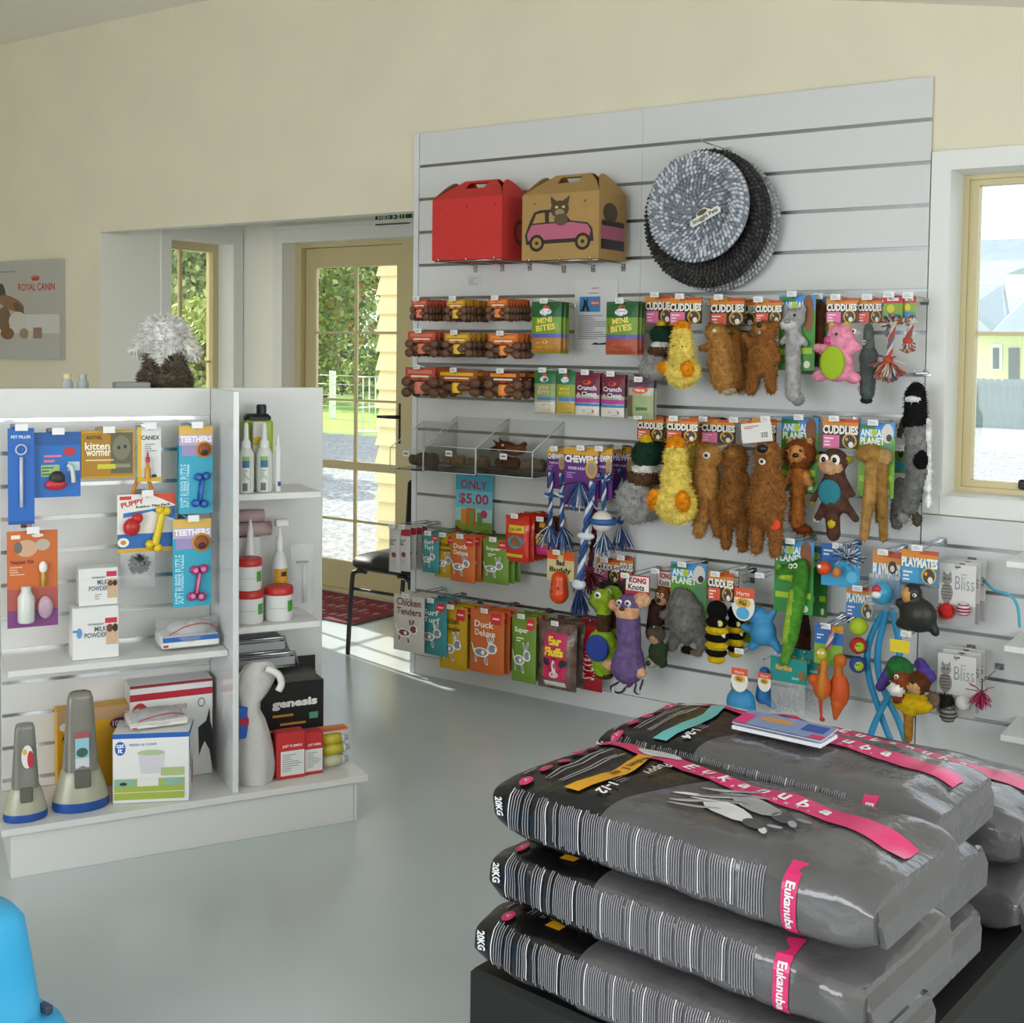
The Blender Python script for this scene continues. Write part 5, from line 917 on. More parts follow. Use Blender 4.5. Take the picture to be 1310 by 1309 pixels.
def gput(name, label, cat, box, v, make, n=1, dy=.02, hk=None, z=None, rot=0, group=None):
    u, zt, w, h = rect_g(box, v)
    if z is not None: h = zt - z
    t = thing(name, label + (', front one' if n > 1 else ''), cat, gond(u, v, zt), GROT + rot, group or (name.replace('_', ' ') + ' group' if n > 1 else None))
    make(t, w, h)
    for i in range(1, n):
        c = dup(t); c.location = gond(u, v + i * dy, zt); c['label'] = label + ', one behind'
    if hk: ghook(u, zt - .008, v, hk)
    return t
def gcard(base, ops, extra=None, th=.003):
    def mk(t, w, h):
        b_card(t, w, h, base, ops, th)
        if extra: extra(t, w, h)
    return mk
def ex_ring(t, w, h):
    b = MB(); b.tube([(w * .2 * math.cos(k * PI / 8), -.006, -h * .22 + w * .2 * math.sin(k * PI / 8)) for k in range(17)], .0028, M('B8C4DC', .3), 6); b.tube([(0, -.006, -.3 * h), (0, -.006, -.82 * h)], .005, M('C4CAD4', .3), 8); b.build('pill_plunger', t)
gput('pet_piller', 'narrow blue card with a white pill plunger', 'pet medicine tool', (10, 548, 44, 671), .12, gcard('1B62B4', [('t', 'PET PILLER', 0, .09, .03, .75, 'E4ECF4'), ('r', -.45, .97, .45, 1, '164E94')], ex_ring), hk='the pet piller card')
def ex_brush(t, w, h):
    b = MB(); b.ell((-.05 * w, -.01, -.8 * h), (w * .24, .012, h * .09), M('C02838', .4)); b.ell((-.02 * w, -.012, -.7 * h), (w * .17, .012, h * .11), M('2c2826', .5)); b.tube(smooth([(.2 * w, -.01, -.5 * h), (.3 * w, -.01, -.56 * h), (.34 * w, -.01, -.78 * h)]), .007, M('C8CCD0', .3), 8); b.build('finger_brush', t)
gput('finger_brush_card', 'wide blue card with a red and black finger brush', 'pet grooming tool', (44, 553, 103, 636), .14, gcard('1A68B8', [('r', -.5, 0, .5, .2, '14559C'), ('d', .26, .3, .13, .07, 'B82838'), ('l', -.3, .33, .25, .48, 2, 'E0708C'), ('r', -.36, .5, .04, .68, '9AB878'), ('l', -.34, .52, .02, .67, 3, '3a6a3a'), ('r', .22, .46, .48, .6, 'B4D0D8')], ex_brush), hk='the finger brush card')
gput('kitten_wormer', 'yellow kitten wormer box tilted beside the white dropper card', 'pet medicine', (104, 551, 172, 612), .14, lambda t, w, h: b_box(t, w, h, 'C89A14', [('r', -.47, .04, .47, .96, 'A87812'), ('r', .05, .04, .46, .9, '5C5A40'), ('d', .25, .36, .17, .26, '77735C'), ('d', .2, .36, .03, .04, '2a2a20'), ('d', .32, .34, .03, .04, '2a2a20'), ('t', 'ANTHEL', -.26, .14, .08, .3, '2A2008'), ('t', 'kitten', -.2, .32, .16, .46, 'F0EDD8', 0, .02), ('t', 'wormer', -.18, .47, .12, .46, 'F0EDD8', 0, .02), ('r', -.42, .6, .1, .63, 'D8C89A'), ('r', -.2, .7, .14, .8, 'C8C030'), ('r', .14, .7, .42, .78, '8A8468')], .03), hk='the kitten wormer box', rot=-.06)
def ex_drop(t, w, h):
    b = MB(); b.lathe([(.009, 0), (.009, .03), (.005, .036), (.005, .05), (.001, .054)], M('C88A28', .25), (-.1 * w, -.012, -.94 * h), 12); b.lathe([(.0065, 0), (.0065, .014), (.003, .016), (.0028, .03), (.001, .031)], M('C02848', .4), (-.1 * w, -.012, -.94 * h + .05), 12); b.build('dropper_bottle', t)
gput('wormer_card', 'white dropper card with a red tipped bottle and yellow edge', 'pet medicine', (176, 546, 206, 616), .14, gcard('D8D8D6', [('r', -.5, .0, -.34, 1, 'D8B018'), ('t', 'CANEX', .04, .2, .08, .78, '1a1a1a', 0, .02), ('l', -.2, .3, .42, .46, 4, '8A8A8A'), ('r', -.5, .92, .5, 1, 'D0A820'), ('d', .2, .9, .12, .03, '1a1a1a')], ex_drop), hk='the dropper card')
def ex_pup(t, w, h):
    b = MB(); Rm = M('B82428', .35); b.ell((-.27 * w, -.016, -.55 * h), (w * .15, .02, w * .16), Rm); b.ell((-.17 * w, -.016, -.4 * h), (w * .1, .016, w * .1), Rm); b.build('rubber_cone', t)
    b = MB(); Ym = M('D8BC1C', .35); b.tube(smooth([(.27 * w, -.014, -.3 * h), (.2 * w, -.014, -.6 * h), (.13 * w, -.014, -.88 * h)]), .012, Ym, 8)
    for x, z in ((.22, .28), (.34, .3), (.04, .86), (.18, .93)): b.ell((x * w, -.014, -z * h), (w * .08, .015, w * .08), Ym)
    b.build('rubber_bone', t)
gput('puppy_play_pack', 'white puppy play pack with red cone and yellow bone toys', 'dog toy', (150, 632, 224, 706), .18, gcard('E4E2DC', [('p', [(.05, 0), (.5, 0), (.5, .2)], 'D04828'), ('r', -.46, .03, -.26, .09, 'C83A2A'), ('t', 'PUPPY', -.24, .15, .09, .4, 'C83A3A', .2, .04), ('t', 'Rubber Play Pack', .12, .21, .05, .6, '1c2438', .06, .03), ('p', [(-.4, .32), (.5, .22), (.5, .46), (.1, .3), (-.4, .4)], '2A72B8'), ('r', -.5, .68, .5, .94, '2468B0'), ('r', -.5, .93, .5, 1, 'D8A81C'), ('d', -.4, .82, .1, .08, 'EDEAE0'), ('d', -.4, .82, .05, .04, 'C8902C')], ex_pup), hk='the puppy play pack')
t = gput('orange_chew', 'small orange wishbone chew above the puppy pack', 'dog toy', (168, 608, 197, 632), .2, lambda t, w, h: (lambda b: (b.tube(smooth([(-.45 * w, 0, -h), (-.25 * w, 0, -.3 * h), (0, 0, 0), (.25 * w, 0, -.3 * h), (.45 * w, 0, -h)]), .006, M('C87A1C', .4), 8), b.build('chew', t)))(MB()))
def ex_spike(t, w, h):
    b = MB(); r = w * .28; m = M('23302E', .5); b.ell((.05 * w, -.0, -.35 * h), (r, r * .8, r), m)
    for k in range(70):
        v_ = Vector((random.gauss(0, 1), random.gauss(0, 1), random.gauss(0, 1))).normalized(); c = Vector((.05 * w, 0, -.35 * h)) + Vector((v_.x * r, v_.y * r * .8, v_.z * r)); b.tube([c, c + v_ * r * .25], [r * .12, r * .03], m, 5)
    b.build('spiky_ball', t); b_pouch(t, w, h, 'fff', [], .05, 'clear_film', FILM)
gput('spiky_ball_pack', 'black spiky rubber ball in a clear bag', 'dog toy', (154, 706, 198, 752), .16, ex_spike)
def ex_teeth(col, col2):
    def ex(t, w, h):
        b = MB(); b.ell((.24 * w, -.006, -.27 * h), (w * .2, .008, w * .2), M('8A4A22', .5)); b.ell((.24 * w, -.012, -.3 * h), (w * .1, .006, w * .08), M('3a1c10', .5)); b.ell((.24 * w, -.003, -.27 * h), (w * .25, .004, w * .25), M('C88A24', .5)); b.build('puppy_picture', t)
        b = MB(); m = M(col, .35); c = (.14 * w, -.008)
        b.tube([(c[0] + .04 * w, c[1], -.6 * h), (c[0] - .04 * w, c[1], -.86 * h)], .008, m, 8)
        for x, z in ((-.08, .58), (.16, .57), (-.16, .88), (.1, .89)): b.ell((c[0] + x * w, c[1], -z * h), (w * .13, .009, w * .12), m)
        rb_ = b.build('rubber_bone', t)
        b = MB(); m2 = M(col2, .35); b.tube([(c[0] + .04 * w, c[1] - .008, -.62 * h), (c[0] - .04 * w, c[1] - .008, -.84 * h)], .004, m2, 8)
        for x, z in ((-.06, .585), (.14, .575), (-.13, .875), (.08, .885)): b.ell((c[0] + x * w, c[1] - .007, -z * h), (w * .07, .005, w * .07), m2)
        b.build('bone_inset', rb_)
    return ex
tops = [('r', -.5, .0, .5, .12, 'D8B050'), ('r', -.5, .1, .5, .22, 'B8A8C0'), ('t', 'TEETHERS', .0, .15, .075, .94, 'F0ECF4', 0, .05), ('r', -.42, .22, .1, .34, '9A8CBC'), ('t', 'SOFT RUBBER PUZZLE', -.33, .68, .1, 1.3, 'A8DCE8', PI / 2)]
gput('teether_pack', 'turquoise teether card with a blue bone', 'dog toy', (229, 545, 272, 657), .15, gcard('2FA0BC', tops, ex_teeth('1E50A0', '3A74B8')), 2, .03, hk='the blue bone teethers')
gput('teether_pack', 'turquoise teether card with a pink bone', 'dog toy', (221, 664, 270, 776), .15, gcard('2FA0BC', tops, ex_teeth('A02C68', 'D080A8')), hk='the pink bone teether')
def ex_nurse(t, w, h):
    b = MB(); b.lathe([(w * .15, 0), (w * .17, .006), (w * .17, h * .26), (w * .1, h * .32), (w * .1, h * .37), (w * .001, h * .375)], M('D0D2CC', .3), (-.14 * w, -.012, -.94 * h), 14); b.build('feeding_bottle', t)
    b = MB(); b.tube([(.2 * w, -.01, -.58 * h), (.2 * w, -.01, -.4 * h)], .006, M('B8A040', .4), 8); b.ell((.2 * w, -.01, -.38 * h), (.012, .01, .018), M('E6E4DC', .3)); b.build('bottle_brush', t)
    b = MB(); b.ell((.24 * w, -.008, -.8 * h), (w * .16, .01, h * .12), M('B89AA8', .3)); b.build('teat_pack', t)
gput('nursing_kit', 'orange and purple nursing kit card with a feeding bottle', 'pet feeding kit', (9, 679, 74, 802), .1, gcard('C4642A', [('r', -.5, .6, .5, .82, 'A85048'), ('r', -.5, .82, .5, 1, '7A3A78'), ('r', -.42, .04, -.24, .08, 'EEE0CC'), ('d', .1, .05, .12, .02, 'EEE0CC'), ('d', -.12, .18, .22, .09, 'C8A080'), ('d', -.28, .17, .08, .06, '6A6460'), ('d', .2, .15, .15, .06, 'B4A898'), ('t', 'Nurser Kit', -.2, .32, .04, .45, '6A2438'), ('l', -.45, .36, -.1, .46, 4, 'E4B898')], ex_nurse), hk='the nursing kit card')
milk = [('t', 'MILK', .1, .38, .13, .26, '4A5058', 0, .02), ('t', 'POWDER', .0, .54, .13, .5, '4A5058', 0, .02), ('r', .2, .1, .46, .24, 'C02848'), ('t', 'VETERINARY', .0, .25, .05, .36, '5A6068'), ('r', .22, .3, .48, .82, 'C8A888'), ('d', .3, .42, .07, .08, '6A3C28'), ('d', .42, .42, .06, .08, '2a2422'), ('l', -.1, .68, .15, .85, 3, '9A9EA4')]
gput('milk_powder_box', 'white milk powder box with plain end on the shelf', 'pet food', (93, 777, 152, 838), .1, lambda t, w, h: b_box(t, w, h, 'DCDCDA', [(q[0], q[1], .15 + q[2] * .72, q[3], .15 + q[4] * .72, q[5]) if q[0] == 'r' else ((q[0], q[1], q[2], .15 + q[3] * .72, q[4] * .75) + q[5:] if q[0] == 't' else q) for q in milk if q[0] != 'l'] + [('r', -.5, .42, -.32, .46, '3A7AB8'), ('d', -.36, .48, .06, .1, '5A94C8')], .09), z=.581)
uu, zz, ww, hh = rect_g((93, 777, 152, 838), .1)
gput('milk_powder_box', 'white milk powder box standing on the other one', 'pet food', (101, 727, 151, 777), .12, lambda t, w, h: b_box(t, w, h, 'DCDCDA', milk, .07), z=zz + .001)
def film_pack(c1, c2):
    def mk(t, w, h):
        b = MB(); b.box((0, .06, -h * .8), (w * .92, .12, h * .28), M('DCDCD8', .4), bev=.004); b.fn = lambda u, v, o: (u, -o, v); b.rect(-w * .45, -h * .78, w * .45, -h * .66, .001, P(c1)); b.rect(-w * .44, -h * .9, -w * .36, -h * .84, .001, P(c2)); b.build('folded_pad', t)
        b = MB(); b.ell((.05 * w, .06, -h * .55), (w * .38, .05, h * .22), M('B4B4B4', .5, var=.2)); b.tube(smooth([(-.35 * w, .0, -.6 * h), (-.1 * w, -.01, -.4 * h), (.2 * w, -.01, -.35 * h), (.4 * w, 0, -.5 * h)]), .002, M(c2, .4), 5); b.build('filter_pad', t)
        o = b_pouch(t, w, h * .7, 'fff', [], .12, 'clear_film', FILM, .02); o.location = (0, .06, -h * .3)
    return mk
gput('filter_pack', 'clear bag of white filter pads with a blue strip on the shelf', 'pet accessory', (204, 780, 284, 831), .1, film_pack('1F5CA8', 'B03A3A'), z=.581)
# base board: feeders, cartons
def feeder(label, bx, v):
    def mk(t, w, h):
        Bl = M('1E4C98', .35); Tn = M('A8A692', .3, spec=.6); Gy = M('76746C', .25, spec=.6); d_ = w * .62
        b = MB(); b.lathe([(w * .48, 0), (w * .5, .008), (w * .49, h * .08)], Bl, (0, d_ * .5, -h), 28, 1, .72); b.build('foot_ring', t)
        b = MB(); b.lathe([(w * .49, h * .081), (w * .47, h * .12), (w * .4, h * .24), (w * .33, h * .33), (w * .28, h * .36)], Tn, (0, d_ * .5, -h), 28, 1, .72); b.build('bowl_base', t)
        b = MB(); b.box((0, .01, -h * .72), (w * .28, .03, h * .15), M('5E5C54', .4), bev=.004); b.build('feed_opening', t)
        b = MB(); n = 20; prof = [(.3, .3, .66), (.29, .28, .6), (.265, .2, .4), (.24, .15, .2), (.22, .13, .06), (.19, .11, .015), (.12, .06, 0)]; vs = []
        for a, c, z in prof:
            for j in range(n):
                q = 2 * PI * j / n; cx, sy = math.cos(q), math.sin(q); vs.append((a * w * abs(cx) ** .45 * (1 if cx > 0 else -1), d_ * .55 + c * w * abs(sy) ** .45 * (1 if sy > 0 else -1), -z * h))
        b.add(vs, [(i * n + j, (i + 1) * n + j, (i + 1) * n + (j + 1) % n, i * n + (j + 1) % n)[::-1] for i in range(len(prof) - 1) for j in range(n)], Gy, True); b.add(vs[-n:], [tuple(range(n))], Gy); hp_ = b.build('hopper', t)
        b = MB(); y = d_ * .55 - .235 * w
        b.fn = lambda u, v_, o: (u, y + .02 * w - o - (v_ + .4 * h) * .0 - (-v_ / h - .35) * .16 * w, v_)
        if 'tall' in label: b.draw([('r', -.12, .33, .12, .38, 'A84A50'), ('r', -.12, .38, .12, .6, '8ABCCC'), ('d', 0, .5, .1, .04, '3a5a4a'), ('r', -.12, .55, .12, .63, 'C8CCCC')], w, h, base=.004)
        else: b.draw([('d', .03, .33, .13, .12, 'DEDCD4'), ('d', .1, .36, .07, .09, 'B02838'), ('d', -.02, .28, .05, .03, 'D8A828')], w, h, base=.004)
        b.build('sticker', hp_)
    gput('gravity_feeder', label, 'pet feeder', bx, v, mk, z=.151)
gput('yellow_carton', 'yellow carton with purple bone pictures behind the tall feeder', 'carton', (73, 906, 166, 1000), .22, lambda t, w, h: b_box(t, w, h, 'D8A012', [('r', -.5, 0, .5, .16, 'C09A70'), ('t', 'A  U', -.34, .33, .08, .2, '3a2410'), ('d', -.3, .5, .12, .06, '7A3A78'), ('d', -.4, .2, .07, .05, 'E8E4DC'), ('d', .36, .22, .14, .07, '6A2C68'), ('t', '100%', .36, .22, .07, .2, 'F0E8D8'), ('r', -.46, .75, -.2, 1, '8A4A70')], .07), z=.151)
feeder('small smoky grey gravity feeder with blue foot', (4, 930, 63, 1062), .015)
feeder('tall smoky grey gravity feeder with blue foot', (68, 890, 143, 1048), .03)
gput('fountain_carton', 'white carton with red bands and a black dog picture', 'carton', (166, 873, 272, 1000), .202, lambda t, w, h: b_box(t, w, h, 'DEDEDC', [('r', -.5, .0, .5, .03, '8A2430'), ('r', -.5, .09, .5, .16, 'B02234'), ('d', -.38, .3, .1, .12, 'B83A40'), ('t', 'dog', -.38, .26, .06, .12, 'F2E4E4', 0, .03), ('t', 'it', -.38, .34, .07, .07, 'F2E4E4', 0, .03), ('t', 'FRESH & CLEAR', -.02, .26, .05, .42, 'B05068', .03), ('d', .36, .24, .045, .05, '8A8A90'), ('d', .36, .24, .03, .035, 'DEDEDC'), ('p', [(.32, .5), (.42, .44), (.46, .3), (.47, .45), (.5, .55), (.5, .98), (.46, .75), (.4, .65), (.36, .72), (.33, .8)], '17171a')], .095, 'carton'), z=.151)
t = gput('fountain_carton', 'white carton with blue band showing a drinking fountain', 'carton', (144, 938, 241, 1034), .025, lambda t, w, h: b_box(t, w, h, 'DFDFDD', [('r', -.5, .0, .5, .07, '1F5CB0'), ('d', -.4, .21, .07, .1, '1F5CB0'), ('t', 'cat', -.4, .17, .06, .1, 'E8EEF4', 0, .03), ('t', 'it', -.4, .24, .07, .06, 'E8EEF4', 0, .03), ('t', 'FRESH & CLEAR', -.1, .16, .035, .36, '6A8AB8', .02), ('p', [(-.17, .28), (.18, .28), (.14, .58), (-.13, .58)], 'CCC8D0'), ('d', 0, .28, .18, .04, 'A8BC90'), ('r', .13, .5, .44, .62, 'A8B880'), ('r', -.48, .65, .44, .95, 'A0B04A'), ('r', -.48, .65, -.2, .76, '8AB098'), ('r', -.18, .65, .1, .76, 'DCDCD8'), ('r', .16, .65, .42, .76, '8AB098'), ('d', -.36, .72, .05, .025, '2a3a30'), ('r', -.48, .84, .44, .85, 'D8DCC8')], .13, 'carton', [('r', -.5, 0, .5, .07, '1F5CB0'), ('d', -.38, .2, .08, .09, '2A6AB8'), ('l', -.4, .32, .3, .62, 8, 'A8A8AC'), ('d', .2, .72, .22, .18, 'B08468')]), z=.151, rot=-.3)
u_, z_, w_, h_ = rect_g((144, 938, 241, 1034), .02)
gput('filter_pack', 'clear bag of filter pads lying on the blue banded carton', 'pet accessory', (164, 903, 244, 938), .05, film_pack('C8C4C0', 'B03A3A'), z=z_ + .001)

# right-hand bay
def bottle(prof, m, n=16): return lambda t, w, h: (lambda b: (b.lathe([(r * w, z * h - h) for r, z in prof], m, (0, w * .5, 0), n), b.build('bottle_body', t)))(MB())
def spray(t, w, h):
    b = MB(); b.lathe([(w * .46, 0), (w * .48, .01), (w * .48, h * .55), (w * .3, h * .64)], M('D6DAD2', .35), (0, w * .5, -h), 16); b.fn = lambda u, v, o: (u * .8, w * .5 - math.sqrt(max(1e-6, (w * .49) ** 2 - (u * .8) ** 2)) - o, v); b.draw([('r', -.4, .48, .1, .54, '8AB46A'), ('r', -.4, .54, .1, .64, '3A6A9A'), ('l', -.4, .67, .1, .82, 5, '9AA4A0'), ('r', -.38, .86, -.05, .97, '6A6A6A'), ('r', .18, .48, .2, .97, '8AB46A')], w, h, 4, 1, .001); b.build('bottle_body', t)
    b = MB(); b.lathe([(w * .3, h * .64), (w * .28, h * .72), (w * .16, h * .76), (w * .13, h * .96), (w * .05, h)], M('E8E8E8', .2), (0, w * .5, -h), 14); b.build('nozzle_cap', t)
gput('spray_bottle', 'white shampoo bottle with green label against the divider', 'bottle', (307, 541, 328, 626), .1, spray, z=1.056)
gput('spray_bottle', 'white shampoo bottle with green label beside the slim tube', 'bottle', (330, 541, 352, 626), .1, spray, z=1.056)
gput('ointment_tube', 'slim white tube with blue mark on the upper shelf', 'tube', (353, 556, 361, 626), .1, lambda t, w, h: (lambda b: (b.lathe([(w * .45, 0), (w * .5, h * .7), (w * .48, h * .78), (w * .3, h * .8), (w * .3, h * .9), (w * .1, h)], M('DCDCDC', .35), (0, w * .5, -h), 12), b.rect(-w * .2, -h * .9, w * .3, -h * .82, .001, P('2A3A8A')), b.build('tube_body', t)))(MB()), z=1.056)
def flagon(t, w, h):
    b = MB(); b.box((0, .03, -h * .59), (w, .06, h * .82), M('9AB81E', .35), bev=.008); b.box((-.02 * w, .03, -h * .36), (w * .62, .064, h * .26), M('151515', .4), bev=.006); b.box((0, .03, -h * .17), (w * .9, .05, h * .12), BLACK, bev=.01); b.build('flagon_body', t)
    b = MB(); b.lathe([(w * .17, -h * .13), (w * .18, -h * .02), (w * .15, 0)], M('1C2430', .4), (.15 * w, .03, 0), 14); b.build('screw_cap', t)
gput('shampoo_flagon', 'black and lime flagon with dark cap behind the shampoo bottles', 'bottle', (314, 518, 350, 600), .2, flagon, z=1.056)
gput('eye_drop_carton', 'small white and yellow carton behind the shampoo bottles', 'carton', (324, 540, 337, 600), .16, lambda t, w, h: b_box(t, w, h, 'DCD8D0', [('r', -.5, .22, .5, .34, 'D8B428')], .02), z=1.056)
def tub(t, w, h):
    b = MB(); b.lathe([(w * .47, 0), (w * .5, .006), (w * .5, h * .76)], M('DADAD8', .35), (0, w * .5, -h), 22); b.fn = lambda u, v, o: (u, w * .5 - math.sqrt(max(1e-6, (w * .5) ** 2 - u * u)) - o, v); b.draw([('r', .2, .4, .42, .72, '4A9A3A'), ('r', -.42, .6, .16, .61, '909090')], w, h, 4, 1, .001); b.build('tub_body', t)
    b = MB(); b.lathe([(w * .51, h * .76), (w * .52, h * .8), (w * .51, h * .97), (w * .46, h)], M('B82A26', .4), (0, w * .5, -h), 22); b.build('screw_lid', t)
gput('tub', 'white tub with red lid at the bottom of the pair', 'tub', (306, 757, 341, 797), .1, tub, z=.641)
u_, z2, w_, h_ = rect_g((306, 757, 341, 797), .1)
gput('tub', 'white tub with red lid stacked on another tub', 'tub', (305, 716, 339, 757), .1, tub, z=z2 + .001)
gput('tub', 'single white tub with red lid beside the syringe pack', 'tub', (344, 752, 379, 797), .1, tub, z=.641)
def pump(t, w, h):
    b = MB(); b.lathe([(w * .45, 0), (w * .5, h * .03), (w * .5, h * .5), (w * .36, h * .6), (w * .2, h * .66)], M('D4D8DC', .3), (0, w * .5, -h), 16); b.fn = lambda u, v, o: (u, w * .5 - math.sqrt(max(1e-6, (w * .5) ** 2 - u * u)) - o, v); b.draw([('r', -.42, .52, .42, .68, 'D09A28'), ('r', -.05, .55, .3, .6, '3a2418'), ('r', -.42, .7, .42, .86, '2A5AA0'), ('d', 0, .8, .2, .05, 'D4D8E0')], w, h, 5, 1, .001); b.build('bottle_body', t)
    b = MB(); b.lathe([(w * .22, h * .66), (w * .22, h * .8), (w * .12, h * .82), (w * .12, h * .92)], M('E4E4E4', .3), (0, w * .5, -h), 12); b.box((.1 * w, w * .4, -h * .05), (w * .8, w * .5, h * .08), M('E4E4E4', .3), bev=.004); b.build('trigger_head', t)
gput('trigger_bottle', 'white trigger spray bottle with orange and blue label', 'bottle', (350, 664, 371, 790), .2, pump, z=.641)
gput('nozzle_bottle', 'white squeeze bottle with pointed nozzle behind the tubs', 'bottle', (313, 666, 332, 780), .192, lambda t, w, h: (lambda b: (b.lathe([(w * .46, 0), (w * .46, h * .6), (w * .34, h * .7), (w * .3, h * .74), (w * .14, h * .95), (w * .06, h)], M('DCDCDC', .35), (0, w * .5, -h), 14), b.lathe([(w * .47, h * .3), (w * .47, h * .36)], P('B08A4A'), (0, w * .5, -h), 14), b.build('bottle_body', t)))(MB()), z=.641)
for i, (bx, lab) in enumerate((((300, 668, 346, 686), 'pink bandage roll lying underneath'), ((300, 652, 337, 668), 'pink bandage roll lying on top'))):
    u, zt, w, h = rect_g(bx, .28)
    t = thing('bandage_roll', lab, 'bandage', gond(u, .28, zt - h / 2), GROT, 'bandage rolls'); b = MB(); b.tube([(-w / 2, 0, 0), (w / 2, 0, 0)], h / 2, M('BCA2A0', .8), 16); b.build('roll', t)
    if i == 0: rollz = zt - h
t = thing('bandage_stand', 'white carton carrying the pink bandage rolls', 'carton', gond(-.3, .28, 0), GROT); b = MB(); b.box((0, 0, (.641 + rollz) / 2), (.1, .05, rollz - .641), M('D4D2D0', .5)); b.build('carton_body', t)
gput('syringe_pack', 'clear film pack of syringes leaning beside the single tub', 'medical pack', (372, 696, 401, 792), .2, lambda t, w, h: (b_pouch(t, w, h, 'fff', [], .03, 'clear_film', FILM), (lambda b: (b.tube([(.1 * w, 0, -.3 * h), (.1 * w, 0, -.85 * h)], .008, M('C8CCCC', .25), 8), b.box((.0, 0, -.26 * h), (w * .5, .01, .006), M('5A6A68', .4)), b.build('syringe', t)))(MB())), z=.641)
for i, (bx, lab) in enumerate((((300, 818, 364, 838), 'upper grey metal comb tray against the divider'), ((300, 838, 377, 858), 'lower grey metal comb tray against the divider'))):
    u, zt, w, h = rect_g(bx, .2)
    t = thing('metal_rack', lab, 'metal tray', gond(u, .2, zt), GROT, 'metal trays'); b = MB()
    b.tube([(-w / 2, 0, 0), (w / 2, 0, -.0), (w / 2 + .012, .0, -h * .9)], .005, CHROME, 8); b.box((0, .05, -.006), (w, .1, .004), M('A0A2A4', .5, .2)); b.box((0, 0, -h * .5), (w, .004, h * .5), M('A8AAAC', .45, .3)); b.build('tray_body', t)
    b = MB(); b.tube([(-w / 2, -.004, -h * .85), (w / 2, -.004, -h * .85)], .004, CHROME, 8); b.tube([(w / 2, 0, -h * .4), (w / 2 + .004, .11, -h * .4)], .006, CHROME, 8); b.build('rail', t)
t = gput('display_carton', 'black counter display carton with white lettering', 'carton', (320, 874, 414, 962), .2, lambda t, w, h: b_box(t, w, h, '121214', [('t', 'genesis', .1, .27, .13, .62, 'E8E6E2', 0, .05), ('l', -.2, .37, .2, .44, 1, 'D08A28'), ('r', -.1, .5, .25, .53, 'C88A2A'), ('r', .3, .4, .42, .48, '5A9A7A'), ('l', -.3, .55, .3, .62, 1, 'C88A2A')], .1), z=.151)
u, zt, w, h = rect_g((320, 874, 414, 962), .2)
b = MB(); b.box((0, .095, .025), (w, .006, .07), BLACK, bev=.002); b.box((.15 * w, .05, .012), (w * .5, .09, .03), M('4a4844', .5)); b.build('back_flap', t)
def white_bag(t, w, h):
    b = MB(); n = 28; prof = [(0, .16, .1), (.03, .36, .1), (.1, .5, .08), (.19, .5, .0), (.27, .4, -.06), (.34, .27, -.14), (.4, .26, -.14), (.48, .34, -.08), (.6, .42, -.03), (.72, .48, 0), (.86, .52, .02), (.95, .5, .02), (1, .44, .02)]; vs = []
    for z, hw_, ox in prof:
        for j in range(n):
            q = 2 * PI * j / n; c, s_ = math.cos(q), math.sin(q); k = 1 + .1 * noise.noise(Vector((c * 2.2, s_ * 2.2, z * 7))) + .035 * math.sin(7 * q + z * 5)
            vs.append(((ox + hw_ * k * c) * w, .05 + (.2 + .3 * z) * w * .75 * k * abs(s_) ** 1.4 * (1 if s_ > 0 else -1), -z * h))
    WB = M('C4C2BE', .38, bump=.6, scale=26); m_ = len(prof)
    b.add(vs, [(i * n + j, (i + 1) * n + j, (i + 1) * n + (j + 1) % n, i * n + (j + 1) % n) for i in range(m_ - 1) for j in range(n)], WB, True); b.add(vs[:n], [tuple(range(n))], WB); b.add(vs[-n:], [tuple(range(n))[::-1]], WB); b.build('bag_body', t)
    b = MB(); b.tube(smooth([(.2 * w, .01, -.04 * h), (.48 * w, .0, -.09 * h), (.58 * w, .0, -.17 * h), (.5 * w, .0, -.23 * h)]), .011, M('D8D6D0', .4), 8); b.build('loop_handle', t)
    b = MB(); b.box((-.36 * w, .03, -.48 * h), (w * .4, .012, h * .26), P('2058B0'), bev=.003); b.fn = lambda u, v, o: (u, .024 - o, v); b.rect(-.55 * w, -.5 * h, -.17 * w, -.44 * h, .001, P('A82040')); b.build('side_label', t)
gput('sample_bag', 'crumpled white plastic bag with twisted neck and loop handle', 'bag', (307, 851, 356, 1008), .02, white_bag, z=.151)
for i, (bx, v, lab) in enumerate((((354, 937, 390, 997), .05, 'red and white tablet carton in front with a grey side'), ((389, 937, 413, 993), .06, 'red and white tablet carton beside the syringe tubes'))):
    gput('tablet_carton', lab, 'carton', bx, v, lambda t, w, h: b_box(t, w, h, 'B82A2C', [('r', -.36 if i == 0 else -.46, .4, .48, .93, 'D4D4D2'), ('t', "JUST 'N SIMPLE", .05, .3, .07, .7, 'F0E4E0'), ('l', -.3, .46, .4, .85, 8, '9A9A9A')], .05, 'carton'), z=.151)
for i, (bx, lab) in enumerate((((412, 968, 445, 985), 'clear capped syringe tube at the bottom'), ((412, 955, 447, 971), 'yellow syringe tube in the middle'), ((412, 942, 445, 957), 'yellow syringe tube at the top'))):
    u, zt, w, h = rect_g(bx, .1); z0 = .151 + h * .94 * i + h / 2
    t = thing('syringe_tube', lab + ' of the pile', 'tube', gond(u, .1, z0), GROT, 'syringe tubes'); b = MB(); b.tube([(-w * .5, 0, 0), (w * .2, 0, 0)], h * .47, M('C8C8A8' if i == 0 else 'C4B838', .3), 12); b.build('barrel', t)
    b = MB(); b.tube([(w * .2, 0, 0), (w * .32, 0, 0), (w * .33, 0, 0), (w * .5, 0, 0)], [h * .4, h * .4, h * .25, h * .2], M('C4C8CC', .25), 10); b.build('cap', t)
u, zt, w, h = rect_g((390, 928, 440, 942), .14)
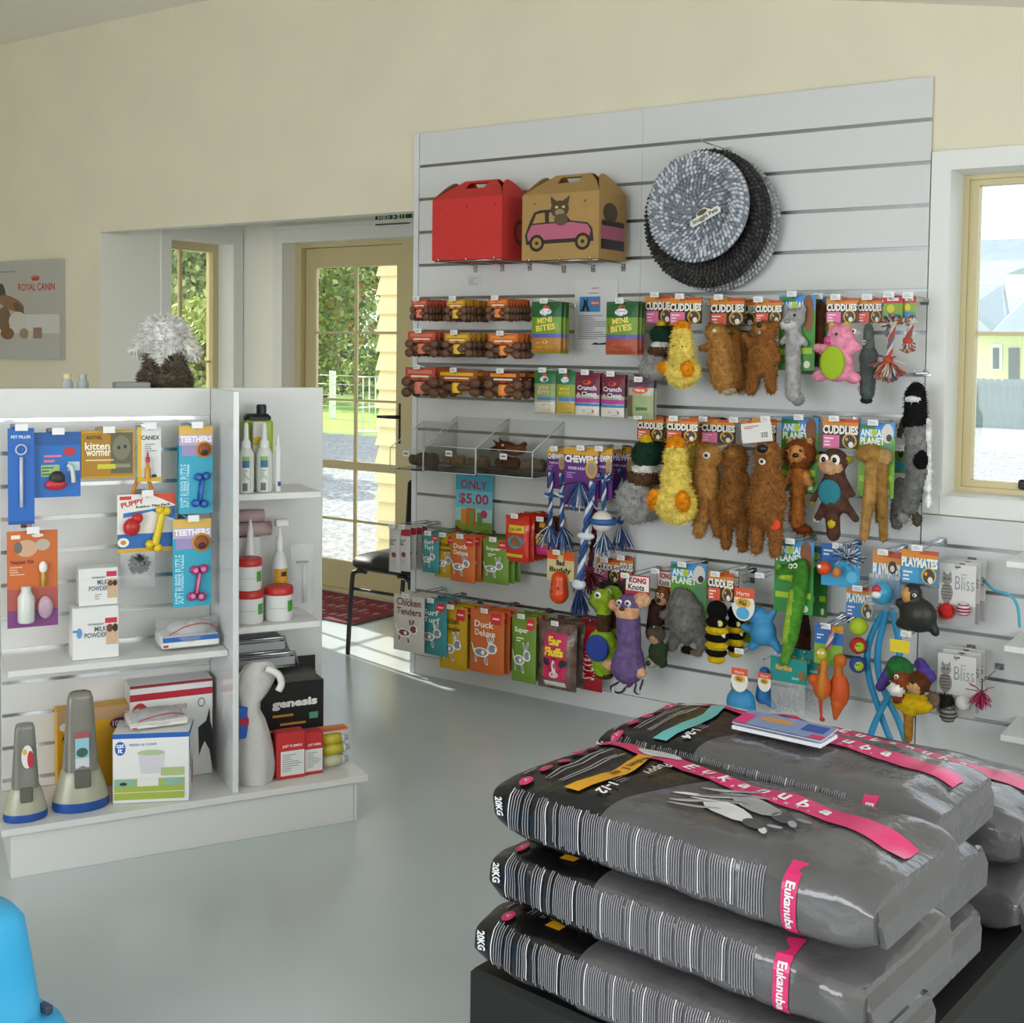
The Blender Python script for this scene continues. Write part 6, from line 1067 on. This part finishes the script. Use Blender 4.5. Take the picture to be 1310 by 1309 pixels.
t = thing('leaflet_pack', 'orange and red leaflet lying on the syringe tubes', 'leaflet', gond(u, .12, .151 + 3 * .94 * (rect_g((412, 955, 447, 971), .1)[3]) + .004), GROT); b = MB(); b.box((0, 0, 0), (w, .05, .006), P('D87A28'), bev=.001); b.box((0, -.02, .0035), (w * .9, .012, .001), P('B82A2C')); b.build('folded_paper', t)

# dog on the rear shelf, seen from behind, and bottles beside it
pt = gond(-.505, .5, 1.298); t = thing('toy_dog', 'fluffy toy dog with white head fur and dark grey body, seated facing away', 'toy dog', pt, GROT - .5)
_v = pt - CAM; sc_ = _v.dot(CF) / FPX; W_ = 86 * sc_; H_ = 1.0
top_z = (CAM + ray(215, 400) * (_v.dot(CF))).z; H_ = top_z - pt.z
t.location.z = top_z
plush(t, W_, H_, [('e', 0, .24, .33, .2, .3, 'ECE9E2'), ('c', -.22, .2, -.42, .4, .12, .09, 'E6E2DA'), ('c', .22, .2, .42, .42, .12, .09, 'E6E2DA'), ('c', 0, .3, 0, .5, .18, .14, 'ECE9E2', -.12), ('e', 0, .5, .3, .12, .26, '706658'), ('e', 0, .72, .38, .24, .34, '6A6052'), ('e', 0, .9, .42, .1, .36, '706658')], (6500, .022), W_ / 26)
for i, x in enumerate((86, 106)):
    r = ray(x, 478); k = ((gond(-.9, .5, 0)) - CAM).dot(GV) / r.dot(GV); p = CAM + r * k
    t = thing('pump_bottle', 'pale bottle with %s cap on the rear shelf' % ('cream', 'grey')[i], 'bottle', (p.x, p.y, 1.301)); hb_ = p.z - 1.301
    b = MB(); b.lathe([(.016, 0), (.018, .01), (.018, hb_ * .75), (.01, hb_ * .85)], M('B4B8BC', .3), (0, 0, 0), 14); b.build('bottle_body', t)
    b = MB(); b.lathe([(.012, hb_ * .85), (.013, hb_ * .97), (.011, hb_)], M(('D8CC9A', 'B0B0AC')[i], .4), (0, 0, 0), 12); b.build('cap', t)
a = on_gond(146, 489, .39); c = on_gond(190, 489, .39)
t = thing('grey_tray', 'low grey box beside the seated toy dog', 'box', gond((a[0] + c[0]) / 2, .39, 1.301), GROT); b = MB(); b.box((0, 0, (a[1] - 1.301) / 2), (c[0] - a[0], .08, a[1] - 1.301), M('8E908E', .5), bev=.003); b.build('box_body', t)

# ================================================================== WALL PICTURE, EXIT SIGN, MAT, CHAIR
a = on_wall(76, 331, -.02); c = on_wall(76, 460, -.02); x1 = a.x; x0 = x1 - .9; zt = a.z; h = a.z - c.z; w = .9
t = thing('canvas_print', 'pale grey wall canvas with red lettering and blurred brown pets', 'picture', ((x0 + x1) / 2, -.02, zt))
b = MB(); b.box((0, .0195, -h / 2), (w, .039, h), M('B8B6B0', .6)); b.build('canvas', t)
b = MB(); X_ = lambda px: .5 - (76 - px) / 76 * .64; Y_ = lambda py: (py - 331) / 129
b.draw([('r', -.5, 0, .5, .55, 'B2B0A8'), ('r', -.5, .55, .5, .74, 'CFCDC8'), ('r', -.5, .74, .5, 1, 'B8B6B0'), ('t', 'ROYAL CANIN', X_(47), Y_(366), .075, .39, 'C03A28', 0, .02), ('l', X_(0), Y_(343), X_(28), Y_(347), 1, '8A8A88')] +
       [('p', [(X_(46 + x), Y_(y)) for x, y in ((-4, 358), (-6, 351), (-3.5, 354), (-2.6, 350), (-1, 354), (0, 349.5), (1, 354), (2.6, 350), (3.5, 354), (6, 351), (4, 358))], 'C03A28')] +
       [('d', X_(x), Y_(y), rx / 76 * .64, ry / 129, cc, aa) for x, y, rx, ry, cc, aa in ((2, 374, 5, 14, '4A4A42', .2), (14, 387, 18, 9, '8A6848', -.25), (24, 394, 8, 6, '6A5440', -.5), (5, 408, 9, 17, '786048', 0), (23, 411, 12, 13, 'CFC8BC', 0), (9, 427, 9, 8, '7E583C', 0), (31, 427, 6, 7, '9A8672', 0), (39, 429, 3, 6, 'D0C4A8', 0))] + [('r', X_(43), Y_(419), X_(54), Y_(433), '927864')], w, h); b.build('print', t)
a = on_wall(479, 289, 1.08); c = on_wall(524, 287, 1.08)
t = thing('exit_sign', 'green fire exit sign above the entrance door', 'sign', ((a.x + c.x) / 2, 1.085, a.z + .085)); b = MB(); b.box((0, .007, -.0425), (c.x - a.x, .014, .085), M('1E5A3A', .4), bev=.002); b.text('FIRE EXIT', 0, -.04, .05, .001, P('E4ECE6'), (c.x - a.x) * .84, 0, .02); b.build('sign_panel', t)
t = thing('door_mat', 'red entrance mat with pale woven lettering', 'mat', (-1.32, .85, 0), -.06); b = MB(); b.box((0, 0, .005), (.92, .54, .01), M('8E3440', .95, var=.2, scale=60), bev=.003); b.build('mat_pile', t)
b = MB(); b.fn = lambda u, v, o: (u, v, .01 + o)
for r_ in range(3):
    for c_ in range(14): x_ = -.42 + .06 * c_; b.rect(x_, .13 - .16 * r_, x_ + .035, .15 - .16 * r_ + .03 * (c_ % 3), .0006, P('A86A72')); b.rect(x_, .1 - .16 * r_, x_ + .05, .105 - .16 * r_, .0006, P('A86A72'))
b.build('lettering', t)
b = MB(); b.tube([(-.46, -.27, .005), (.46, -.27, .005), (.46, .27, .005), (-.46, .27, .005), (-.46, -.27, .005)], .006, M('5A5458', .7), 6); b.build('edging', t)
t = thing('stacking_chair', 'black padded stacking chair with tubular legs by the entrance', 'chair', (-.275, .275, 0)); BP = M('17161A', .5); BT = M('1C1A22', .35)
b = MB(); n = 24; vs = []; prof = [(.9, .425), (1, .44), (1.01, .465), (.95, .485), (.6, .495), (.01, .497)]
for s_, z in prof:
    for j in range(n): q = 2 * PI * j / n; cx, sy = math.cos(q), math.sin(q); vs.append((.225 * s_ * abs(cx) ** .5 * (1 if cx > 0 else -1), .225 * s_ * abs(sy) ** .5 * (1 if sy > 0 else -1), z))
b.add(vs, [(i * n + j, i * n + (j + 1) % n, (i + 1) * n + (j + 1) % n, (i + 1) * n + j) for i in range(len(prof) - 1) for j in range(n)], BP, True); b.add(vs[:n], [tuple(range(n))[::-1]], BP); b.build('seat', t)
b = MB(); b.box((.165, 0, .72), (.036, .42, .34), BP, Matrix.Rotation(.06, 3, 'Y'), .015); b.build('backrest', t)
for sx, sy in ((-1, -1), (-1, 1), (1, -1), (1, 1)):
    b = MB(); b.tube(smooth([(sx * .21 - .0, sy * .2, 0), (sx * .185, sy * .2, .36), (sx * .16, sy * .2, .415), (sx * .1, sy * .19, .42)]), .0115, BT, 8); b.build('leg', t)
for sy in (-1, 1): b = MB(); b.tube([(-.19, sy * .2, .33), (.19, sy * .2, .33)], .008, BT, 6); b.build('stretcher', t)
for sy in (-1, 1): b = MB(); b.tube([(.15, sy * .17, .42), (.165, sy * .17, .62)], .01, BT, 6); b.build('back_post', t)

# ================================================================== BLUE PET CARRIER
t = thing('plastic_carrier', 'light blue plastic pet carrier standing on the floor', 'pet carrier', (1.19, -3.24, 0))
BLU = M('41B4EA', .38); n = 32
def rr(hx, hy, z, cx=0, e=.22): return [(cx + hx * abs(math.cos(2 * PI * j / n)) ** e * (1 if math.cos(2 * PI * j / n) > 0 else -1), hy * abs(math.sin(2 * PI * j / n)) ** e * (1 if math.sin(2 * PI * j / n) > 0 else -1), z) for j in range(n)]
def loft(name, rings, m):
    b = MB(); vs = [p for r in rings for p in r]; k = len(rings); b.add(vs, [(i * n + j, i * n + (j + 1) % n, (i + 1) * n + (j + 1) % n, (i + 1) * n + j) for i in range(k - 1) for j in range(n)], m, True); b.add(rings[0], [tuple(range(n))[::-1]], m); b.add(rings[-1], [tuple(range(n))], m); b.build(name, t)
loft('lower_shell', [rr(.25, .25, 0), rr(.27, .27, .03), rr(.3, .285, .13), rr(.325, .305, .135), rr(.328, .308, .16)], BLU)
loft('upper_shell', [rr(.326, .306, .161), rr(.32, .3, .18), rr(.285, .275, .185), rr(.265, .265, .3), rr(.25, .258, .38), rr(.235, .245, .4), rr(.2, .2, .412)], BLU)
b = MB(); b.box((.305, .2, .17), (.03, .05, .07), BLU, bev=.006); b.build('latch', t)
b = MB(); b.box((.27, .26, .2), (.03, .016, .02), M('3A4458', .5), bev=.004); b.build('hinge_clip', t)

# ================================================================== DOG FOOD BAGS
t = thing('black_crate', 'black covered low crate under the dog food bags', 'crate', (2.605, -1.99, 0), -.1); b = MB(); b.box((0, 0, .15), (.79, 1.15, .3), M('0E1110', .55, bump=.1, scale=6), bev=.012); b.build('crate_body', t)
b = MB(); b.tube([(.403, .45, .2), (.42, .45, .2), (.42, .45, .16), (.403, .45, .16)], .006, CHROME, 6); b.build('clasp', t)
BK = M('131214', .24, bump=.4, scale=24, spec=.6); GR = M('575557', .14, bump=.42, scale=18, spec=.7); PK = M('D42C6C', .3, bump=.15, scale=20)
WT = P('E4E2E4'); LGY = P('8E8C92')
def food_bag(label, cx, cy, z0, T, W, L, accent, title, age, seed, puppy=True, full=True):
    t = thing('food_bag', label, 'dog food bag', (cx, cy, z0), -.1 + random.Random(seed).uniform(-.02, .02), 'stacked dog food bags'); rn = random.Random(seed); ph = rn.uniform(0, 9); p = .48
    def sx(x): return 1 - .06 * abs(2 * x / L) ** 10
    def st(x): return (1 - abs(2 * x / L) ** 9 * .42) * (1 + .03 * math.sin(9 * x + ph) + .015 * math.sin(23 * x + 2 * ph))
    def disp(x, y, z): return (.0055 * noise.noise(Vector((x * 13 + seed, y * 13, z * 13))) + .0011 * noise.noise(Vector((x * 40, y * 45 + seed, z * 45)))) * (1 + 2 * abs(2 * x / L) ** 4)
    def top(x, y):
        c = min(1, abs(2 * y / (W * sx(x)))) ** (1 / p); s_ = math.sqrt(max(0, 1 - c * c)); z = T / 2 * (1 + st(x) * s_ ** p); return z + disp(x, y, z) * s_
    def near(x, z):
        s_ = min(1, abs((2 * z / T - 1) / st(x))) ** (1 / p); c = math.sqrt(max(0, 1 - s_ * s_)); y = -W / 2 * sx(x) * c ** p; return y - disp(x, y, z) * c
    xb = lambda y: -.13 + .17 * max(0, (y + W / 2) / W) ** 1.6
    b = MB(); nx, nt_ = 60, 48; tb = .3; vs = []
    for i in range(nx + 1):
        u_ = i / nx
        for j in range(nt_):
            q = 2 * PI * j / nt_; c, s_ = math.cos(q), math.sin(q); y0 = W / 2 * abs(c) ** p * (1 if c > 0 else -1); e_ = xb(y0)
            x = -L / 2 + (e_ + L / 2) * u_ / tb if u_ < tb else e_ + (L / 2 - e_) * (u_ - tb) / (1 - tb)
            y = y0 * sx(x); z = T / 2 * (1 + st(x) * abs(s_) ** p * (1 if s_ > 0 else -1)); k = disp(x, y, z); vs.append((x, y + k * c, z + k * s_))
    fb, fg = [], []
    for i in range(nx):
        for j in range(nt_):
            f = (i * nt_ + j, (i + 1) * nt_ + j, (i + 1) * nt_ + (j + 1) % nt_, i * nt_ + (j + 1) % nt_)[::-1]; (fb if i < nx * tb - .01 else fg).append(f)
    base = len(b.v); b.v += vs
    for fs, m in ((fb, BK), (fg, GR)):
        k = b.mi(m)
        for f in fs: b.f.append(f); b.m.append(k); b.sm.append(True)
    b.add(vs[:nt_], [tuple(range(nt_))], BK); b.add(vs[-nt_:], [tuple(range(nt_))[::-1]], GR); b.build('sack', t)
    # folded end flap
    b = MB(); e = L / 2
    fl = [(e - .004, -W * .43, T * .74), (e - .004, W * .43, T * .74), (e + .009, W * .44, T * .5), (e + .012, W * .4, T * .2), (e + .012, -W * .4, T * .2), (e + .009, -W * .44, T * .5)]
    b.add(fl + [(x - .01, y, z) for x, y, z in fl], [(0, 1, 2, 5), (5, 2, 3, 4), (6, 11, 8, 7), (11, 10, 9, 8), (0, 6, 7, 1), (1, 7, 8, 2), (2, 8, 9, 3), (3, 9, 10, 4), (4, 10, 11, 5), (5, 11, 6, 0)], GR)
    b.build('end_flap', t)
    b = MB(); b.fn = lambda u, v, o: (u, v, top(u, v) + o + .0016)
    yc = lambda x: .15 - .13 * ((x + .38) / .76) ** 1.4 - .03 * math.sin((x + .38) * 4)
    hw = lambda x: .021 + .012 * (x + .38) / .76
    N = 40; vs = []; lim = W / 2 - .03
    if full:
        for i in range(N + 1):
            x = -.37 * L / .77 + .735 * L / .77 * i / N
            for s_ in (-1, -.33, .33, 1): vs.append(b.fn(x, min(lim, yc(x) + s_ * hw(x)), .0022))
        b.add(vs, [(4 * i + j, 4 * i + 4 + j, 4 * i + 5 + j, 4 * i + 1 + j) for i in range(N) for j in range(3)], PK, True)
        for i, ch in enumerate('Eukanuba'):
            x = -.11 + .044 * i; b.text(ch, x, yc(x) + .004, .033 if ch in 'Ekb' else .025, .0036, WT, None, -.2, .03)
        for i, ch in enumerate('PROFESSIONAL'): x = -.09 + .024 * i; b.text(ch, x, yc(x) - .017, .008, .0036, WT, None, -.2, .02)
        b.disc(-.2, min(lim - .02, yc(-.2) + .01), .055, .02, .0036, P('C4C4C0'), 18, -.12)
        for i in range(6): y = -.15 + .055 * i; b.disc(-.325 + .006 * math.sin(i), y, .013, .015, .003, PK); b.text('<', -.325, y, .01, .004, WT)
        for i in range(4): y = -.13 + .06 * i; b.rect(-.35, y, -.345, y + .04, .003, LGY)
        for k, x in enumerate((-.295, -.285, -.262, -.255)): b.rect(x, -.13, x + .002, .06 + .02 * (k % 2), .003, P('B8B6BA'), 1, 4)
        ac = [(-.235 + .0 + .02 * math.sin(PI * k / 8), -.15 + .25 * k / 8) for k in range(9)]
        b.add([b.fn(x, y, .003) for x, y in ac] + [b.fn(x + .034, y, .003) for x, y in ac], [(k + 1, k, 9 + k, 10 + k) for k in range(8)], P(accent), True)
        if title: b.text(title, -.2, 0.02, .018, .0042, P('3A2A08'), .13, -PI / 2 , .01)
        if puppy: b.text('Puppy', -.15, .035, .028, .0036, WT, None, -PI / 2, .0)
        b.text(age, -.165, -.11, .022, .0036, WT, None, -PI / 2, .04)
        for k in range(4): b.rect(-.185 + .008 * k, -.075, -.183 + .008 * k, -.045, .003, P('A8A6AA'))
    # printed hound on the grey part
    if puppy and full:
        for dx, dy, A_, B_ in ((0, 0, 'A09EA2', 'D2D0D0'), (.03, .05, '77757A', '9A989C')):
            for cx_, cy_, rx, ry, aa, cc in ((.06, -.06, .06, .026, -.35, B_), (.125, -.085, .024, .018, -.5, '4A484C'), (.15, -.1, .016, .007, -.9, B_), (.16, -.075, .014, .006, .2, A_), (-.01, -.05, .05, .006, .5, A_), (-.01, -.02, .06, .006, .35, B_), (.0, -.075, .05, .005, .25, A_), (.02, -.03, .05, .005, .2, B_)): b.disc(cx_ + dx, cy_ + dy, rx, ry, .003 + .0003 * (dx > 0), P(cc), 14, aa)
    b.build('top_print', t)
    b = MB(); b.fn = lambda u, v, o: (u, near(u, v) - o - .0012, v)
    x = -.335; k = 0
    while x < .2:
        wd = .0022; hi = .86 - .03 * rn.random(); lo = .2 + .1 * rn.random()
        if not (k % 11 in (5,)) : b.rect(x, T * lo, x + wd, T * hi, .0014, P('8E8C94') if k % 13 else WT, 1, 8)
        x += .0048 if x > -.26 else .0062; k += 1
        if k in (9, 14): x += .012
    b.rect(.235, T * .08, .262, T * .95, .0016, PK, 1, 10); b.text('Eukanuba', .25, T * .5, .016, .003, WT, T * .6, -PI / 2, .03)
    b.text('20KG', -.36, T * .55, .022, .002, WT, .035, -PI / 2 + .2, .04); b.build('side_print', t)
    return t
pos = ('bottom', 'middle', 'top')
for i in range(3):
    food_bag('black and grey puppy food bag with orange label, %s of the near stack' % pos[i], 2.595 + .008 * i - .015 * (i == 0), -2.38 - .012 * (i == 0), .303 + .1345 * i, .131, .38, .765, 'E0A018', 'Medium Breed', '1-12', 3 + i)
for i in range(3):
    food_bag('grey food bag with teal label, %s of the middle stack' % pos[i], 2.585 + .008 * i, -2.008, .303 + .136 * i, .132, .335, .74, '6AB4B4', '', '1-24', 13 + i, False)
for i in range(2):
    food_bag('grey food bag with teal label, %s of the low far stack' % ('bottom', 'top')[i], 2.65, -1.60, .303 + .141 * i, .138, .37, .78, '6AB4B4', '', '1-24', 23 + i, False, True)
p = on_level(1005, 948, .70)
t = thing('booklet', 'glossy blue and pink booklet lying open on the middle bag stack', 'booklet', (p.x, p.y - .01, .718), -.06)
b = MB(); b.box((0, 0, .004), (.2, .085, .008), M('DCDCE4', .4), bev=.001); b.box((0, .002, .016), (.2, .085, .002), M('C8CCDC', .3), Matrix.Rotation(.06, 3, 'X')); b.build('pages', t)
b = MB(); b.fn = lambda u, v, o: (u, v, .019 + v * .06 + o); b.rect(-.1, -.041, .1, .042, .0006, P('7A8CB8')); b.rect(-.1, -.041, -.07, .02, .0009, P('D03070')); b.disc(-.02, .01, .04, .016, .0009, P('C08A50')); b.rect(.04, -.01, .09, .03, .0009, P('2A4A98')); b.rect(.07, -.04, .1, -.02, .0009, P('C82C60')); b.build('cover', t)
